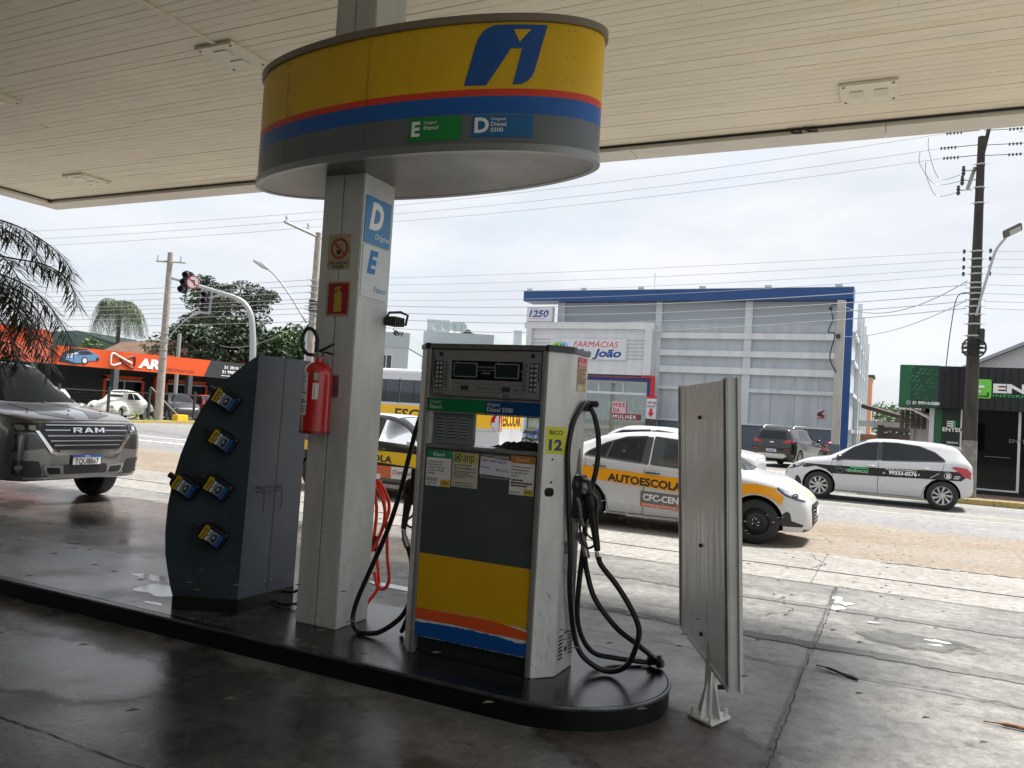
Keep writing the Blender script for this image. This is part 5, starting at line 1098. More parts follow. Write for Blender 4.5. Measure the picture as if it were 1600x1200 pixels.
def common_front(t, bvh, S, sedan, s_list=(-1, 1)):
    f = S['x1']; wb = S['wb']
    for s in s_list:
        x0 = f-.47
        side(t, bvh, 'headlight', [[(x0, .775), (x0+.12, .70), (x0+.27, .645), (f-.09, .63), (f-.045, .675), (f-.10, .715), (f-.25, .765), (x0+.02, .825)]], LAMPC, s, .006, .06)
        side(t, bvh, 'headlight_bezel', ribbon([(x0+.02, .805), (x0+.13, .722), (x0+.28, .665), (f-.10, .645)], .022)+[circ(f-.22, .71, .038, 14)], TRIMB, s, .010, .05)
        side(t, bvh, 'fog_recess', [[(f-.42, .33), (f-.36, .46), (f-.31, .50), (f-.27, .47), (f-.25, .37), (f-.10, .315), (f-.12, .285), (f-.36, .29)]], TRIMB, s, .005, .06)
    g = [(-.42, .60), (.42, .60), (.46, .53), (.40, .33), (.30, .27), (-.30, .27), (-.40, .33), (-.46, .53)]
    gr = frontal(t, bvh, 'grille', [g], TRIMB, 1, .006)
    frontal(t, bvh, 'grille_bars', [rect(-.41+.012*k, .56-.05*k, .41-.012*k, .574-.05*k) for k in range(6)], CHROME, 1, .018, parent=gr)
    frontal(t, bvh, 'number_plate', [rect(-.20, .43, .20, .56)], mat('plate_white', (.7, .7, .7), .4), 1, .028); frontal(t, bvh, 'lower_lip', [rect(-.6, .215, .6, .25)], TRIMB, 1, .006)
def glass_top(t, bvh, S, sedan):
    wb = S['wb']; rr_ = S['x0']
    topd(t, bvh, 'windscreen', [[(1.06, -.60), (1.10, .0), (1.06, .60), (.30, .50), (.27, 0), (.30, -.50)]], mat('screen_glass', (.02, .03, .03), .03, spec=.9, coat=1), .005)
    if sedan: topd(t, bvh, 'rear_window', [[(-wb/2-.46, -.54), (-wb/2-.50, 0), (-wb/2-.46, .54), (-wb/2+.22, .49), (-wb/2+.26, 0), (-wb/2+.22, -.49)]], GLASSD, .005)
    else: frontal(t, bvh, 'rear_window', [[(-.52, 1.07), (.52, 1.07), (.45, 1.34), (-.45, 1.34)]], GLASSD, -1, .006)
def shrink(P, k): cx = sum(p[0] for p in P)/len(P); cz = sum(p[1] for p in P)/len(P); return [(cx+(x-cx)*k, cz+(z-cz)*k) for x, z in P]
def compact_sides(t, bvh, S, sedan, see, s_list=(1, -1), pane=None, lines=True, hm=None):
    F, R = compact_windows(S, sedan)
    for s in s_list:
        for nm, P in (('front_window', F), ('rear_side_window', R)):
            w = side(t, bvh, nm, [P], pane or GLASSD, s, .006, .1)
            side(t, bvh, 'window_trim', ribbon(P+[P[0]], .022), TRIMB, s, .009, .1, parent=w)
            if pane is not None:
                I_ = shrink(P, .80 if nm != 'front_window' else .76); side(t, bvh, 'cabin_dark_ring', [[P[k], P[(k+1) % len(P)], I_[(k+1) % len(P)], I_[k]] for k in range(len(P))], SEAT, s, .003, .1, parent=w)  # dark ring over the body paint stands in for the dark cabin
        bp_ = -.34 if sedan else .02
        side(t, bvh, 'pillar_trim', [[(bp_+.045, .985), (bp_-.05, .99), (bp_-.045, 1.39), (bp_+.04, 1.392)]], TRIMB, s, .006)
        if sedan: side(t, bvh, 'quarter_divider', ribbon([(-.97, 1.03), (-.92, 1.30)], .03), TRIMB, s, .010)
        if lines:
            a = .98; rb = -S['wb']/2
            side(t, bvh, 'door_gap', ribbon([(bp_, .985), (bp_, .30), (bp_-.02, .235)], .009)+ribbon([(a, .94), (a+.03, .80), (a-.01, .55), (a-.02, .26)], .009)+ribbon([(rb-.02, 1.02), (rb+.02, .80), (rb+.17, .66), (rb+.36, .45), (rb+.40, .26)], .009)+ribbon([(a-.02, .235), (rb+.40, .235)], .010), TRIMB, s, .0035)
            side(t, bvh, 'sill_crease', ribbon([(.9, .335), (0, .33), (rb+.4, .35)], .006), mat('crease_grey', (.45, .46, .47), .4), s, .003)
        handle(t, bvh, bp_+(.13 if sedan else .15), .865 if sedan else .845, s, hm or TRIMB, .2 if sedan else .17); handle(t, bvh, -1.05 if sedan else -.93, .905 if sedan else .87, s, hm or TRIMB, .2 if sedan else .17)
# ---------------- driving-school saloon (near lane)
S = compact(True); F, R = compact_windows(S, True)
S['see'] = [shrink(R, .80), shrink(F, .76)]; S['rim'] = 'steel'
CY = mat('school_stripe_orange', (.86, .36, .01), .3, coat=.4)
SCX = -1.65-2.56/2*.965; PANE = glassy('car_pane', (.55, .66, .62), -.02)
def school_stripe(t, bvh, S, s, txt, tx0, wtxt, m=CY):
    f = S['x1']; wb = S['wb']
    side(t, bvh, 'stripe', [[(-2.2, .93), (-2.2, .76), (-1.34, .715), (0, .632), (wb/2-.36, .59), (wb/2-.25, .645), (wb/2-.10, .705), (wb/2+.08, .705), (wb/2+.22, .655), (wb/2+.33, .575), (f-.36, .68), (f-.44, .80), (wb/2, .845), (.9, .815), (0, .828), (-1.34, .893)]], m, s, .006, .08)
    side(t, bvh, 'stripe_lettering', [], INK, s, .010, .2, texts=[(txt, tx0, .655+.05*abs(tx0)*1.0 if s < 0 else .66, .115, .035, wtxt)], slope=-.052 if s < 0 else .052)
t, bvh, body = car('school_saloon', 'white driving school saloon with orange AUTOESCOLA stripe parked behind the pump and board', 'car', (SCX, 11.15+.86*.965, 0), 0, S, PWHITE)
t.scale = (.965, .965, .965)
compact_sides(t, bvh, S, True, True, pane=PANE); common_front(t, bvh, S, True); glass_top(t, bvh, S, True)
for s in (-1, 1): school_stripe(t, bvh, S, s, 'AUTOESCOLA', -.90 if s < 0 else .25, 1.14)
side(t, bvh, 'school_sticker_grey', [[(-.38, .42), (.65, .39), (.65, .565), (-.38, .595)]], mat('sticker_taupe', (.15, .14, .13), .45), -1, .006)
side(t, bvh, 'school_sticker_orange', [[(-.38, .365), (.65, .335), (.65, .39), (-.38, .42)]], mat('sticker_rust', (.60, .13, .04), .45), -1, .006)
side(t, bvh, 'school_sticker_print', [], WINK, -1, .010, .2, texts=[('CFC-CENTRO', -.34, .462, .095, .03, .80), ('CENTRO DE FORMAÇÃO DE CONDUTORES', -.34, .382, .028, .008, .92)], slope=-.03)
topd(t, bvh, 'hood_panel', [[(S['x1']-.30, -.30), (S['x1']-.07, -.24), (S['x1']-.055, .0), (S['x1']-.07, .24), (S['x1']-.30, .30), (S['x1']-.42, .16), (S['x1']-.42, -.16)]], mat('hood_pale_yellow', (.78, .55, .22), .4), .005)
frontal(t, bvh, 'hood_print', [], INK, 1, .008, texts=[('E', -.1, .70, .06)])
mirror_part(t, .86, -.80, 1.0, PWHITE, -1); mirror_part(t, .86, .80, 1.0, PWHITE, 1)
for x in (.32, -.55):
    for y in (-.36, .36):
        b = MB(); b.tube([(x-.04, y, .90), (x-.12, y, 1.12), (x-.15, y, 1.18), (x-.17, y, 1.33)], [.20, .17, .09, .08], 10); b.build('seat', SEAT, t, smooth=60)
for s in (-1, 1): side(t, bvh, 'tail_light', [[(S['x0']+.02, .86), (S['x0']+.30, .90), (S['x0']+.28, .98), (S['x0']+.04, .98)]], LAMPR, s, .005)
b = MB(); b.tube([(1.02, -.2, 1.05), (.80, -.3, 1.19)], .006, 4); b.tube([(1.03, .25, 1.045), (.80, .15, 1.2)], .006, 4); b.build('wiper', TRIMB, t)
# ---------------- second driving-school car, left of the pump
S2 = compact(False); S2['see'] = [shrink(compact_windows(S2, False)[0], .74), shrink(compact_windows(S2, False)[1], .8)]; S2['rim'] = 'steel'
PYEL = mat('school_stripe_yellow', (.80, .50, .01), .3, coat=.4)
t, bvh, body = car('school_hatchback', 'black and white driving school hatchback with yellow stripe between column and pump', 'car', (-6.76-2.53/2*.965, 11.2+.86*.965, 0), 0, S2, PBLACK)
t.scale = (.965, .965, .965)
compact_sides(t, bvh, S2, False, True, pane=glassy('dark_car_pane', (.34, .42, .39), -.02), lines=False); common_front(t, bvh, S2, False); 
topd(t, bvh, 'windscreen', [[(1.06, -.56), (1.12, .0), (1.06, .56), (.70, .50), (.32, .40), (.30, 0), (.32, -.40), (.70, -.50)]], mat('screen_sky_tint', (.30, .34, .34), .05, .3, spec=1), .006)  # pale glass colour stands in for the white sky it reflects
topd(t, bvh, 'white_roof', [[(.27, -.50), (.25, 0), (.27, .50), (-1.3, .50), (-1.3, -.50)]], PWHITE, .005); topd(t, bvh, 'white_hood', [[(1.15, -.66), (1.18, 0), (1.15, .66), (1.9, .52), (1.9, -.52)]], PWHITE, .005)
for s in (-1, 1): school_stripe(t, bvh, S2, s, 'AUTOESCOLA', -.93 if s < 0 else .25, 1.36, PYEL)
side(t, bvh, 'school_sticker_orange', [rect(-.6, .36, .42, .57)], mat('sticker_rust', (.60, .13, .04), .45), -1, .006)
side(t, bvh, 'school_sticker_white', [rect(.42, .36, .96, .57)], PAPER, -1, .006)
side(t, bvh, 'sticker_print', [], mat('rust_ink', (.35, .10, .05), .5), -1, .010, .2, texts=[('Detran', .46, .44, .085, .01, .40)])
side(t, bvh, 'lower_sill', [rect(-.9, .20, .95, .26)], mat('sill_silver', (.5, .5, .5), .4), -1, .006)
mirror_part(t, .80, -.80, 1.0, PWHITE, -1)
for x in (.32, -.55):
    for y in (-.36, .36): b = MB(); b.tube([(x-.04, y, .90), (x-.12, y, 1.12), (x-.15, y, 1.18), (x-.17, y, 1.33)], [.20, .17, .09, .08], 10); b.build('seat', SEAT, t, smooth=60)
# ---------------- white courier hatchback on the road
S3 = compact(False); S3['gap'] = .045
t, bvh, body = car('hatchback', 'white hatchback with black side band and phone number driving on the road', 'car', (-.28, 19.80+.85, 0), PI+R_(-.8), S3, PWHITE)
compact_sides(t, bvh, S3, False, False, s_list=(1, -1), hm=PWHITE); common_front(t, bvh, S3, False); glass_top(t, bvh, S3, False)
BND = mat('band_black', (.012, .012, .013), .35); f = S3['x1']; wb = S3['wb']
for s in (1, -1):
    side(t, bvh, 'side_band', [[(-1.62, .66), (-1.78, .80), (-1.80, .86), (-1.2, .85), (0, .815), (1.0, .795), (1.55, .80), (1.72, .78), (1.60, .70), (1.50, .715), (1.35, .755), (1.12, .70), (1.0, .61), (0, .63), (-1.0, .655)]], BND, s, .003, .08)
    side(t, bvh, 'tail_light', [[(-1.87, .74), (-1.82, .84), (-1.72, .94), (-1.50, .965), (-1.42, .94), (-1.58, .84), (-1.66, .76), (-1.80, .71)]], LAMPR, s, .008, .06)
side(t, bvh, 'white_lettering', [], WINK, 1, .008, .3, texts=[('99333-0576', -.20, .695, .085, .035, .56), ('51', -.08, .695, .04, .02), ('CENTRAL DE ATENDIMENTO', -.13, .79, .03, .012, .62), ('Venâncio', .55+.2, .69, .0001)])
side(t, bvh, 'logo_band', [rect(.22, .765, .60, .80)], mat('logo_green', (.03, .40, .14), .4), 1, .007)
side(t, bvh, 'green_lettering', [circ(-.80, .73, .022, 12)], mat('logo_pale_green', (.25, .55, .33), .4), 1, .008, .3, texts=[('VENÂNCIO', .70, .68, .062, .03, .48)])
side(t, bvh, 'globe_ring', [ (lambda o_, i_: [o_[k], o_[(k+1) % 20], i_[(k+1) % 20], i_[k]])(circ(.82, .73, .095, 20), circ(.82, .73, .088, 20)) for k in range(20)]+ribbon([(.76, .72), (.80, .75), (.88, .73)], .02), mat('globe_grey', (.12, .22, .16), .4), 1, .007, .2)
side(t, bvh, 'diagonal_mark', ribbon([(-1.02, .68), (-1.2, .80)], .012)+[ (lambda o_, i_: [o_[k], o_[(k+1) % 16], i_[(k+1) % 16], i_[k]])(circ(-1.36, .755, .075, 16), circ(-1.36, .755, .066, 16)) for k in range(16)]+[rrect(-1.41, .70, -1.33, .80, .015)]+[rect(-1.58, .70, -1.47, .725), rect(-1.60, .74, -1.49, .765)], mat('mark_grey', (.55, .56, .56), .5), 1, .007, .2)
mirror_part(t, .84, .80, .99, PBLACK, 1); mirror_part(t, .84, -.80, .99, PBLACK, -1)
b = MB(); b.add([(-1.32, y, z) for y, z in ((-.5, 1.43), (.5, 1.43))]+[(-1.62, y, z) for y, z in ((.5, 1.385), (-.5, 1.385))]+[(-1.32, y, z) for y, z in ((-.5, 1.38), (.5, 1.38))]+[(-1.62, y, z) for y, z in ((.5, 1.345), (-.5, 1.345))], [(0, 1, 2, 3), (4, 7, 6, 5), (3, 2, 6, 7), (0, 3, 7, 4), (1, 5, 6, 2)]); b.build('spoiler', PWHITE, t)
# ---------------- black SUV by the pharmacy wall (rear towards us)
def suv_spec():
    wb = 2.57; f = wb/2+.85; q = -wb/2-.82
    return dict(W=1.79, wb=wb, r=.34, x0=q, x1=f, top=[(q, .80), (q+.03, 1.02), (q+.06, 1.10), (q+.20, 1.42), (q+.30, 1.53), (q+.55, 1.60), (-.3, 1.63), (.2, 1.60), (.5, 1.48), (1.02, 1.13), (1.15, 1.08), (1.8, .98), (f-.1, .85), (f-.02, .7), (f, .62)],
        bot=[(q, .40), (q+.06, .32), (q+.4, .24), (1.3, .22), (f-.1, .26), (f, .35)], plan=[(q, .72), (q+.05, .80), (q+.18, .85), (q+.4, .885), (1, .895), (f-.4, .84), (f-.12, .72), (f-.02, .55), (f, .42)],
        belt=[(q, 1.06), (-1, 1.08), (1, .98), (f-.3, .85), (f, .6)], roofw=.60, gh=.45)
S4 = suv_spec()
t, bvh, body = car('suv', 'black compact SUV parked with its rear to us by the pharmacy wall', 'car', (-3.95, 35.0, 0), R_(78), S4, mat('suv_black', (.012, .014, .013), .2, coat=.6))
frontal(t, bvh, 'rear_window', [[(-.56, 1.12), (.56, 1.12), (.48, 1.44), (-.48, 1.44)]], GLASSD, -1, .006)
for s in (-1, 1):
    frontal(t, bvh, 'tail_light', [[(s*.40, .985), (s*.80, .98), (s*.84, 1.10), (s*.60, 1.11), (s*.48, 1.04)]], LAMPR, -1, .012)
    side(t, bvh, 'tail_light_wrap', [[(S4['x0']+.02, .98), (S4['x0']+.28, 1.06), (S4['x0']+.26, 1.10), (S4['x0']+.03, 1.09)]], LAMPR, s, .01)
    frontal(t, bvh, 'reflector', [rect(s*.62-.13, .70, s*.62+.13, .73)], LAMPR, -1, .01)
    side(t, bvh, 'side_window', [[(-1.15, 1.13), (.85, 1.05), (.50, 1.38), (.15, 1.49), (-.80, 1.50)]], GLASSD, s, .006)
    b = MB(); b.tube([(-1.45, s*.60, 1.55), (-1.2, s*.60, 1.66), (.1, s*.60, 1.67), (.35, s*.60, 1.58)], .018, 6); b.build('roof_rail', STEEL, t, smooth=60)
    mirror_part(t, .80, s*.86, 1.10, PBLACK, s)
frontal(t, bvh, 'bumper_guard', [[(-.62, .47), (-.52, .55), (.52, .55), (.62, .47), (.45, .36), (-.45, .36)]], mat('bumper_silver', (.5, .51, .51), .4, .4), -1, .02)
frontal(t, bvh, 'number_plate', [rect(-.20, .62, .20, .755)], mat('plate_white', (.7, .7, .7), .4), -1, .02); frontal(t, bvh, 'plate_band', [rect(-.20, .725, .20, .756)], mat('plate_blue', (.01, .08, .40), .4), -1, .026)
frontal(t, bvh, 'plate_print', [], INK, -1, .026, texts=[('JBX0J57', 0, .64, .07, .01, .34)]); frontal(t, bvh, 'badge', [[(-.09, .985), (-.03, .985), (-.03, .97), (.03, .97), (.03, .985), (.09, .985), (.09, 1.01), (.03, 1.01), (.03, 1.025), (-.03, 1.025), (-.03, 1.01), (-.09, 1.01)]], CHROME, -1, .014)
b = MB(); b.tube([(-.6, 0, 1.62), (-.75, 0, 1.74)], .006, 4); b.build('antenna', TRIMB, t)
# ---------------- white saloon glimpsed behind the driving-school car
S5 = compact(True); S5['see'] = [shrink(compact_windows(S5, True)[0], .76), shrink(compact_windows(S5, True)[1], .8)]
t, bvh, body = car('white_saloon', 'plain white saloon just behind the orange striped driving school car', 'car', (-4.55, 15.4+.3, 0), R_(180), S5, PWHITE)
compact_sides(t, bvh, S5, True, True, pane=PANE); glass_top(t, bvh, S5, True)
mirror_part(t, .84, .80, .99, PWHITE, 1)
for x in (.32, -.55):
    for y in (-.36, .36): b = MB(); b.tube([(x-.04, y, .90), (x-.12, y, 1.12), (x-.15, y, 1.18), (x-.17, y, 1.33)], [.20, .17, .09, .08], 10); b.build('seat', SEAT, t, smooth=60)
# ---------------- silver pickup, front towards the right
wb = 2.99; f = wb/2+.93; q = -wb/2-1.1
SP = dict(W=1.96, wb=wb, r=.37, wide=1, rim='big', x0=q, x1=f, gap=.06,
    top=[(q, .8), (q+.03, 1.20), (-wb/2-.2, 1.22), (-wb/2+.55, 1.24), (-wb/2+.62, 1.60), (-wb/2+.75, 1.82), (-.3, 1.87), (.25, 1.86), (.50, 1.77), (.85, 1.545), (1.12, 1.365), (1.22, 1.30), (1.6, 1.25), (f-.35, 1.20), (f-.16, 1.15), (f-.08, 1.11), (f-.055, 1.07), (f-.01, .95), (f, .80)],
    bot=[(q, .55), (q+.3, .42), (wb/2-.5, .32), (wb/2+.4, .34), (f-.15, .34), (f-.05, .36), (f, .44)],
    plan=[(q, .90), (q+.1, .96), (1, .98), (wb/2+.25, .985), (f-.40, .975), (f-.22, .945), (f-.10, .875), (f-.035, .74), (f, .50)],
    belt=[(q, 1.18), (-1, 1.18), (.9, 1.10), (wb/2, 1.12), (f-.2, 1.02), (f, .92)], roofw=.63, gh=.48)
PSIL = mat('pickup_silver', (.18, .178, .175), .22, .5, coat=.9)
t, bvh, body = car('pickup_truck', 'silver pickup truck with wide chrome-barred grille entering at the left edge', 'pickup truck', (-9.60-f, 7.06, .018), 0, SP, PSIL)
fx = lambda *a, **k: frontal(t, bvh, *a, **k)
for s in (1, -1):
    side(t, bvh, 'front_window', [[(.95, 1.22), (1.05, 1.20), (.15, 1.24), (.14, 1.66), (.35, 1.64), (.62, 1.52)]], GLASSD, s, .006); side(t, bvh, 'rear_side_window', [[(.05, 1.24), (.04, 1.66), (-.70, 1.66), (-.80, 1.25)]], GLASSD, s, .006)
    side(t, bvh, 'arch_trim', [[((ar_)*math.cos(a0)+wb/2, .37+ar_*math.sin(a0)) for ar_, a0 in ((.43, R_(A)), (.43, R_(A+15)), (.47, R_(A+15)), (.47, R_(A)))] for A in range(0, 180, 15)], TRIMB, s, .006)
    mirror_part(t, .90, s*.88, 1.25, PSIL, s)
topd(t, bvh, 'windscreen', [[(1.15, -.70), (1.19, -.3), (1.20, 0), (1.19, .3), (1.15, .70), (.40, .56), (.37, 0), (.40, -.56)]], mat('pickup_screen', (.008, .010, .007), .03, spec=.08), .006)
b = MB()
for y0 in (-.55, .15): b.tube([(1.21, y0, 1.305), (1.10, y0+.3, 1.35), (1.06, y0+.52, 1.375)], .009, 5)
b.build('wiper', TRIMB, t)
STR = mat('hood_graphite', (.03, .026, .022), .35, .3, coat=.5)
topd(t, bvh, 'hood_stripes', [[(f-.13, .22*s), (f-.28, .50*s), (f-.60, .44*s), (1.30, .40*s), (1.30, .34*s), (f-.62, .34*s), (f-.34, .20*s), (f-.13, .10*s)] for s in (1, -1)], STR, .004)
topd(t, bvh, 'hood_gap', [[(f-.105, -.70), (f-.085, -.4), (f-.08, 0), (f-.085, .4), (f-.105, .70), (f-.115, .70), (f-.095, .4), (f-.09, 0), (f-.095, -.4), (f-.115, -.70)]], TRIMB, .005)
# grille: dark hexagonal field, bars, chrome surround, badge
def mir(P): return [(-y, z) for y, z in P][::-1]
G = [(-.60, 1.085), (.60, 1.085), (.64, 1.0), (.50, .77), (.42, .745), (-.42, .745), (-.50, .77), (-.64, 1.0)]
gr = fx('grille', [G], mat('grille_black', (.008, .008, .009), .3), off=.006)
def bar(name, z, hw, m, cut=0, h=.015, d=.03):
    P = [rect(-hw, z, -cut, z+h), rect(cut, z, hw, z+h)] if cut else [rect(-hw, z, hw, z+h)]
    return fx(name, P, m, off=d, parent=gr)
PBAR = mat('bar_satin', (.40, .41, .43), .2, .95)
bar('grille_bar', 1.050, .57, PBAR); bar('grille_bar', .985, .59, PBAR, .25, .015); bar('grille_bar', .915, .56, PBAR); bar('grille_bar', .850, .52, PBAR); bar('grille_bar', .792, .47, PBAR, h=.016)
fx('chrome_surround', [[(-.66, .985), (-.47, .735), (-.42, .712), (.42, .712), (.47, .735), (.66, .985), (.70, .985), (.50, .70), (.43, .672), (-.43, .672), (-.50, .70), (-.70, .985)]], CHROME, off=.022)
fx('lower_chrome', [[(-.40, .735), (.40, .735), (.36, .712), (.22, .716), (-.22, .716), (-.36, .712)]], CHROME, off=.03)
LT = {'R': [[(0, 0), (.22, 0), (.22, 1), (0, 1)], [(.22, .78), (.80, .78), (.98, .66), (.98, .5), (.78, .38), (.22, .38), (.22, .56), (.70, .56), (.74, .60), (.70, .66), (.22, .66), (.22, 1), (.86, 1), (1, .84)][:0] or [(.22, .80), (.22, 1), (.86, 1), (1, .86), (1, .52), (.86, .38), (.22, .38), (.22, .57), (.74, .57), (.78, .62), (.78, .76), (.74, .80)], [(.45, .38), (.72, .38), (1.04, 0), (.74, 0)]],
 'A': [[(0, 0), (.36, 1), (.66, 1), (.50, .72), (.26, 0)], [(.66, 1), (1.04, 0), (.76, 0), (.50, .72)], [(.30, .18), (.70, .18), (.66, .36), (.36, .36)]],
 'M': [[(0, 0), (0, 1), (.24, 1), (.24, 0)], [(.86, 0), (.86, 1), (1.10, 1), (1.10, 0)], [(.24, 1), (.24, .66), (.50, .12), (.60, .12), (.55, .42)], [(.86, 1), (.86, .66), (.60, .12), (.50, .12), (.55, .42)]]}
bl_ = []
for ch, y_ in (('R', -.225), ('A', -.07), ('M', .085)): bl_ += [[(y_+a_*.125, .966+c_*.062) for a_, c_ in P] for P in LT[ch]]
fx('grille_badge', bl_, mat('badge_silver', (.68, .69, .70), .25, .8), off=.05)
for s in (1, -1):
    m_ = (lambda P: P) if s > 0 else mir
    hl = fx('headlight', [m_([(.64, .96), (.635, 1.085), (.82, 1.075), (.94, 1.05), (.955, .985), (.88, .965)])], mat('lamp_smoked', (.03, .03, .032), .06, spec=.9), off=.010)
    fx('lamp_projector', [m_(rrect(.69, .99, .76, 1.05, .015)), m_(rrect(.80, .99, .87, 1.05, .015))], LAMPC, off=.016, parent=hl)
    fx('side_panel_crease', [m_([(.56, .76), (.70, .94), (.94, .94), (.96, .80), (.90, .72)])], mat('pickup_silver_dark', (.05, .052, .055), .3, .6, coat=.6), off=.006)
    fx('fog_housing', [m_([(.58, .46), (.63, .60), (.93, .62), (.95, .50), (.86, .42), (.60, .40)])], TRIMB, off=.008); fx('fog_lamp', [m_(rrect(.81, .50, .88, .55, .015))], LAMPC, off=.016)
    fx('tow_hook_frame', [m_([(.30, .41), (.32, .53), (.56, .55), (.58, .52), (.53, .42), (.48, .40)])], mat('bumper_grey', (.26, .26, .265), .35, .5), off=.014); fx('tow_hook_gap', [m_([(.35, .43), (.36, .51), (.52, .52), (.535, .50), (.50, .435)])], DKBLK, off=.02)
fx('lower_intake', [rect(-.30, .425, .30, .55)], TRIMB, off=.007); fx('skid_plate', [[(-.28, .425), (.28, .425), (.34, .46), (.50, .40), (.80, .40), (.78, .375), (.45, .365), (-.45, .365), (-.78, .375), (-.80, .40), (-.50, .40), (-.34, .46)]], mat('bumper_grey', (.26, .26, .265), .35, .5), off=.012)
pl = fx('number_plate', [rect(-.215, .535, .215, .675)], TRIMB, off=.022); fx('plate_face', [rect(-.20, .545, .20, .672)], mat('plate_white', (.7, .7, .7), .4), off=.028, parent=pl)
fx('plate_band', [rect(-.20, .642, .20, .672)], mat('plate_blue', (.01, .08, .40), .4), off=.032, parent=pl); fx('plate_characters', [], INK, off=.033, texts=[('TQU8B67', 0, .555, .075, .012, .34)], parent=pl)
fx('band_print', [], WINK, off=.036, texts=[('BRASIL', 0, .649, .016, .004, .08)], parent=pl)
b = MB()
for i, y in enumerate((-.55, -.05, .5)): b.lathe([(0, .02), (.012, .015), (.016, 0)], (f-.45+.1*(i % 2), y, 1.222), 'z', 8)
b.build('washer_jet', TRIMB, t)
# ---------------- school minibus
mb = thing('school_minibus', 'white school minibus with yellow ESCOLAR band crossing behind the pump', 'minibus', (-10.1, 20.2, 0), math.atan2(-.102, -.995))
# local: +x forward, rear-right corner near origin; rear face at x=0, visible flank at y=+? (left side seen from camera)
V = MB(); L_ = 7.0; Wd = 2.0; Hh = 2.68
secs = []
for x, k, zt in ((0, .97, 2.60), (.06, 1, 2.66), (.4, 1, Hh), (L_-1.9, 1, Hh), (L_-1.5, 1, 2.60), (L_-1.0, .99, 1.95), (L_-.75, .97, 1.35), (L_-.1, .90, 1.05), (L_, .80, .7)):
    w = Wd/2*k; zb = .34; pr = [(0, zb), (w*.9, zb), (w*.98, zb+.06), (w, .8), (w, 1.15), (w*.99, min(1.5, zt-.1)), (w*.93, zt-.16 if zt > 1.6 else zt-.1), (w*.86, zt-.05), (w*.7, zt), (0, zt)]
    secs.append((x, pr+[(-a_, c_) for a_, c_ in pr[-2:0:-1]]))
vs = []; n = len(secs[0][1])
for x, rg in secs: vs += [(x, a_-1.0, c_) for a_, c_ in rg]
fs = [(i*n+j, (i+1)*n+j, (i+1)*n+(j+1) % n, i*n+(j+1) % n) for i in range(len(secs)-1) for j in range(n)]+[list(range(n)), list(range((len(secs)-1)*n, len(secs)*n))[::-1]]
V.add(vs, fs); mbv = BVHTree.FromPolygons(V.v, V.f); V.build('body', PWHITE, mb, smooth=35)
def ms(name, polys, m, s, off=.006, texts=(), parent=None):
    b = MB(); u_ = Vector((-s, 0, 0))
    for p in polys: b.add([(x, 2.5*s-1, z) for x, z in p], [list(range(len(p)))])
    for a_ in texts: b.text(a_[0], (a_[1], 2.5*s-1, a_[2]), u_, Z3, a_[3], 0, .02, w=a_[4])
    b.grid_cut(.3, (0, 2)); b.project(mbv, (0, -s, 0), off, start=1); return b.build(name, m, parent or mb)
def mr(name, polys, m, off=.006, texts=(), parent=None):
    b = MB()
    for p in polys: b.add([(-2, y-1, z) for y, z in p], [list(range(len(p)))])
    for a_ in texts: b.text(a_[0], (-2, a_[1]-1, a_[2]), -Y3, Z3, a_[3], 0, .02, w=a_[4], align='c')
    b.grid_cut(.25, (1, 2)); b.project(mbv, (1, 0, 0), off, start=1); return b.build(name, m, parent or mb)
BUSY = mat('bus_yellow', (.86, .50, .01), .35, coat=.3)
for s in (1, -1):
    ms('yellow_band', [rect(.02, 1.06, 6.2, 1.58)], BUSY, s, .004); ms('band_lettering', [], INK, s, .009, [('ESCOLAR', 3.35 if s > 0 else 1.3, 1.17, .32, 2.1)])
    for x0, x1 in ((.45, 1.35), (1.4, 2.3), (2.35, 3.25), (3.3, 4.2), (4.25, 5.0)):
        w = ms('side_window', [rect(x0, 1.66, x1, 2.34)], mat('bus_glass', (.03, .045, .055), .04, spec=.8), s, .006); ms('window_frame', [rect(x0-.04, 1.64, x0, 2.36), rect((x0+x1)/2-.012, 1.66, (x0+x1)/2+.012, 2.34)], TRIMB, s, .010, parent=w)
    ms('panel_gap', ribbon([(1.05, .55), (1.05, 1.6)], .015)+ribbon([(.1, .98), (5.5, .98)], .012), mat('bus_gap', (.25, .26, .27), .5), s, .008)
    ms('side_reflector', [rect(1.35, .62, 1.65, .68)], LAMPR, s, .01); ms('side_marker', [rect(1.65, .62, 1.9, .68)], mat('marker_grey', (.4, .4, .4), .4), s, .01)
    for xw in (1.0+.3, 5.4):
        b = MB(); b.lathe([(.0, -.1), (.24, -.1), (.34, -.1), (.35, -.05), (.35, .09), (.33, .1), (.24, .1), (.22, .07), (0, .07)], (xw, s*.93-1, .35), 'y', 24); b.build('wheel', TYRE, mb, smooth=40)
mr('rear_yellow_band', [rect(-.90, 1.08, .90, 1.58)], BUSY, .004); mr('rear_lettering', [], mat('lettering_red_black', (.10, .012, .01), .5), .012, [('ESCOLAR', 0, 1.16, .36, 1.56)])
for s in (1, -1): 
    tl = mr('tail_light', [[(s*.86, .98), (s*.99, 1.0), (s*1.0, 1.30), (s*.97, 1.48), (s*.90, 1.50), (s*.86, 1.3)]], LAMPR, .014)
    ms('tail_light_wrap', [[(.0, .98), (.16, 1.02), (.28, 1.18), (.26, 1.36), (.14, 1.50), (.0, 1.50)]], LAMPR, s, .014); ms('tail_light_lens', [[(.02, .98), (.14, 1.02), (.25, 1.15), (.25, 1.24), (.02, 1.24)]], mat('lens_grey', (.5, .5, .52), .2), s, .018)
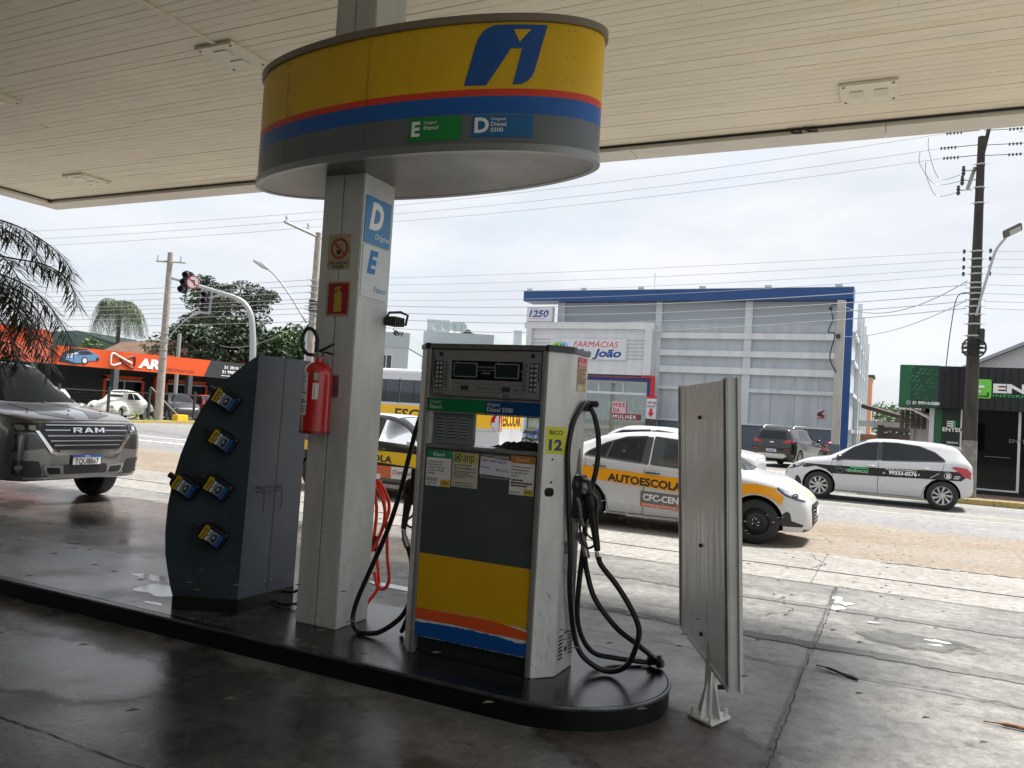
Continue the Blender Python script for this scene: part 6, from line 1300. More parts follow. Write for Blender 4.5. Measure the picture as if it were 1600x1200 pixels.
mr('rear_window', [rect(-.75, 1.68, .75, 2.3)], GLASSD, .008); mr('door_gap', ribbon([(0, .5), (0, 1.08)], .012)+ribbon([(-.8, .62), (.8, .62)], .012), mat('bus_gap', (.25, .26, .27), .5), .009); mr('number_plate', [rect(-.2, .47, .2, .60)], mat('plate_white', (.7, .7, .7), .4), .015); mr('plate_print', [], INK, .02, [('MBK4I27', 0, .49, .07, .34)])
b = MB(); b.box(-.10, -1.9, .40, .0, -.1, .50); b.build('rear_bumper', PWHITE, mb)
# ---------------- blue motorcycle on the far pavement
def motorcycle(loc, rz, label, pm_):
    t = thing('motorcycle', label, 'motorcycle', loc, rz)
    for x in (-.63, .63):
        b = MB(); b.lathe([(.25, -.04), (.30, -.035), (.31, 0), (.30, .035), (.25, .04), (.25, -.04)], (x, 0, .31), 'y', 28); w = b.build('wheel', TYRE, t, smooth=50)
        b = MB(); 
        for k in range(10): a_ = 2*PI*k/10; b.tube([(x, 0, .31), (x+.26*math.cos(a_), 0, .31+.26*math.sin(a_))], .004, 4)
        b.lathe([(0, -.04), (.05, -.04), (.05, .04), (0, .04)], (x, 0, .31), 'y', 12); b.build('spokes', STEEL, w)
    b = MB(); b.tube(smooth_path([(.16, 0, .86), (.05, 0, .95), (-.12, 0, .93), (-.20, 0, .82)], 4), [.08]*3+[.13]*7+[.09]*3, 12); b.build('fuel_tank', pm_, t, smooth=60)
    b = MB(); b.tube(smooth_path([(-.15, 0, .84), (-.4, 0, .82), (-.7, 0, .86)], 4), [.09]*9, 10); b.build('saddle', BLKPL, t, smooth=60)
    b = MB(); b.tube([(-.25, 0, .68), (-.75, 0, .80)], [.09, .05], 8); b.tube([(.1, 0, .62), (-.2, 0, .66)], [.08, .08], 8); b.build('side_panel', pm_, t, smooth=60)
    b = MB(); b.bbox(-.18, -.13, .24, .18, .13, .56, .05); b.build('engine', STEEL, t, smooth=50)
    b = MB(); b.tube([(.63, .07, .31), (.42, .07, .95)], .018, 8); b.tube([(.63, -.07, .31), (.42, -.07, .95)], .018, 8); b.build('fork', STEEL, t)
    b = MB(); b.tube([(.36, -.34, 1.06), (.42, -.15, 1.0), (.42, .15, 1.0), (.36, .34, 1.06)], .014, 8); b.tube([(.38, .25, 1.05), (.34, .30, 1.18)], .006, 5); b.ball((.33, .32, 1.2), .03, .06, .04); b.build('handlebar', BLKPL, t, smooth=50)
    b = MB(); b.ball((.52, 0, .90), .07, .08, .08); b.build('headlight', LAMPC, t, smooth=60)
    b = MB(); b.tube([(.1, .13, .34), (-.2, .16, .26), (-.75, .17, .34)], [.02, .03, .045], 8); b.build('exhaust', CHROME, t, smooth=60)
    b = MB(); b.tube([(-.05, .1, .30), (-.10, .28, .0)], .012, 6); b.build('side_stand', BLKPL, t)
    b = MB(); b.tube([(.35, 0, .92), (-.15, 0, .62), (-.63, 0, .31)], .02, 6); b.tube([(-.2, .05, .6), (-.63, .08, .31)], .018, 6); b.build('frame', BLKPL, t)
    b = MB(); b.tube(smooth_path([(.63+.34*math.cos(a_), 0, .31+.36*math.sin(a_)) for a_ in (R_(140), R_(110), R_(80), R_(50))], 3), .03, 6); b.build('mudguard', pm_, t, smooth=50)
    return t
motorcycle((-12.15, 28.0, .006), R_(12), 'blue motorcycle on its side stand seen through the gap in the pump', mat('moto_blue', (.01, .10, .32), .25, coat=.5))
motorcycle((-2.6, 38.6, .006), R_(70), 'red motorcycle mostly hidden beside the blue pharmacy pillar', mat('moto_red', (.35, .01, .02), .25, coat=.5))
# ---------------- cars in the yard under the orange sign
def small_car(name, label, loc, rz, S, m, glass=GLASSD, sedan=False):
    t, bvh, body = car(name, label, 'car', loc, rz, S, m, 'cars for sale in the fenced yard', low=True)
    F, R = compact_windows(S, sedan)
    for s in (1, -1): side(t, bvh, 'side_window', [F], glass, s, .008, .3); side(t, bvh, 'side_window', [R], glass, s, .008, .3)
    topd(t, bvh, 'windscreen', [[(1.05, -.58), (1.05, .58), (.30, .5), (.30, -.5)]], glass, .008, .2)
    for s in (1, -1): frontal(t, bvh, 'headlight', [[(s*.40, .62), (s*.66, .64), (s*.66, .76), (s*.44, .72)]], LAMPC, 1, .01, .2)
    frontal(t, bvh, 'grille', [rect(-.36, .36, .36, .62)], TRIMB, 1, .008, .3)
    return t
small_car('hatchback', 'dark grey hatchback behind the white beetle in the yard', (-36.2, 31.9, 0), R_(-25), compact(False), mat('car_grey', (.06, .062, .065), .3, .3, coat=.5))
small_car('hatchback', 'red hatchback behind the concrete pole in the fenced yard', (-36.2, 34.2, 0), R_(-20), compact(False), mat('car_red', (.30, .008, .010), .25, coat=.5))
small_car('saloon', 'dark purple grey saloon right of the red car in the yard', (-36.3, 36.5, 0), R_(-20), compact(True), mat('car_plum', (.045, .035, .045), .25, coat=.5), sedan=True)
small_car('hatchback', 'white hatchback low behind the fence braces near the display cabinet', (-36.0, 39.4, 0), R_(-30), compact(False), PWHITE)
small_car('hatchback', 'white hatchback partly hidden behind the pickup bonnet and palm', (-36.6, 24.1, 0), R_(-60), compact(False), PWHITE)
# beetle
wb = 2.4; SB_ = dict(W=1.30, wb=wb, r=.33, gap=.02, x0=-2.0, x1=2.0, top=[(-2.0, .45), (-1.93, .62), (-1.7, .85), (-1.3, 1.10), (-.9, 1.32), (-.4, 1.47), (.05, 1.50), (.35, 1.44), (.55, 1.28), (.72, 1.08), (.85, 1.00), (1.2, .95), (1.6, .82), (1.85, .66), (1.97, .5), (2.0, .42)],
    bot=[(-2, .36), (-1.8, .28), (0, .22), (1.8, .28), (2, .34)], plan=[(-2, .30), (-1.8, .48), (-1.3, .60), (0, .66), (.8, .62), (1.4, .50), (1.85, .36), (2, .22)], belt=[(-2, .5), (-1.5, .85), (0, .93), (.8, .9), (1.6, .75), (2, .45)], roofw=.46, gh=.45)
t, bvh, body = car('beetle', 'white rounded vintage beetle car behind the iron fence', 'car', (-35.3, 27.7, 0), R_(-68), SB_, mat('beetle_cream', (.62, .63, .58), .3, coat=.4), 'cars for sale in the fenced yard', low=True)
for s in (1, -1):
    side(t, bvh, 'side_window', [[(-.08, 1.0), (-.05, 1.34), (.28, 1.32), (.48, 1.02)], [(-.16, 1.0), (-.14, 1.34), (-.5, 1.28), (-.80, 1.03)]], GLASSD, s, .008, .3)
    for xw in (1.2, -1.2):
        b = MB(); b.tube(smooth_path([(xw+.50*math.cos(R_(a_)), s*.66, .34+.42*math.sin(R_(a_))) for a_ in range(-5, 186, 24)], 2), [.09]+[.15]*15+[.09], 8); b.build('fender', mat('beetle_cream', (.6, .6, .6)), t, smooth=60)
    b = MB(); b.ball((1.72, s*.52, .66), .06, .10, .10); b.build('headlight', LAMPC, t, smooth=60)
topd(t, bvh, 'windscreen', [[(.66, -.42), (.69, 0), (.66, .42), (.42, .36), (.42, -.36)]], GLASSD, .008, .2)
b = MB(); b.tube([(1.95, -.6, .42), (2.08, -.3, .42), (2.08, .3, .42), (1.95, .6, .42)], .03, 6); b.build('bumper', CHROME, t, smooth=60)
# ============================================================ FAR SIDE: PHARMACY
PHG = mat('pharmacy_blue_grey', (.41, .45, .48), .6, var=.10, scale=1.2, stretch=(2, 2, .25)); PHW = mat('pharmacy_white', (.60, .62, .64), .55, var=.08, scale=1.2, stretch=(2, 2, .25)); PHL = mat('pharmacy_light_grey', (.54, .575, .60), .55, var=.08, scale=1.2, stretch=(2, 2, .25))
PHB = mat('pharmacy_blue', (.006, .055, .20), .35, var=.06, scale=1); PHD = mat('pharmacy_slate', (.09, .115, .15), .6, var=.08, scale=1)
ph = thing('pharmacy', 'large pale grey pharmacy hall with blue roof edge across the road', 'building', (-10, 50, 0))
def bx(name, m, boxes, parent=ph, bev=0):
    b = MB()
    for q in boxes: b.box(*q)
    return b.build(name, m, parent, world=True, bev=bev)
bx('wall', PHG, [(-17.65, 42, 0, -2.45, 61, 7.95)])
bx('dark_base', PHD, [(-11.5, 41.95, 0, -2.5, 42, 1.60)])
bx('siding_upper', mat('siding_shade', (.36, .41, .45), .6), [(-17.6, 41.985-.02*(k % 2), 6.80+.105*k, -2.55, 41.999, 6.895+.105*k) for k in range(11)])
for x0, x1 in ((-17.64, -17.2), (-11.89, -11.55), (-7.19, -6.81)): bx('pilaster', PHL, [(x0, 41.85, 1.6 if x0 > -15 else 6.75, x1, 42, 7.95)])
for z0, z1 in ((6.0, 6.30), (5.08, 5.38), (4.18, 4.52)): bx('band', PHW, [(-11.55, 41.78, z0, -2.5, 41.999, z1)])
bx('ledge', PHL, [(-11.55, 41.86, 3.28, -2.5, 41.999, 3.47), (-11.55, 41.88, 1.60, -2.5, 41.999, 1.70)])
bx('roof_edge', PHB, [(-19.55, 41.2, 7.96, -2.05, 42.6, 8.52)]); bx('roof_flashing', mat('flashing', (.35, .40, .48), .4), [(-19.57, 41.18, 8.52, -2.03, 42.62, 8.55)])
bx('blue_pillar', PHB, [(-2.48, 41.6, 0, -2.05, 42.0, 7.955)])
for k in range(6): bx('roof_floodlight', mat('light_grey_box', (.5, .5, .48), .5), [(-19.4+k*3.3, 41.3, 8.6, -19.05+k*3.3, 41.55, 8.70)])
b = MB(); b.cyl((-11.9, 41.4, 8.0), (-11.92, 41.4, 9.45), .025, n=6); b.build('lightning_rod', PHW, ph, world=True)
bx('side_wall', PHG, [(-2.44, 42.02, 0, -2.06, 61, 7.0)])
for k, (y, z) in enumerate(((46.3, 8.45), (49.9, 8.2), (53.4, 8.09), (56.9, 7.9), (60.0, 7.7))): bx('side_fin', PHL, [(-2.05, y-.15, 0, -1.82, y+.15, z)])
bx('side_rail', PHL, [(-2.055, 42.1, z, -1.90, 60.9, z+.18) for z in (1.5, 3.3, 4.9, 6.3)])
bx('panel_joint', mat('joint_grey', (.30, .33, .35), .7), [(-11.4+k*1.13, 41.985, z0, -11.38+k*1.13, 41.998, z1) for k in range(8) for z0, z1 in ((1.72, 3.26), (3.49, 4.16))])
bx('downpipe', PHL, [(-2.75, 41.8, 0, -2.63, 41.94, 7.9)])
# entrance block
bx('entrance_block', PHW, [(-19.17, 41.3, 3.92, -11.80, 41.99, 6.72), (-19.30, 41.05, 6.38, -11.72, 41.3, 6.74), (-12.2, 41.05, 3.92, -11.80, 41.3, 6.38), (-19.17, 41.05, 3.92, -18.85, 41.3, 6.38)])
bx('entrance_pier', PHW, [(-11.98, 41.3, 0, -11.80, 41.99, 3.92), (-19.17, 41.3, 0, -19.0, 41.99, 3.92)])
sb = bx('sign_panel', PHW, [(-17.55, 41.18, 4.70, -13.22, 41.3, 5.84)])
LOUV = mat('louvre_shadow', (.42, .45, .48), .6)
bx('louvre', LOUV, [(-13.15, 41.27, 4.76+.2*k, -12.3, 41.298, 4.82+.2*k) for k in range(6)]+[(-18.8, 41.27, 4.76+.2*k, -17.75, 41.298, 4.82+.2*k) for k in range(6)])
yq = 41.175
b = MB(); b.text('FARMÁCIAS', (-16.30, yq, 5.38), X3, Z3, .33, 0, .004, .25, w=2.62); b.build('sign_small_lettering', mat('pharmacy_red', (.55, .02, .05), .5), ph, world=True)
b = MB(); b.text('São João', (-16.45, yq, 4.86), X3, Z3, .44, 0, .035, .22, w=2.95); b.build('sign_large_lettering', mat('pharmacy_sign_blue', (.005, .055, .26), .5), ph, world=True)
b = MB(); b.prism(circ(-17.15, 5.33, .44, 20, .32), (0, yq, 0), X3, Z3, 0, .01); b.build('logo_leaf', mat('logo_lime', (.28, .55, .06), .5), ph, world=True)
b = MB(); b.prism(circ(-16.88, 5.40, .26, 18, .24), (0, yq-.012, 0), X3, Z3, 0, .01); b.build('logo_globe', mat('logo_sky', (.20, .45, .70), .5), ph, world=True)
b = MB()
for x in (-17.3, -17.05, -16.88): b.tube([(x, yq-.026, 5.10), (x, yq-.026, 5.42)], .03, 6); b.ball((x, yq-.026, 5.46), .05)
b.build('logo_figures', mat('logo_dark_green', (.02, .16, .05), .5), ph, world=True)
bx('navy_frame', mat('frame_navy', (.008, .02, .12), .4), [(-19.0, 41.2, 3.58, -11.95, 41.32, 3.76), (-11.975, 41.19, 0, -11.76, 41.29, 3.76)]); bx('red_frame', mat('frame_red', (.48, .012, .03), .4), [(-11.79, 41.16, 0, -11.58, 41.295, 3.78), (-12.3, 41.14, 3.775, -11.58, 41.29, 3.90), (-19.0, 41.24, 3.775, -12.3, 41.29, 3.81)])
# glazed front with a shelved interior behind it
bx('window_frame', PHW, [(-19, 41.45, 2.86, -11.98, 41.53, 2.98), (-19, 41.45, 3.50, -11.98, 41.53, 3.58)]+[(-19+k*1.4, 41.45, 2.98, -18.94+k*1.4, 41.53, 3.5) for k in range(6)])
bx('shopfront_glass', glassy('shopfront_glass', (.62, .75, .72), .14), [(-19, 41.49, .05, -11.98, 41.5, 3.56)])
SH = [mat('goods_%s' % n_, c_, .5) for n_, c_ in (('shelf', (.45, .50, .50)), ('lime', (.55, .66, .05)), ('red', (.5, .04, .04)), ('orange', (.6, .28, .03)), ('teal', (.02, .28, .30)), ('white', (.62, .64, .62)), ('navy', (.02, .05, .2)))]
bx('interior_wall', mat('interior_green_grey', (.10, .16, .16), .7), [(-19, 41.97, 0, -12, 41.985, 3.5)])
b = MB(); rr = random.Random(8)
for k in range(4): b.box(-18.9, 41.58, .25+k*.62, -12.1, 41.94, .28+k*.62)
for x in [-18.9+i*1.1 for i in range(7)]: b.box(x, 41.58, 0, x+.04, 41.94, 2.75)
b.build('display_shelf', SH[0], ph, world=True)
for mi in range(1, 7):
    b = MB()
    for i in range(34):
        x = rr.uniform(-18.8, -12.3); k = rr.choice((0, 0, 1, 1, 2, 3)); w_ = rr.uniform(.08, .4); b.box(x, 41.60+rr.uniform(0, .2), .285+k*.62, x+w_, 41.86, .285+k*.62+rr.uniform(.12, .5))
    o = b.build('shelf_goods', SH[mi], ph, world=True); o['kind'] = 'stuff'
# posters on the glass
PK = mat('poster_pink', (.70, .42, .44), .5); PMAR = mat('poster_maroon', (.22, .03, .05), .5)
pst = thing('window_poster', 'pink and maroon MES DA MULHER poster on the pharmacy window', 'poster', (-13.5, 41.44, 1.5))
b = MB(); b.box(-13.93, 41.43, 1.84, -13.15, 41.44, 2.46); b.build('pink_panel', PK, pst, world=True); b = MB(); b.box(-13.93, 41.43, 1.50, -12.33, 41.44, 1.82); b.build('maroon_panel', PMAR, pst, world=True)
b = MB(); b.text('MES', (-13.86, 41.425, 2.18), X3, Z3, .22, 0, .02, w=.64, sp=1.2); b.text('DA', (-13.86, 41.425, 1.89), X3, Z3, .22, 0, .02, w=.36, sp=1.2); b.build('maroon_lettering', PMAR, pst, world=True)
b = MB(); b.text('MULHER', (-13.86, 41.425, 1.56), X3, Z3, .20, 0, .02, w=1.32, sp=1.2); b.build('white_lettering', WINK, pst, world=True)
tt = thing('arrow_sign', 'small white sign with red arrow beside the pharmacy window', 'sign', (-11.65, 40.9, 0))
b = MB(); b.bbox(-11.93, 41.05, 1.62, -11.37, 41.13, 2.82, .01); b.build('panel', PHW, tt, world=True)
b = MB(); b.box(-11.93, 41.04, 2.70, -11.37, 41.05, 2.82); b.box(-11.90, 41.04, 2.33, -11.40, 41.05, 2.35); b.add([(-11.65+x, 41.035, 1.95+z) for x, z in ((-.08, .22), (-.08, 0), (-.17, 0), (0, -.25), (.17, 0), (.08, 0), (.08, .22))], [(0, 1, 2, 3, 4, 5, 6)]); b.build('red_mark', mat('arrow_red', (.60, .01, .02), .5), tt, world=True)
b = MB(); b.text('24h', (-11.6, 41.03, 2.42), X3, Z3, .12, 0, .01); b.tube([(-11.85, 41.03, 2.5), (-11.75, 41.03, 2.45), (-11.66, 41.03, 2.55)], .02, 6); b.lines((-11.88, 41.035, 2.22), X3, Z3, .45, .08, 1, 0, 3); b.build('print', INK, tt, world=True)
b = MB(); b.box(-11.93, 41.06, .0, -11.37, 41.12, 1.6); b.build('lower_panel', mat('totem_dark', (.035, .035, .045), .5), tt, world=True)
nb_ = thing('number_sign', 'white box sign reading 1250 above the pharmacy entrance', 'sign', (-18.3, 41, 6.8))
b = MB(); b.bbox(-19.2, 41.0, 6.76, -17.62, 41.4, 7.60, .02); b.build('box', mat('box_sign_grey', (.60, .62, .66), .5), nb_, world=True)
b = MB(); b.text('1250', (-19.05, 40.995, 7.03), X3, Z3, .38, 0, .035, .22, w=1.22); b.build('digits', mat('pharmacy_sign_blue', (.005, .055, .26)), nb_, world=True); b = MB(); b.lines((-18.98, 40.995, 6.90), X3, Z3, 1.1, .05, 1, 0, 2); b.lines((-18.98, 40.995, 7.46), X3, Z3, .5, .05, 1, 0, 3); b.build('red_print', mat('pharmacy_red', (.5, .02, .05)), nb_, world=True)
wl = thing('wall_sticker', 'small square red and black sticker on the pharmacy wall', 'sign', (-3.3, 41.94, 2.2)); b = MB(); b.box(-3.48, 41.93, 2.16, -3.16, 41.99, 2.60); b.build('panel', mat('sticker_grey', (.5, .5, .5)), wl, world=True)
b = MB(); b.add([(-3.48+x, 41.925, 2.16+z) for x, z in ((.0, .10), (.0, .26), (.30, .42), (.30, .32), (.12, .25), (.30, .14), (.30, .04))], [(0, 1, 2, 3, 4, 5, 6)]); b.build('black_mark', INK, wl, world=True); b = MB(); b.add([(-3.48+x, 41.92, 2.16+z) for x, z in ((.10, .25), (.24, .34), (.26, .18))], [(0, 1, 2)]); b.box(-3.48, 41.92, 2.16, -3.16, 41.925, 2.21); b.build('red_mark', mat('arrow_red', (.6, .01, .02)), wl, world=True)
# concrete post in front of the blue pillar
cp = thing('concrete_post', 'square pale concrete service post in front of the pharmacy blue pillar', 'post', (-2.12, 34, 0))
b = MB(); b.bbox(-2.28, 33.85, 0, -1.96, 34.15, 6.78, .02); b.build('shaft', mat('post_concrete', (.42, .41, .38), .8, var=.12, scale=2, stretch=(3, 3, .5)), cp, world=True)
b = MB(); b.bbox(-2.30, 33.83, 0, -1.94, 34.17, 1.05, .01); b.build('painted_base', PHD, cp, world=True)
b = MB(); b.tube(smooth_path([(-2.3, 33.8, 6.6), (-2.5, 33.8, 6.5), (-2.4, 33.8, 6.0), (-2.55, 33.8, 5.5), (-2.3, 33.8, 5.4), (-2.45, 33.8, 4.5), (-2.2, 33.8, 3.9)], 5), .025, 5); b.bbox(-2.25, 33.72, 5.25, -2.1, 33.84, 5.4, .01); b.ball((-2.5, 33.8, 6.45), .08); b.build('service_wire', BLKPL, cp, world=True)
# ============================================================ GREEN AND BLACK SHOP
GB = mat('shop_black_metal', (.012, .014, .018), .35, .2); GG = mat('shop_green', (.01, .11, .04), .4); GGL = mat('shop_green_streak', (.03, .42, .13), .4); DG = mat('shop_dark_glass', (.003, .004, .005), .03, spec=.25)
sh = thing('shop', 'black and green computer shop with large dark window behind the utility pole', 'building', (4, 28, 0)); SX = lambda n_, m, bo: bx(n_, m, bo, sh)
b = MB(); x = 1.02
while x < 13: b.box(x, 24.62, 2.38, x+.10, 25.0, 3.53); b.box(x+.10, 24.65, 2.38, x+.17, 25.0, 3.53); x += .17
b.build('corrugated_fascia', GB, sh, world=True)
gp = SX('green_fascia', mat('shop_fascia_deep_green', (.008, .055, .028), .4), [(.06, 24.61, 2.37, 1.02, 25.6, 3.54)])
b = MB(); rr = random.Random(14)
for i in range(8):
    for j in range(9):
        x = .09+i*.115+(j % 2)*.05; z = 3.44-j*.115-i*.01
        if x+z*.0 > 1.0 or rr.random() < .10+.05*i+.06*max(0, j-3): continue
        k = 1-.08*i; L_ = .105*k; h_ = .028*k*max(.4, 1-.09*j); b.add([(x, 24.604, z), (x+L_, 24.604, z+.07*k), (x+L_, 24.604, z+.07*k+h_), (x, 24.604, z+h_)], [(0, 1, 2, 3)])
b.build('green_streaks', GGL, gp, world=True)
b = MB(); b.prism(rect(.07, 2.385, .34, 3.52), (0, 24.606, 0), X3, Z3, 0, .003); b.build('bright_green_edge', GG, gp, world=True)
b = MB(); b.text('51 99914-0280', (.40, 24.60, 2.455), X3, Z3, .085, 0, .035, w=.66); o_, i_ = circ(.30, 2.495, .05, 12), circ(.30, 2.495, .036, 12)
for k in range(12): b.flat([o_[k], o_[(k+1) % 12], i_[(k+1) % 12], i_[k]], (0, 24.60, 0), X3, Z3, 0)
b.build('phone_lettering', WINK, sh, world=True)
b = MB(); b.prism(rrect(1.86, 2.69, 2.26, 3.20, .05), (0, 24.60, 0), X3, Z3, 0, .03); b.build('logo_square', mat('logo_bright_green', (.16, .62, .06), .4), sh, world=True)
b = MB()
for z, L_ in ((3.0, .42), (2.87, .34), (2.74, .26)): b.prism(rrect(1.68, z-.035, 1.68+L_, z+.035, .03), (0, 24.565, 0), X3, Z3, 0, .03)
b.build('logo_bars', WINK, sh, world=True); b = MB(); b.prism(rect(1.98, 2.73, 2.2, 2.76), (0, 24.565, 0), X3, Z3, 0, .01); b.prism(rect(2.17, 2.73, 2.2, 2.86), (0, 24.565, 0), X3, Z3, 0, .01); b.build('logo_corner', GB, sh, world=True)
b = MB(); b.text('ENTER', (2.30, 24.58, 2.86), X3, Z3, .235, 0, .045, w=1.9); b.build('shop_lettering', WINK, sh, world=True); b = MB(); b.text('INFORMÁTICA', (2.30, 24.58, 2.74), X3, Z3, .075, 0, .02, w=1.45, sp=1.15); b.build('shop_green_lettering', GGL, sh, world=True)
SX('wall', mat('shop_wall', (.03, .035, .035), .7), [(1.6, 25.35, .12, 13, 40, 2.38), (1.0, 25.02, .12, 1.02, 40, 3.5), (1.0, 25.3, 2.38, 13, 40, 3.5)])
SX('list_panel', mat('panel_dark_green', (.006, .020, .014), .35), [(1.02, 24.98, .12, 1.60, 25.0, 2.375)]); SX('panel_green_strip', GG, [(.98, 24.97, .12, 1.14, 24.979, 2.375)])
b = MB(); b.text('ENTER', (1.17, 24.97, 1.76), X3, Z3, .11, 0, .03, w=.5); b.text('VENDAS', (1.28, 24.97, 1.43), X3, Z3, .055, 0, .02); b.text('REDES E SUPORTES', (1.16, 24.97, 1.24), X3, Z3, .05, 0, .02, w=.44)
b.text('CFTV', (1.36, 24.97, 1.05), X3, Z3, .05, 0, .02)
for z in (2.03, 1.97, 1.91): b.flat(rrect(1.27, z-.018, 1.27+.16, z+.018, .015), (0, 24.97, 0), X3, Z3, 0)
b.build('panel_lettering', WINK, sh, world=True); b = MB(); b.flat(rrect(1.38, 1.88, 1.49, 2.06, .02), (0, 24.972, 0), X3, Z3, 0); b.build('panel_logo', GGL, sh, world=True)
SX('dark_window', DG, [(1.62, 25.02, .24, 2.97, 25.04, 2.375), (3.03, 25.02, .24, 5.0, 25.04, 2.375), (5.1, 25.02, .24, 8.0, 25.04, 2.375)])
SX('window_frame', PHW, [(1.60, 24.97, .22, 1.64, 25.05, 2.375), (2.95, 24.97, .22, 3.01, 25.05, 2.375), (1.60, 24.965, .21, 2.95, 25.05, .27), (5.0, 24.97, .22, 5.06, 25.05, 2.375)])
b = MB(); b.text('ENTER', (2.75, 24.962, 1.55), X3, Z3, .10, 0, .01, w=.5); b.lines((2.2, 25.018, 1.12), X3, Z3, .6, .04, 1, 0, 4); b.build('window_print', mat('window_faint_print', (.16, .18, .18), .5), sh, world=True)
SX('plinth', GB, [(1.0, 24.9, .12, 13, 25.3, .23)])
SX('porch_post', PHW, [(.84, 24.95, .12, .96, 25.07, 2.37)]); SX('porch_door', mat('door_white', (.6, .6, .6), .5), [(.50, 26.2, .05, .86, 26.25, 2.1)]); SX('door_frame', mat('door_frame_cream', (.45, .43, .38), .6), [(.40, 26.15, .05, .50, 26.28, 2.25), (.86, 26.15, .05, .95, 26.28, 2.25), (.4, 26.15, 2.1, .95, 26.28, 2.25)])
b = MB(); b.tube([(.35, 24.9, 2.36), (.85, 24.95, 2.1)], .04, 4); b.build('brace', PHW, sh, world=True)
b = MB()
for j in range(7):
    for i in range(5): b.tube([(.16+i*.14, 25.7+j*.0, 2.34-j*.075), (.17+i*.14, 25.62, 2.27-j*.075)], [.055, .07], 6)
b.build('roof_tiles', mat('old_tile', (.13, .11, .09), .9, var=.4, scale=8), sh, world=True)
gb = thing('gable_hall', 'white walled hall with sloping roof rising behind the green shop', 'building', (8, 33, 0))
b = MB(); b.prism([(1.6, 0), (12, 0), (12, 3.9), (7.0, 6.45), (2.26, 4.08), (1.6, 3.75)], (0, 40.1, 0), X3, Z3, -0, 8); b.v = [(x, y, z) for x, y, z in b.v]; b.build('wall', mat('hall_white', (.66, .66, .66), .7), gb, world=True)
b = MB(); 
for (x0, z0), (x1, z1) in (((1.3, 3.62), (7.0, 6.47)), ((7.0, 6.47), (12.3, 3.8))): b.prism([(x0, z0), (x1, z1), (x1, z1+.12), (x0, z0+.12)], (0, 40.3, 0), X3, Z3, 0, 8.6)
b.build('roof', mat('hall_roof', (.40, .40, .40), .6), gb, world=True)
# ============================================================ SHED, PEACH WALL, FAR WOODS
sd = thing('shed', 'run-down dark wooden shed roof between pharmacy and shop', 'shed', (0, 45, 0)); DW = mat('dark_wood', (.05, .04, .035), .9, var=.3, scale=3)
b = MB(); b.add([(-1.6, 44, 3.02), (1.3, 44, 2.25), (1.3, 46, 2.35), (-1.6, 46, 3.12), (-1.6, 44, 2.82), (1.3, 44, 2.05), (1.3, 46, 2.15), (-1.6, 46, 2.92)], [(0, 1, 2, 3), (4, 7, 6, 5), (0, 4, 5, 1), (1, 5, 6, 2), (3, 2, 6, 7), (0, 3, 7, 4)]); b.build('roof', DW, sd, world=True)
b = MB(); b.box(-.75, 43.5, 1.72, 1.6, 43.6, 1.92); b.box(-.75, 43.5, 1.15, 1.6, 43.6, 1.62); b.box(-.80, 43.4, 0, -.5, 43.6, 2.0); b.box(.2, 44, 0, .35, 44.1, 2.3); b.build('beams', DW, sd, world=True)
b = MB(); b.box(-1.6, 44.5, 0, -.6, 44.6, 1.5); b.build('brick_wall', mat('rust_brick', (.36, .17, .09), .8, var=.3), sd, world=True); b = MB(); b.box(-1.75, 45.5, 1.9, .8, 46, 2.2); b.build('white_sheet', PHW, sd, world=True)
pc_ = thing('peach_wall', 'narrow peach coloured wall with brown cap beyond the pharmacy', 'wall', (-1.9, 62, 0)); b = MB(); b.box(-3.0, 61.6, 0, -1.58, 64, 5.5); b.build('wall_body', mat('peach_paint', (.62, .33, .20), .7), pc_, world=True); b = MB(); b.box(-3.1, 61.4, 5.5, -1.45, 64.2, 5.66); b.build('cap', DW, pc_, world=True)
# ------------------------------------------------------------ foliage
LEAFA = mat('leaf_dark', (.018, .040, .014), .6, var=.5, scale=2.5); LEAFB = mat('leaf_mid', (.038, .075, .020), .55, var=.45, scale=2.5); LEAFC = mat('leaf_far', (.07, .12, .05), .7, var=.4, scale=.8); BARK = mat('bark', (.10, .075, .055), .9, var=.3, scale=6)
def leaves(b, c, rx, ry, rz, n, size, rnd):
    for _ in range(n):
        while True:
            p = (rnd.uniform(-1, 1), rnd.uniform(-1, 1), rnd.uniform(-1, 1)); r = math.sqrt(sum(q*q for q in p))
            if .35 < r <= 1: break
        q = Vector((c[0]+p[0]*rx, c[1]+p[1]*ry, c[2]+p[2]*rz)); s_ = size*rnd.uniform(.5, 1.3)
        d = Vector((rnd.gauss(0, 1), rnd.gauss(0, 1), rnd.gauss(0, .6))).normalized(); e = d.cross(Vector((rnd.gauss(0, 1), rnd.gauss(0, 1), rnd.gauss(0, 1)))).normalized()
        b.add([(q+d*s_)[:], (q+e*s_*.5)[:], (q-d*s_)[:], (q-e*s_*.5)[:]], [(0, 1, 2, 3)])
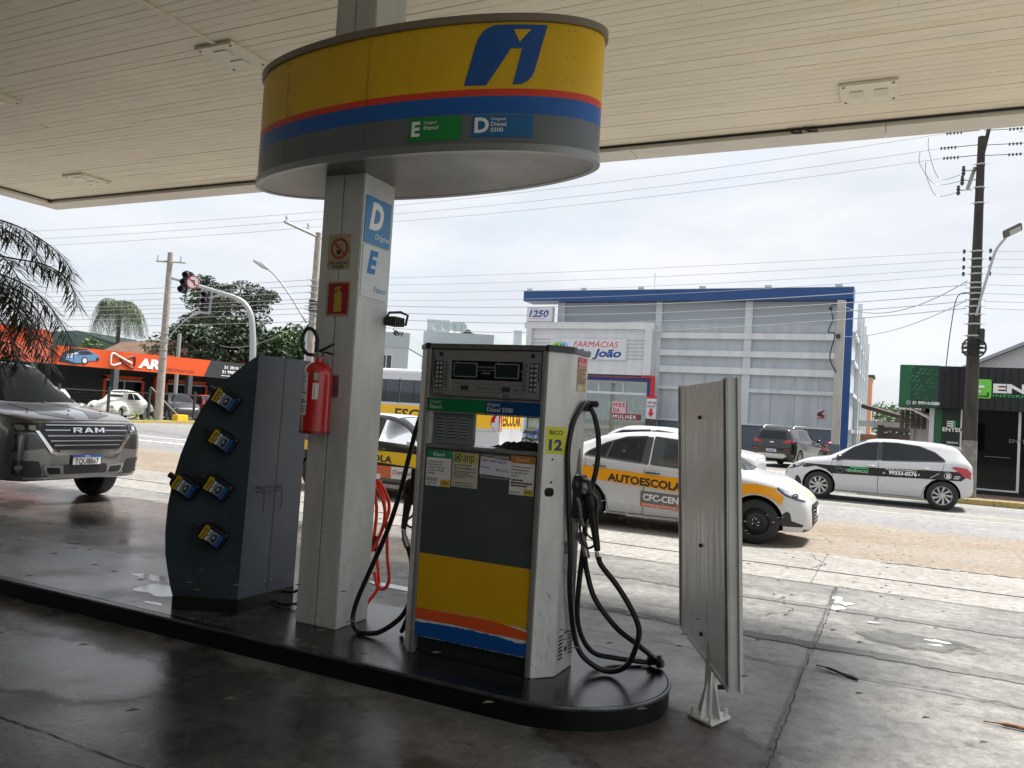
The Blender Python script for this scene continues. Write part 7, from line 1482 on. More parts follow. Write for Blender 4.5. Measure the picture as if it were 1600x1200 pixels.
def tree(name, label, base, h, r, clumps, m, seed, trunk_r=.2, size=.28, n=120, crown_lo=.35, group=None):
    rnd = random.Random(seed); t = thing(name, label, 'tree', base, 0, group); B = Vector(base); b = MB(); tb = MB()
    tb.tube([B, B+Z3*h*.3, B+Z3*h*.62+Vector((r*.08, 0, 0)), B+Z3*h*.85], [trunk_r, trunk_r*.8, trunk_r*.5, trunk_r*.2], 8)
    for i in range(clumps):
        a = rnd.uniform(0, 2*PI); z = rnd.uniform(crown_lo, .95); k = math.sin(PI*min(1, max(.12, (z-crown_lo)/(1-crown_lo)*.85+.15)))**.6; rr_ = r*k*rnd.uniform(.3, .9)
        c = (B.x+rr_*math.cos(a), B.y+rr_*math.sin(a), B.z+h*z); cr_ = r*rnd.uniform(.22, .40); leaves(b, c, cr_, cr_, cr_*.75, n, size, rnd)
        if i % 2 == 0: tb.tube([B+Z3*h*min(z*.8, .7), (Vector(c)+B+Z3*h*z*.85)/2, c], [trunk_r*.35, trunk_r*.22, .02], 5)
    b.build('crown', m, t, world=True); tb.build('trunk', BARK, t, world=True, smooth=60); return t
def palm_tree(label, base, h, rad, seed, nf=22, droop=1.0, name='palm_tree'):
    rnd = random.Random(seed); t = thing(name, label, 'palm tree', base); B = Vector(base); tb = MB(); tb.tube([B, B+Z3*h*.5, B+Z3*h], [.28, .22, .2], 10); tb.build('trunk', BARK, t, world=True, smooth=60)
    b = MB(); C_ = B+Z3*h
    for i in range(nf):
        a = 2*PI*i/nf+rnd.uniform(-.15, .15); up_ = rnd.uniform(.0, 1.9); L_ = rad*rnd.uniform(.85, 1.1); P = []
        for k in range(9): s_ = k/8; P.append(C_+Vector((math.cos(a), math.sin(a), 0))*L_*(s_-.25*s_**3)+Z3*(up_*rad*.6*s_-droop*rad*(.55+up_*.35)*s_**2.2))
        b.tube([p[:] for p in P], [.035*(1-.8*k/8) for k in range(9)], 4)
        frond_leaf(b, P, rad*.30, 44, rnd, .035, .9)
    b.build('crown', LEAFB, t, world=True); return t
def frond_leaf(b, P, L_, n, rnd, w=.02, hang=.5):
    for k in range(n):
        s_ = .10+.88*k/n; q = s_*(len(P)-1); i = min(int(q), len(P)-2); f_ = q-i; p = Vector(P[i]).lerp(Vector(P[i+1]), f_); tg_ = (Vector(P[i+1])-Vector(P[i])).normalized(); sd_ = tg_.cross(Z3)
        if sd_.length < .1: sd_ = Vector((1, 0, 0))
        sd_.normalize(); nu = sd_.cross(tg_)
        for s2 in (-1, 1):
            l_ = L_*(1-.55*abs(s_-.4)/.6)*rnd.uniform(.75, 1.1); d = (sd_*s2*rnd.uniform(.6, 1.0)+tg_*rnd.uniform(.35, .8)+nu*rnd.uniform(-.35, .35)-Z3*hang*rnd.uniform(.2, 1)).normalized(); m1 = p+d*l_*.5; m2 = p+d*l_-Z3*l_*.22*hang*2; wv = tg_*w
            b.add([p[:], (m1+wv)[:], m2[:], (m1-wv)[:]], [(0, 1, 2, 3)])
# near palm whose fronds hang in at the left edge
fp_ = thing('palm_tree', 'palm with dark feathery fronds hanging in over the pickup at the left edge', 'palm tree', (-12.9, 5.2, 0)); rnd = random.Random(5); PC = Vector((-12.75, 5.35, 2.75))
b = MB(); b.tube([(-12.9, 5.2, 0), (-12.85, 5.25, 1.4), (-12.75, 5.33, 2.7)], [.2, .16, .15], 10); b.build('trunk', BARK, fp_, world=True, smooth=60)
FR = [[(-11.67, 5.96, 3.6), (-10.84, 6.13, 3.7), (-10.29, 6.28, 3.61), (-9.91, 6.47, 3.41), (-9.68, 6.59, 3.2), (-9.57, 6.65, 3.02)], [(-11.56, 5.95, 3.0), (-10.52, 5.98, 3.16), (-9.79, 6.09, 3.1), (-9.44, 6.27, 3.03), (-9.21, 6.39, 2.83), (-9.12, 6.44, 2.54)],
[(-11.49, 5.93, 2.83), (-10.13, 5.85, 2.91), (-9.48, 5.92, 2.79), (-9.2, 6.07, 2.58), (-8.98, 6.18, 2.29), (-8.85, 6.26, 2.03)], [(-11.44, 5.92, 2.57), (-9.96, 5.76, 2.69), (-9.34, 5.78, 2.54), (-9.13, 5.89, 2.29), (-8.98, 5.95, 2.0), (-8.86, 6.0, 1.76)],
[(-11.58, 5.94, 2.32), (-10.2, 5.77, 2.46), (-9.37, 5.66, 2.3), (-9.19, 5.76, 2.01), (-9.10, 5.80, 1.8)], [(-11.61, 5.96, 2.16), (-10.49, 5.88, 2.32), (-9.87, 5.83, 2.16), (-9.60, 5.81, 1.9), (-9.48, 5.86, 1.65)],
[(-11.98, 5.91, 3.35), (-11.18, 6.16, 3.67), (-10.73, 6.3, 3.62), (-10.4, 6.45, 3.47), (-10.17, 6.57, 3.25), (-10.01, 6.67, 2.93)], [(-11.56, 5.99, 2.5), (-10.58, 6.04, 2.83), (-9.95, 6.14, 2.76), (-9.65, 6.3, 2.46), (-9.51, 6.38, 2.15), (-9.48, 6.42, 1.95)],
[(-11.6, 5.99, 2.75), (-10.78, 6.07, 2.92), (-10.2, 6.13, 2.76), (-9.97, 6.26, 2.45), (-9.81, 6.35, 2.14), (-9.75, 6.41, 1.93)], [(-11.9, 5.9, 3.0), (-11.2, 6.0, 3.25), (-10.5, 6.1, 3.1), (-10.1, 6.2, 2.8), (-9.9, 6.2, 2.5), (-9.8, 6.2, 2.2)],
[(-11.8, 5.8, 2.8), (-10.9, 5.9, 3.0), (-10.2, 5.9, 2.75), (-9.9, 5.95, 2.4), (-9.7, 6.0, 2.1), (-9.6, 6.0, 1.85)]]
FRM = mat('palm_leaf', (.020, .032, .012), .5, var=.5, scale=4)
for P in FR:
    b = MB(); Q = smooth_path([PC]+P, 5); b.tube(Q, [.016*(1-.75*i/len(Q)) for i in range(len(Q))], 5); frond_leaf(b, Q, .56, 96, rnd, .011, .40); b.build('frond', FRM, fp_, world=True)
for P in ([(-11.7, 5.8, 3.3), (-11.0, 5.9, 3.5), (-10.4, 6.0, 3.35), (-10.0, 6.1, 3.05), (-9.8, 6.2, 2.75)], [(-11.6, 5.7, 2.5), (-10.9, 5.75, 2.6), (-10.2, 5.7, 2.4), (-9.85, 5.7, 2.1), (-9.7, 5.75, 1.9)], [(-11.6, 5.8, 3.1), (-10.7, 5.8, 3.05), (-9.9, 5.9, 2.75), (-9.5, 6.0, 2.4), (-9.3, 6.05, 2.1)]):
    b = MB(); Q = smooth_path([PC]+[Vector(p) for p in P], 5); b.tube(Q, [.016*(1-.75*i/len(Q)) for i in range(len(Q))], 5); frond_leaf(b, Q, .50, 80, rnd, .010, .45); b.build('frond', FRM, fp_, world=True)
for i in range(7):
    a = R_(120+i*32); Q = smooth_path([PC, PC+Vector((math.cos(a)*.8, math.sin(a)*.8, .6)), PC+Vector((math.cos(a)*1.7, math.sin(a)*1.7, .5)), PC+Vector((math.cos(a)*2.3, math.sin(a)*2.3, -.1))], 6)
    b = MB(); b.tube(Q, .012, 5); frond_leaf(b, Q, .55, 60, rnd, .011, .4); b.build('frond', FRM, fp_, world=True)
palm_tree('bushy feather palm rising behind the orange sign building', (-79.4, 61.2, 0), 10.8, 3.9, 3, 46, 1.65)
palm_tree('palm top just showing above the white hall roof at the right edge', (9.4, 56, 0), 8.6, 2.6, 4, 16)
# araucaria
rnd = random.Random(21); t = thing('araucaria_tree', 'tall dark araucaria pine with tufted branch ends behind the traffic light', 'tree', (-68.5, 66.6, 0)); B = Vector((-68.5, 66.6, 0)); tb = MB(); tb.tube([B, B+Z3*8, B+Z3*14], [.5, .4, .22], 8); b = MB()
cr_r = Vector((.9, .433, 0))
for i in range(74):
    a = rnd.uniform(0, 2*PI); z = rnd.uniform(6.0, 13.2); L_ = rnd.uniform(1.6, 5.0)*(1 if z > 9 else .9); tip = B+Vector((math.cos(a)*L_, math.sin(a)*L_, z+rnd.uniform(.4, 1.1))); tb.tube(smooth_path([B+Z3*(z-.6), B+Vector((math.cos(a)*L_*.6, math.sin(a)*L_*.6, z-.5)), tip], 4), .06, 4); leaves(b, tip[:], 1.25, 1.25, .7, 240, .17, rnd)
b.build('crown', LEAFA, t, world=True); tb.build('trunk', BARK, t, world=True, smooth=60)
tree('tree', 'broad green tree behind the display cabinet top', (-50.5, 58, 0), 8.2, 4.6, 34, LEAFB, 5, .35, .26, 150, .25, 'leafy trees beyond the junction')
tree('tree', 'dark rounded tree just left of the broad one under the araucaria', (-55, 56, 0), 8.4, 4.6, 40, LEAFA, 6, .3, .24, 150, .25, 'leafy trees beyond the junction')
tree('tree', 'dense tree beside the far concrete pole behind the column', (-44, 57, 0), 7.2, 3.6, 26, LEAFB, 7, .3, .24, 140, .25, 'leafy trees beyond the junction')
tree('tree', 'dark low tree under the traffic light arm', (-61, 55, 0), 8.0, 4.2, 38, LEAFA, 8, .3, .24, 140, .2, 'leafy trees beyond the junction')
tree('tree', 'small tree top above the apartment roofs over the pump', (-36.3, 65.6, 0), 9.4, 2.0, 12, LEAFB, 9, .2, .22, 120, .6)
tree('bush', 'bright green bushes between palm and orange sign', (-57, 41.5, 0), 5.4, 2.4, 16, LEAFC, 10, .2, .2, 120, .4)
rnd = random.Random(40); b = MB()
for i in range(120): x = rnd.uniform(-22, 26); leaves(b, (x, 150+rnd.uniform(0, 12), rnd.uniform(1, 6.0)), 2.2, 2, 1.7, 130, .30, rnd)
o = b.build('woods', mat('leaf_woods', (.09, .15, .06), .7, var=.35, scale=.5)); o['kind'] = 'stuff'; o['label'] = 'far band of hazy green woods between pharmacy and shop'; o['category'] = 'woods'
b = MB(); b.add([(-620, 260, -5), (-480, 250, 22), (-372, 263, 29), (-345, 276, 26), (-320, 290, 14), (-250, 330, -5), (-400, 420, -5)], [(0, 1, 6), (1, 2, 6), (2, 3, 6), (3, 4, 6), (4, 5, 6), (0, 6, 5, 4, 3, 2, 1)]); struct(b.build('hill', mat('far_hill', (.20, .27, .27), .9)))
# ============================================================ ORANGE SIGN BUILDING (along x = -34)
ar = thing('car_dealer_building', 'low dark car dealer building under a long orange and black sign', 'building', (-36, 30, 0))
ORB = mat('sign_orange', (.60, .075, .012), .5, var=.03, scale=.5); ORF = mat('sign_orange_pale', (.58, .12, .065), .5); BKB = mat('sign_charcoal', (.035, .035, .038), .5); AU = Vector((-.06, .998, 0)); AO = Vector((-33.8, 26, 0))  # second sign gets a paler orange
def ap(y, z, d=0): return AO+AU*((y-26)/.998)+Z3*z+Vector((.998, .06, 0))*d
def aflat(b, P, d): b.add([ap(y, z, d)[:] for y, z in P], [list(range(len(P)))])
def aslab(name, P, d0, d1, m, par=ar):
    k = len(P); b = MB(); b.add([ap(y, z, d)[:] for d in (d0, d1) for y, z in P], [list(range(k))[::-1], list(range(k, 2*k))]+[(i, (i+1) % k, k+(i+1) % k, k+i) for i in range(k)]); return b.build(name, m, par, world=True)
sgo = aslab('orange_sign', [(22.95, 2.48), (31.8, 2.48), (32.25, 3.40), (22.95, 3.30)], -.25, 0, ORB); sgk = aslab('black_sign', [(31.8, 2.48), (40, 2.42), (40, 3.42), (32.25, 3.40)], -.25, 0, BKB)
aslab('second_orange_sign', [(10, 2.46), (22.7, 2.48), (22.7, 3.30), (10, 3.30)], -.3, -.05, ORF); aslab('upper_orange_board', [(10, 3.42), (24.5, 3.42), (24.2, 4.1), (20.0, 4.1), (10, 4.3)], -2.6, -2.3, ORB)
b = MB(); b.text('AR', ap(18.6, 2.70, -.04), AU, Z3, .52, 0, .03, w=1.3); b.build('second_sign_letters', WINK, ar, world=True); b = MB(); b.text('multimarcas', ap(20.3, 2.62, -.04), AU, Z3, .26, 0, 0, w=2.0); b.build('second_sign_name', mat('sign_brown_ink', (.20, .05, .03), .5), ar, world=True)
def loop(y0, z0, w_, h_, flip=False):
    pts = [(0, .12), (0, .88), (.10, 1), (.20, .97), (.92, .30), (.80, .10)] if not flip else [(1, .88), (1, .12), (.90, 0), (.80, .03), (.08, .70), (.20, .90)]
    return [(y0+a*w_, z0+c*h_) for a, c in pts]
def aribbon(name, P, w_, m, d):
    b = MB(); Q = [ap(y, z, d) for y, z in P]; b.tube(smooth_path(Q, 4), w_, 6); return b.build(name, m, sgo, world=True)
aribbon('logo_white_loop', [(26.3, 2.78), (25.95, 2.66), (25.75, 2.72), (25.75, 3.12), (25.90, 3.22), (26.2, 3.10), (26.95, 2.82)], .045, WINK, .02)
aribbon('logo_maroon_loop', [(26.25, 2.96), (26.75, 2.66), (27.0, 2.60), (27.12, 2.70), (27.12, 3.08), (27.0, 3.16), (26.6, 3.04)], .042, mat('logo_maroon', (.09, .012, .01), .5), .02)
b = MB(); b.text('AR', ap(27.35, 2.66, .02), AU, Z3, .46, 0, .05, .12, w=1.35); b.build('logo_letters', WINK, sgo, world=True)
b = MB(); b.text('multimarcas', ap(28.75, 2.62, .02), AU, Z3, .21, 0, .0, w=2.35); b.build('logo_name', mat('sign_brown_ink', (.2, .05, .03)), sgo, world=True)
b = MB(); b.text('51 3919-0272', ap(33.3, 3.02, .02), AU, Z3, .17, 0, .02, w=1.9); b.text('51 99858-1234', ap(33.15, 2.76, .02), AU, Z3, .17, 0, .02, w=2.0); b.lines(ap(33.1, 2.58, .02), AU, Z3, 1.9, .08, 1, 0, 3); b.build('phone_lettering', WINK, sgk, world=True)
# printed picture of a blue coupe on the sign
cb = MB(); aflat(cb, [(23.0, 2.60), (23.2, 3.02), (23.6, 3.24), (24.4, 3.28), (24.7, 3.1), (24.75, 2.9), (24.5, 2.62), (23.8, 2.52)], .012); cb.build('picture_ground', mat('picture_black', (.02, .022, .026), .5), sgo, world=True)
cb = MB(); aflat(cb, [(23.35, 2.72), (23.4, 2.92), (23.75, 3.02), (24.1, 3.20), (24.55, 3.22), (25.0, 3.06), (25.12, 2.9), (25.0, 2.78), (24.6, 2.76), (24.35, 2.62), (23.8, 2.60)], .02); cb.build('picture_car', mat('picture_blue', (.10, .20, .36), .4), sgo, world=True)
cb = MB(); aflat(cb, [(23.8, 3.0), (24.12, 3.17), (24.5, 3.19), (24.75, 3.08), (24.3, 3.0)], .026); aflat(cb, circ(24.32, 2.74, .17, 16), .026); aflat(cb, circ(25.0, 2.86, .09, 12), .026); cb.build('picture_dark', mat('picture_black', (.02, .02, .02)), sgo, world=True)
cb = MB(); aflat(cb, circ(24.32, 2.74, .115, 16), .032); aflat(cb, [(23.42, 2.86), (23.7, 2.93), (23.66, 2.83), (23.45, 2.79)], .03); aflat(cb, [(23.4, 2.95), (23.9, 3.09), (24.0, 3.04), (23.5, 2.9)], .03); cb.build('picture_light', mat('picture_silver', (.5, .56, .62), .4), sgo, world=True)
DKW = mat('dealer_dark_wall', (.022, .026, .030), .8, var=.2, scale=1); bx('roof_slab', DKW, [(-44, 8, 2.62, -38.6, 48, 2.8)], ar); bx('sign_truss', DKW, [(-38.6, y, 2.66, -34.2, y+.1, 2.78) for y in range(10, 42, 3)], ar)
b = MB(); b.box(-44, 8, 0, -41, 48, 2.62); b.build('back_wall', DKW, ar, world=True)
for y in (23.2, 27.9, 33.0, 38.5): bx('column', mat('dealer_column', (.07, .085, .09), .7), [(-38.9, y+1.8, 0, -38.6, y+2.1, 2.62)], ar)
for y0, y1 in ((31.0, 33.4), (35.3, 38.3), (39.9, 41.2)): f_ = bx('window_frame', ORB, [(-41, y0-.18, .8, -40.9, y0, 2.25), (-41, y1, .8, -40.9, y1+.18, 2.25), (-41, y0-.18, 2.08, -40.9, y1+.18, 2.3)], ar); b = MB(); b.box(-40.97, y0, .8, -40.95, y1, 2.07); b.build('pane', DG, f_, world=True); b = MB(); b.box(-40.94, (y0+y1)/2-.03, .8, -40.9, (y0+y1)/2+.03, 2.07); b.box(-40.94, y0, 1.98, -40.9, y1, 2.05); b.build('sash', PHW, f_, world=True)
bx('door_post', ORB, [(-40.9, 34.2, 0, -40.7, 34.35, 2.4)], ar)
fn = thing('iron_fence', 'dark iron picket fence along the dealer yard behind the road', 'fence', (-33.3, 29, .1)); FB = mat('fence_iron', (.025, .03, .032), .6)
b = MB(); b.box(-33.42, 18, 1.38, -33.38, 34, 1.43); b.build('top_rail', FB, fn, world=True); b = MB()
for k in range(8): b.box(-33.405, 18, .2+k*.15, -33.395, 34, .208+k*.15)
b.build('fence_wires', FB, fn, world=True); b = MB(); y = 18
while y < 34: b.cyl((-33.4, y, 1.43), (-33.4, y, 1.55), .012, .002, 4); y += .17
o = b.build('pickets', FB, fn, world=True)
for y in (18, 20.5, 23, 25.5, 27.77, 30.6, 34.0): b = MB(); b.box(-33.45, y-.05, 0, -33.35, y+.05, 1.62); b.build('fence_post', FB, fn, world=True)
b = MB(); b.tube([(-33.4, 27.8, 1.7), (-33.1, 29.6, .12)], .05, 5); b.tube([(-33.4, 34.6, 1.6), (-33.2, 32.2, .12)], .05, 5); b.build('diagonal_brace', mat('fence_grey', (.16, .17, .17), .6), fn, world=True)
ys = thing('yellow_block', 'small yellow painted block on the verge beside the concrete pole', 'kerb block', (-32.4, 28.9, .1)); b = MB(); b.bbox(-32.6, 28.5, .1, -32.2, 29.2, .42, .03); b.build('block', mat('block_yellow', (.70, .45, .02), .6), ys, world=True)
rnd = random.Random(17); b = MB()
for i in range(260): y = rnd.uniform(18, 36); x = rnd.uniform(-33, -32.0); h_ = rnd.uniform(.08, .28); b.add([(x, y-.02, .1), (x, y+.02, .1), (x+rnd.uniform(-.1, .1), y+rnd.uniform(-.1, .1), .1+h_)], [(0, 1, 2)])
leaves(b, (-32.2, 26.0, .32), .18, .22, .22, 50, .09, rnd); o = b.build('verge_grass', mat('grass_blade', (.14, .20, .05), .7)); o['kind'] = 'stuff'; o['label'] = 'grass tufts along the far verge'; o['category'] = 'grass'
# house with tiled gable
hs = thing('gabled_house', 'pink gabled house with brown tiled roof behind the orange sign', 'house', (-64, 56, 0)); TILE = mat('roof_tile', (.17, .10, .065), .85, var=.35, scale=1.4); PNK = mat('pink_wall', (.62, .32, .24), .8)
E0, E1, AP, BK = Vector((-63.48, 52.5, 5.0)), Vector((-58.85, 54.75, 5.0)), Vector((-61.2, 53.6, 6.35)), Vector((-13.5, 4.6, 0))
b = MB(); g0 = [Vector((E0.x, E0.y, 0)), Vector((E1.x, E1.y, 0)), E1, AP-Z3*.05, E0]; n5 = 5; b.add([p[:] for p in g0]+[(p+BK)[:] for p in g0], [(0, 1, 2, 3, 4), (9, 8, 7, 6, 5)]+[(i, 5+i, 5+(i+1) % 5, (i+1) % 5) for i in range(5)]); b.build('wall', PNK, hs, world=True)
b = MB(); ov = (E1-E0).normalized()*.5; fo = -BK.normalized()*.5
for s_, E_ in ((-1, E0), (1, E1)):
    lo = E_+ov*s_-Z3*.28+fo; hi = AP+fo; b.add([lo[:], hi[:], (hi+BK-fo*2)[:], (lo+BK-fo*2)[:], (lo+Z3*.14)[:], (hi+Z3*.14)[:], (hi+BK-fo*2+Z3*.14)[:], (lo+BK-fo*2+Z3*.14)[:]], [(0, 1, 2, 3), (4, 7, 6, 5), (0, 4, 5, 1), (2, 6, 7, 3), (0, 3, 7, 4)])
b.build('roof', TILE, hs, world=True)
h2 = thing('orange_roof_house', 'low house with bright orange roof edge right of the gabled house', 'house', (-58, 57, 0)); b = MB(); b.box(-60, 56, 0, -52, 60, 4.3); b.build('wall', PNK, h2, world=True); b = MB(); b.add([(-60.5, 55.5, 4.2), (-51.5, 55.5, 4.2), (-51.5, 60.5, 4.3), (-60.5, 60.5, 5.4), (-60.5, 57.5, 5.2), (-56, 57.5, 5.2)], [(0, 1, 5, 4), (1, 2, 5), (4, 5, 2, 3), (0, 4, 3), (0, 3, 2, 1)]); b.build('roof', ORB, h2, world=True)
# ============================================================ APARTMENT BLOCKS
APW = mat('apartment_wall', (.46, .50, .52), .7, var=.03, scale=.3); APG = mat('apartment_band', (.40, .45, .46), .7); AGL = mat('apartment_glass', (.03, .05, .055), .1)
def pblock(name, label, L0_, C0_, R0_, h, band, wins=(), m=APW):
    L_, C_, Rr = Vector((*L0_, 0)), Vector((*C0_, 0)), Vector((*R0_, 0)); D_ = L_+Rr-C_; t = thing(name, label, 'building', C_)
    def pr(P, z0, z1, g=0):
        cen = sum(P, Vector())/4; Q = [p+(p-cen).normalized()*g for p in P]; b = MB(); b.add([(p+Z3*z)[:] for z in (z0, z1) for p in Q], [(0, 3, 2, 1), (4, 5, 6, 7)]+[(i, (i+1) % 4, 4+(i+1) % 4, 4+i) for i in range(4)]); return b
    P = [L_, C_, Rr, D_]; pr(P, 0, h-band).build('wall', m, t, world=True)
    if band: pr(P, h-band, h, .06).build('parapet', APG, t, world=True)
    u_ = (C_-L_).normalized(); nn_ = u_.cross(Z3)
    for s_, z, w_, hh in wins:
        o_ = C_-u_*s_+Z3*z; b = MB(); b.prism(rect(0, 0, w_, hh), o_-nn_*.0, u_, Z3, 0, .04); f_ = b.build('window', PHW, t, world=True); b = MB(); b.prism(rect(.07, .07, w_/2-.03, hh-.07), o_, u_, Z3, .041, .045); b.build('pane', AGL, f_, world=True); b = MB(); b.prism(rect(w_/2+.03, .07, w_-.07, hh-.07), o_, u_, Z3, .041, .045); b.build('pane', AGL, f_, world=True)
    return t
pblock('apartment_block', 'pale grey two storey block with windows between column and pump', (-33.6, 39.2), (-27.7, 42.0), (-32.0, 51.0), 6.1, .95, ((1.75, 3.7, .78, 1.0), (1.75, 1.6, .78, 1.0)))
pblock('apartment_block', 'tallest pale roof block rising behind the pump left corner', (-33.14, 52.63), (-31.57, 53.38), (-34.66, 60.76), 8.35, .2)
pblock('apartment_block', 'long low grey apartment block directly above the pump top', (-31.2, 49.2), (-26.59, 51.39), (-30.74, 64.92), 7.05, .95)
pblock('apartment_block', 'small roof tower between the long apartment block and pharmacy', (-31.41, 64.56), (-30.73, 64.89), (-32.72, 70.58), 8.9, .15)
for i, (x, y) in enumerate(((-30.82, 50.46), (-30.22, 50.74), (-29.67, 51.01), (-29.28, 51.25))):
    t = thing('satellite_dish', 'satellite dish %s on the apartment roof above the pump' % ('farthest left', 'second from left', 'third from left', 'farthest right')[i], 'satellite dish', (x, y, 7.05), 0, 'satellite dishes on the apartment roof'); d_ = Vector((.45, -.85, .25)).normalized(); c_ = Vector((x, y, 7.55)); b = MB(); b.tube([c_+d_*.10, c_+d_*.04, c_], [.42, .28, .02], 18, cap=False); b.build('dish', APG, t, world=True, smooth=60); b = MB(); b.cyl((x, y, 7.05), c_[:], .03, n=6); b.cyl(c_[:], (c_+d_*.35)[:], .012, n=4); b.build('mast', STEEL, t, world=True)
# ============================================================ POLES, LAMPS, SIGNALS
def pole(name, label, base, h, r0, r1, m=CONC_P): t = thing(name, label, 'utility pole', base); B = Vector(base); b = MB(); b.tube([B, B+Z3*h], [r0, r1], 14); b.build('shaft', m, t, world=True, smooth=60); return t
PDK = mat('weathered_pole', (.045, .040, .035), .9, var=.35, scale=2, stretch=(4, 4, .6), bump=.3); PDB = mat('insulator_dark', (.03, .03, .035), .4)
up_ = pole('utility_pole', 'tall dark utility pole with clamps and cables in front of the green shop', (1.70, 23.15, .12), 9.2, .185, .085, PDK); px_ = lambda z: 1.70-.023*(z-.1)
up_.children[0].data.transform(Matrix.Identity(4))
b = MB(); b.tube([(1.70, 23.15, .12), (1.70, 23.15, 1.55)], [.190, .174], 14); b.build('lime_washed_base', mat('limewash', (.20, .19, .17), .9, var=.35, scale=5), up_, world=True, smooth=60)
STL = mat('clamp_steel', (.42, .43, .44), .45, .5)
for z in (8.6, 8.0, 7.6, 6.36, 6.16, 5.95, 5.78, 5.55, 5.42, 5.28, 5.12, 4.95, 4.75, 4.5, 4.2): b = MB(); r = .186-.0109*z+.010; b.lathe([(r, z-.02), (r+.008, z-.02), (r+.008, z+.02), (r, z+.02)], (1.70, 23.15, 0), n=14); b.cyl((1.70-r-.10, 23.1, z), (1.70+r+.10, 23.1, z), .010, n=5); b.build('clamp', STL, up_, world=True)
for z in (6.36, 6.16, 5.95, 5.78): 
    for s in (-1, 1): b = MB(); b.lathe([(0, -.05), (.035, -.05), (.025, -.015), (.035, .015), (.025, .05), (0, .05)], (1.70+s*.29, 23.1, z), n=10); b.build('insulator', PDB, up_, world=True, smooth=50)
b = MB(); b.tube([(1.42, 23.0, 7.95), (1.58, 23.2, 8.55)], .045, 4); b.build('cutout_arm', mat('arm_grey', (.3, .3, .28), .8), up_, world=True)
for x, z in ((1.32, 8.45), (1.30, 8.2), (1.22, 7.95)): b = MB(); b.lathe([(0, -.12), (.03, -.12), (.05, -.06), (.03, -.02), (.05, .03), (.03, .07), (.04, .12), (0, .12)], (x, 23.1, z), n=8); b.cyl((x, 23.1, z), (x+.3, 23.1, z), .012, n=5); b.build('fuse_cutout', PDB, up_, world=True, smooth=50)
for z, x0, x1 in ((9.5, .9, 1.35), (9.12, .78, 1.25), (8.85, .85, 1.2)):
    b = MB()
    for k in range(5): b.cyl((x0+k*.08, 23.15, z-.02), (x0+k*.08+.03, 23.15, z-.02), .045, n=8)
    b.cyl((x0, 23.15, z-.02), (1.65, 23.15, z), .012, n=5); b.build('strain_insulator', PDB, up_, world=True)
    b = MB()
    for k in range(4): b.cyl((2.3+k*.08, 23.15, z-.05), (2.33+k*.08, 23.15, z-.05), .04, n=8)
    b.cyl((1.75, 23.15, z-.02), (2.6, 23.15, z-.05), .012, n=5); b.build('strain_insulator', PDB, up_, world=True)
b = MB(); b.tube([(1.72, 23.0, 8.75), (1.83, 21.6, 9.6)], .045, 4); b.build('cross_arm', PDK, up_, world=True)
b = MB(); b.bbox(1.80, 23.0, 4.02, 1.93, 23.2, 4.38, .02); b.build('junction_box', BLKPL, up_, world=True)
b = MB()
for z in (4.0, 3.9, 3.78): b.lathe([(.25, z-.02), (.27, z), (.25, z+.02), (.23, z), (.25, z-.02)], (1.70, 23.15, 0), n=18)
o_ = circ(1.70, 3.88, .26, 18); b.tube([(x, 22.93, z) for x, z in o_]+[(o_[0][0], 22.93, o_[0][1])], .025, 6); b.build('cable_coil', BLACK, up_, world=True, smooth=50)
sl_ = thing('street_lamp', 'curved arm street lamp on the dark utility pole at the right', 'street lamp', (1.75, 23.05, 4.9)); b = MB(); b.tube(smooth_path([(1.72, 22.98, 4.70), (1.82, 22.95, 5.2), (2.0, 22.9, 6.0), (2.10, 22.85, 6.35), (2.28, 22.8, 6.62)], 5), .03, 8); b.build('arm', STL, sl_, world=True, smooth=60)
b = MB(); T_ = Matrix.Translation((2.40, 22.7, 6.76)) @ Matrix.Rotation(R_(-28), 4, 'Y') @ Matrix.Rotation(R_(-22), 4, 'X'); b.bbox(-.22, -.15, -.035, .22, .15, .035, .02, T_); b.build('lamp_head', mat('lamp_grey', (.12, .13, .13), .5), sl_, world=True); b = MB(); b.box(-.08, -.11, -.04, .18, .11, -.0355, T_); b.build('lens', mat('lamp_lens_pale', (.5, .52, .48), .2), sl_, world=True)
# second pole, seen between cabinet and column
p2 = pole('utility_pole', 'grey concrete utility pole just left of the grey column', (-19.95, 23.6, 0), 7.9, .17, .11)
b = MB(); b.tube([(-19.55, 21.3, 7.75), (-19.95, 23.4, 7.75), (-20.05, 25.0, 7.75)], .055, 4); b.build('cross_arm', mat('arm_grey', (.3, .3, .28)), p2, world=True)
for y in (21.45, 22.6, 24.6): b = MB(); b.lathe([(0, 0), (.05, .0), (.03, .1), (.055, .14), (.03, .22), (0, .24)], (-19.6, y, 7.8), n=8); b.build('insulator', STL, p2, world=True)
for z in (6.07, 5.85, 5.6, 5.35, 5.2, 5.08, 4.95, 4.8, 4.5, 4.2): b = MB(); b.lathe([(.165, z-.03), (.175, z-.03), (.175, z+.03), (.165, z+.03)], (-19.95, 23.6, 0), n=12); b.cyl((-20.2, 23.4, z), (-19.7, 23.4, z), .015, n=5); b.build('clamp', STL, p2, world=True)
b = MB(); 
for k in range(5): b.lathe([(.17, 4.9+k*.09), (.21, 4.93+k*.09), (.17, 4.96+k*.09)], (-19.95, 23.6, 0), n=10)
b.build('cable_coil', BLACK, p2, world=True)
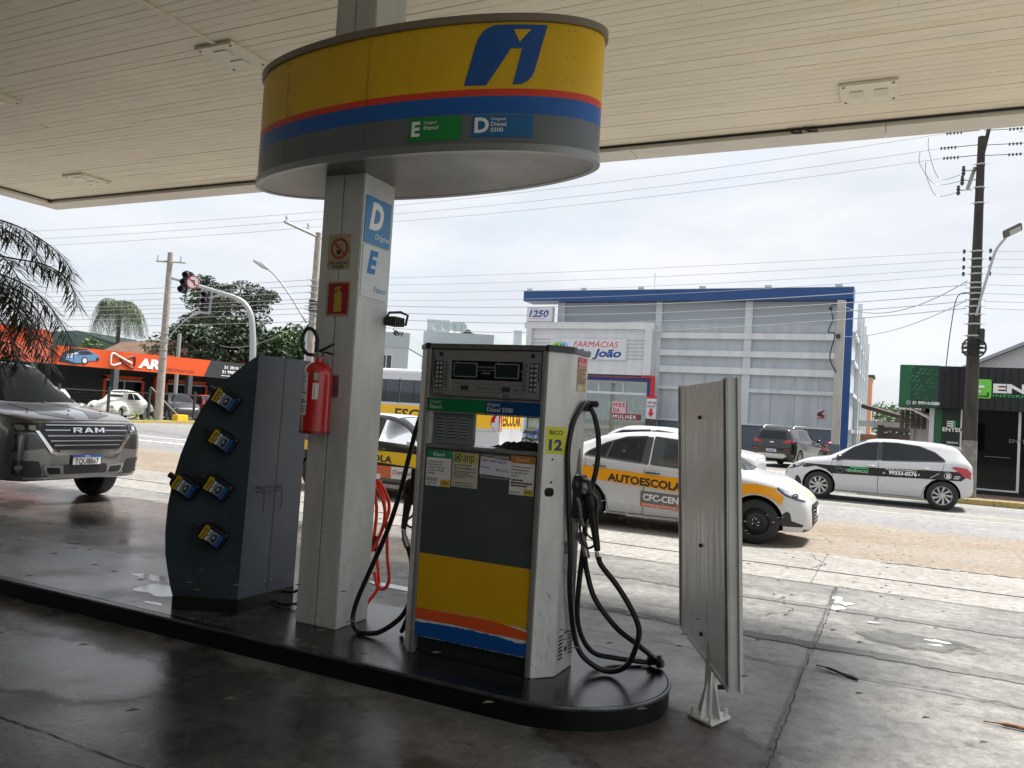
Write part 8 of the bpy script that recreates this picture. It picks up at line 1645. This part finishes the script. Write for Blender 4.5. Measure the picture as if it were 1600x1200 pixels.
s2 = thing('street_lamp', 'thin curved street lamp left of the grey column against the sky', 'street lamp', (-20.1, 23.5, 4.5)); b = MB(); b.tube(smooth_path([(-20.12, 23.45, 4.45), (-20.9, 23.45, 5.4), (-21.71, 23.45, 6.21), (-22.22, 23.45, 6.56)], 5), .035, 6); b.build('arm', STL, s2, world=True); b = MB(); b.tube([(-22.2, 23.45, 6.55), (-22.45, 23.45, 6.68), (-22.95, 23.45, 6.90)], [.06, .11, .05], 6); b.build('lamp_head', STL, s2, world=True)
# left pole
p3 = pole('utility_pole', 'old concrete utility pole in front of the orange sign', (-32.55, 27.66, .1), 8.3, .21, .13)
b = MB(); b.tube([(-33.15, 27.37, 7.95), (-31.85, 28.0, 7.95)], .05, 4); b.build('cross_arm', mat('arm_grey', (.3, .3, .28)), p3, world=True)
for k in (0, .42, .8): b = MB(); b.cyl((-33.1+k*1.3, 27.4+k*.6, 7.95), (-33.1+k*1.3, 27.4+k*.6, 8.25), .03, n=6); b.build('insulator', STL, p3, world=True)
for z in (3.2, 3.6, 4.0, 4.4): b = MB(); b.lathe([(.19, z-.03), (.2, z-.03), (.2, z+.03), (.19, z+.03)], (-32.55, 27.66, 0), n=12); b.build('clamp', STL, p3, world=True)
s3 = thing('street_lamp', 'small distant street lamp leaning right from the left concrete pole', 'street lamp', (-32.4, 27.7, 3.8)); b = MB(); b.tube(smooth_path([(-32.4, 27.6, 3.9), (-32.0, 27.9, 4.7), (-31.5, 28.2, 5.3)], 4), .03, 6); b.build('arm', STL, s3, world=True); b = MB(); b.tube([(-31.5, 28.2, 5.3), (-31.1, 28.4, 5.55)], [.05, .08], 6); b.build('lamp_head', STL, s3, world=True)
sp = pole('metal_post', 'slim grey post rising behind the orange sign near its black end', (-36.0, 31.6, 0), 4.8, .10, .10, mat('post_grey', (.30, .31, .30), .7)); sp['category'] = 'post'
# traffic light
tl = thing('traffic_light', 'grey curved mast with black signal heads over the junction', 'traffic light', (-23.4, 24.2, 0)); GAL = mat('galvanised', (.40, .42, .43), .45, .5)
b = MB(); P = smooth_path([(-23.4, 24.25, 0), (-23.4, 24.23, 2.06), (-23.37, 24.19, 3.22), (-23.41, 24.14, 4.12), (-23.51, 24.07, 4.83), (-23.76, 23.93, 5.28), (-24.16, 23.73, 5.51), (-24.75, 23.43, 5.68), (-25.52, 23.05, 5.89), (-26.44, 22.6, 6.13)], 5); b.tube(P, [.13]*12+[.13-.07*i/(len(P)-12) for i in range(len(P)-12)], 10); b.build('mast', GAL, tl, world=True, smooth=60)
def sig(name, c, tilt, back):
    T_ = Matrix.Translation(c) @ Matrix.Rotation(R_(25), 4, 'Z') @ Matrix.Rotation(R_(tilt), 4, 'Y'); b = MB(); b.bbox(-.16, -.10, -.46, .16, .10, .46, .03, T_); h_ = b.build(name, PDB, tl, world=True)
    for k in (-.30, 0, .30):
        b = MB(); b.tube([T_ @ Vector((0, -.1, k)), T_ @ Vector((0, -.32, k-.02))], [.13, .12], 12, cap=False); b.build('visor', PDB, h_, world=True); b = MB(); b.cyl((T_ @ Vector((0, -.10, k)))[:], (T_ @ Vector((0, -.12, k)))[:], .10, n=14); b.build('lens', DKBLK, h_, world=True)
    if back: b = MB(); b.box(-.26, .02, -.56, .26, .04, .56, T_); b.build('backplate', GAL, h_, world=True)
sig('signal_head', (-25.9, 22.85, 5.98), 14, False); sig('signal_head', (-27.5, 25.4, 5.62), 3, True)
b = MB(); b.tube([(-24.3, 23.9, 5.6), (-26, 24.7, 5.75), (-27.5, 25.5, 5.75)], .04, 6); b.build('rear_arm', GAL, tl, world=True)
T_ = Vector((-25.55, 22.95, 5.98)); dv = Vector((.436, -.9, 0)).normalized(); rv = Vector((.9, .436, 0))
b = MB(); b.prism(circ(0, 0, .27, 24), T_, rv, Z3, .12, .13); rs_ = b.build('turn_sign', WINK, tl, world=True); b = MB(); o_, i_ = circ(0, 0, .27, 24), circ(0, 0, .225, 24)
for k in range(24): b.flat([o_[k], o_[(k+1) % 24], i_[(k+1) % 24], i_[k]], T_, rv, Z3, .134)
for q in ribbon([(-.17, .15), (.17, -.15)], .05): b.flat(q, T_, rv, Z3, .140)
b.build('red_ring', mat('sign_bright_red', (.5, .02, .03), .5), rs_, world=True); b = MB()
for q in ribbon([(.06, -.15), (.06, .06), (-.08, .06)], .045): b.flat(q, T_, rv, Z3, .137)
b.build('arrow', INK, rs_, world=True)
# overhead wires
def wire(label, A_, B_, sag, r=.012, n=14, m=None):
    A_, B_ = Vector(A_), Vector(B_); P = [A_.lerp(B_, i/n)-Z3*sag*4*(i/n)*(1-i/n) for i in range(n+1)]; b = MB(); b.tube(P, r, 4); return tag(b.build('overhead_wire', m or mat('wire_grey', (.26, .27, .28), .6)), label, 'wire', 'overhead wires along the road')
W1 = 'thin power line high in the sky between utility poles'; W2 = 'telephone line low above the roofs between utility poles'; W3 = 'power line running on beyond the utility poles'
for (z0, z1) in ((9.5, 8.62), (9.12, 8.33), (8.85, 8.05)): wire(W1, (1.0, 23.15, z0), (-20, 23.3, z1), .22, .0065)
for (z1, z2, y) in ((8.62, 9.3, 23), (8.33, 8.9, 23.4), (8.05, 8.6, 23.8)): wire(W3, (-20, 23.3, z1), (-60, y, z2), .3, .008); wire(W3, (2.5, 23.15, z1+.75), (34, 23.2, z1+.9), .3, .009)
for k, (z0, z1) in enumerate(((6.36, 6.07), (6.16, 5.85), (5.95, 5.6), (5.78, 5.35), (5.50, 5.2), (5.28, 5.0), (5.08, 4.8), (4.9, 4.5))): wire(W2, (1.5, 23.1, z0), (-19.9, 23.4, z1), .10+.06*k, .006 if k < 4 else .011); wire(W3, (1.9, 23.1, z0), (30, 23.2, z0-.2), .3, .008); wire(W3, (-20, 23.4, z1), (-60, 24+.1*k, z1+.1), .3, .010)
wire('drop wire curving from the right utility pole to the concrete post', (1.5, 23.1, 5.6), (-2.15, 34, 6.6), .55, .014); wire('second drop wire from the right utility pole to the concrete post', (1.5, 23.1, 5.1), (-2.15, 34, 5.35), .3, .011)
wire('wire crossing the road towards the black end of the orange sign', (-19.95, 23.5, 4.7), (-34.4, 33.0, 4.3), .5, .012)
for q in ((.49, 9.39, 1.25, 8.35), (.3, 9.04, 1.3, 8.2), (.45, 8.76, 1.2, 7.9)):
    P = smooth_path([(q[0], 23.1, q[1]), (q[0]+.02, 23.1, q[1]-.35), ((q[0]+q[2])/2-.1, 23.1, q[3]-.05), (q[2], 23.1, q[3])], 6); b = MB(); b.tube(P, .006, 4); b.build('jumper_wire', BLACK, up_, world=True)
b = MB(); b.tube(smooth_path([(1.6, 23.1, 5.3), (1.3, 23.1, 5.2), (1.18, 23.1, 4.4), (1.12, 23.1, 3.6), (1.1, 23.1, 3.3)], 5), .012, 5); b.build('hanging_cable', BLACK, up_, world=True)
# ============================================================ UNSEEN BUILDING ADDED BEHIND THE CAMERA (blocks light, reflects)
ks = thing('shade_building', 'plain unseen building added behind the camera to shade the forecourt', 'building', (-4, -12, 0)); bx('wall', mat('shade_building_wall', (.14, .14, .135), .7), [(-22, -14, 0, 9, -7, 4.62), (-24, -7, 0, -14.5, -.5, 4.62)], ks); bx('window', DG, [(-10, -6.99, .9, -4, -6.95, 2.6), (-1, -6.99, .9, 5, -6.95, 2.6)], ks)
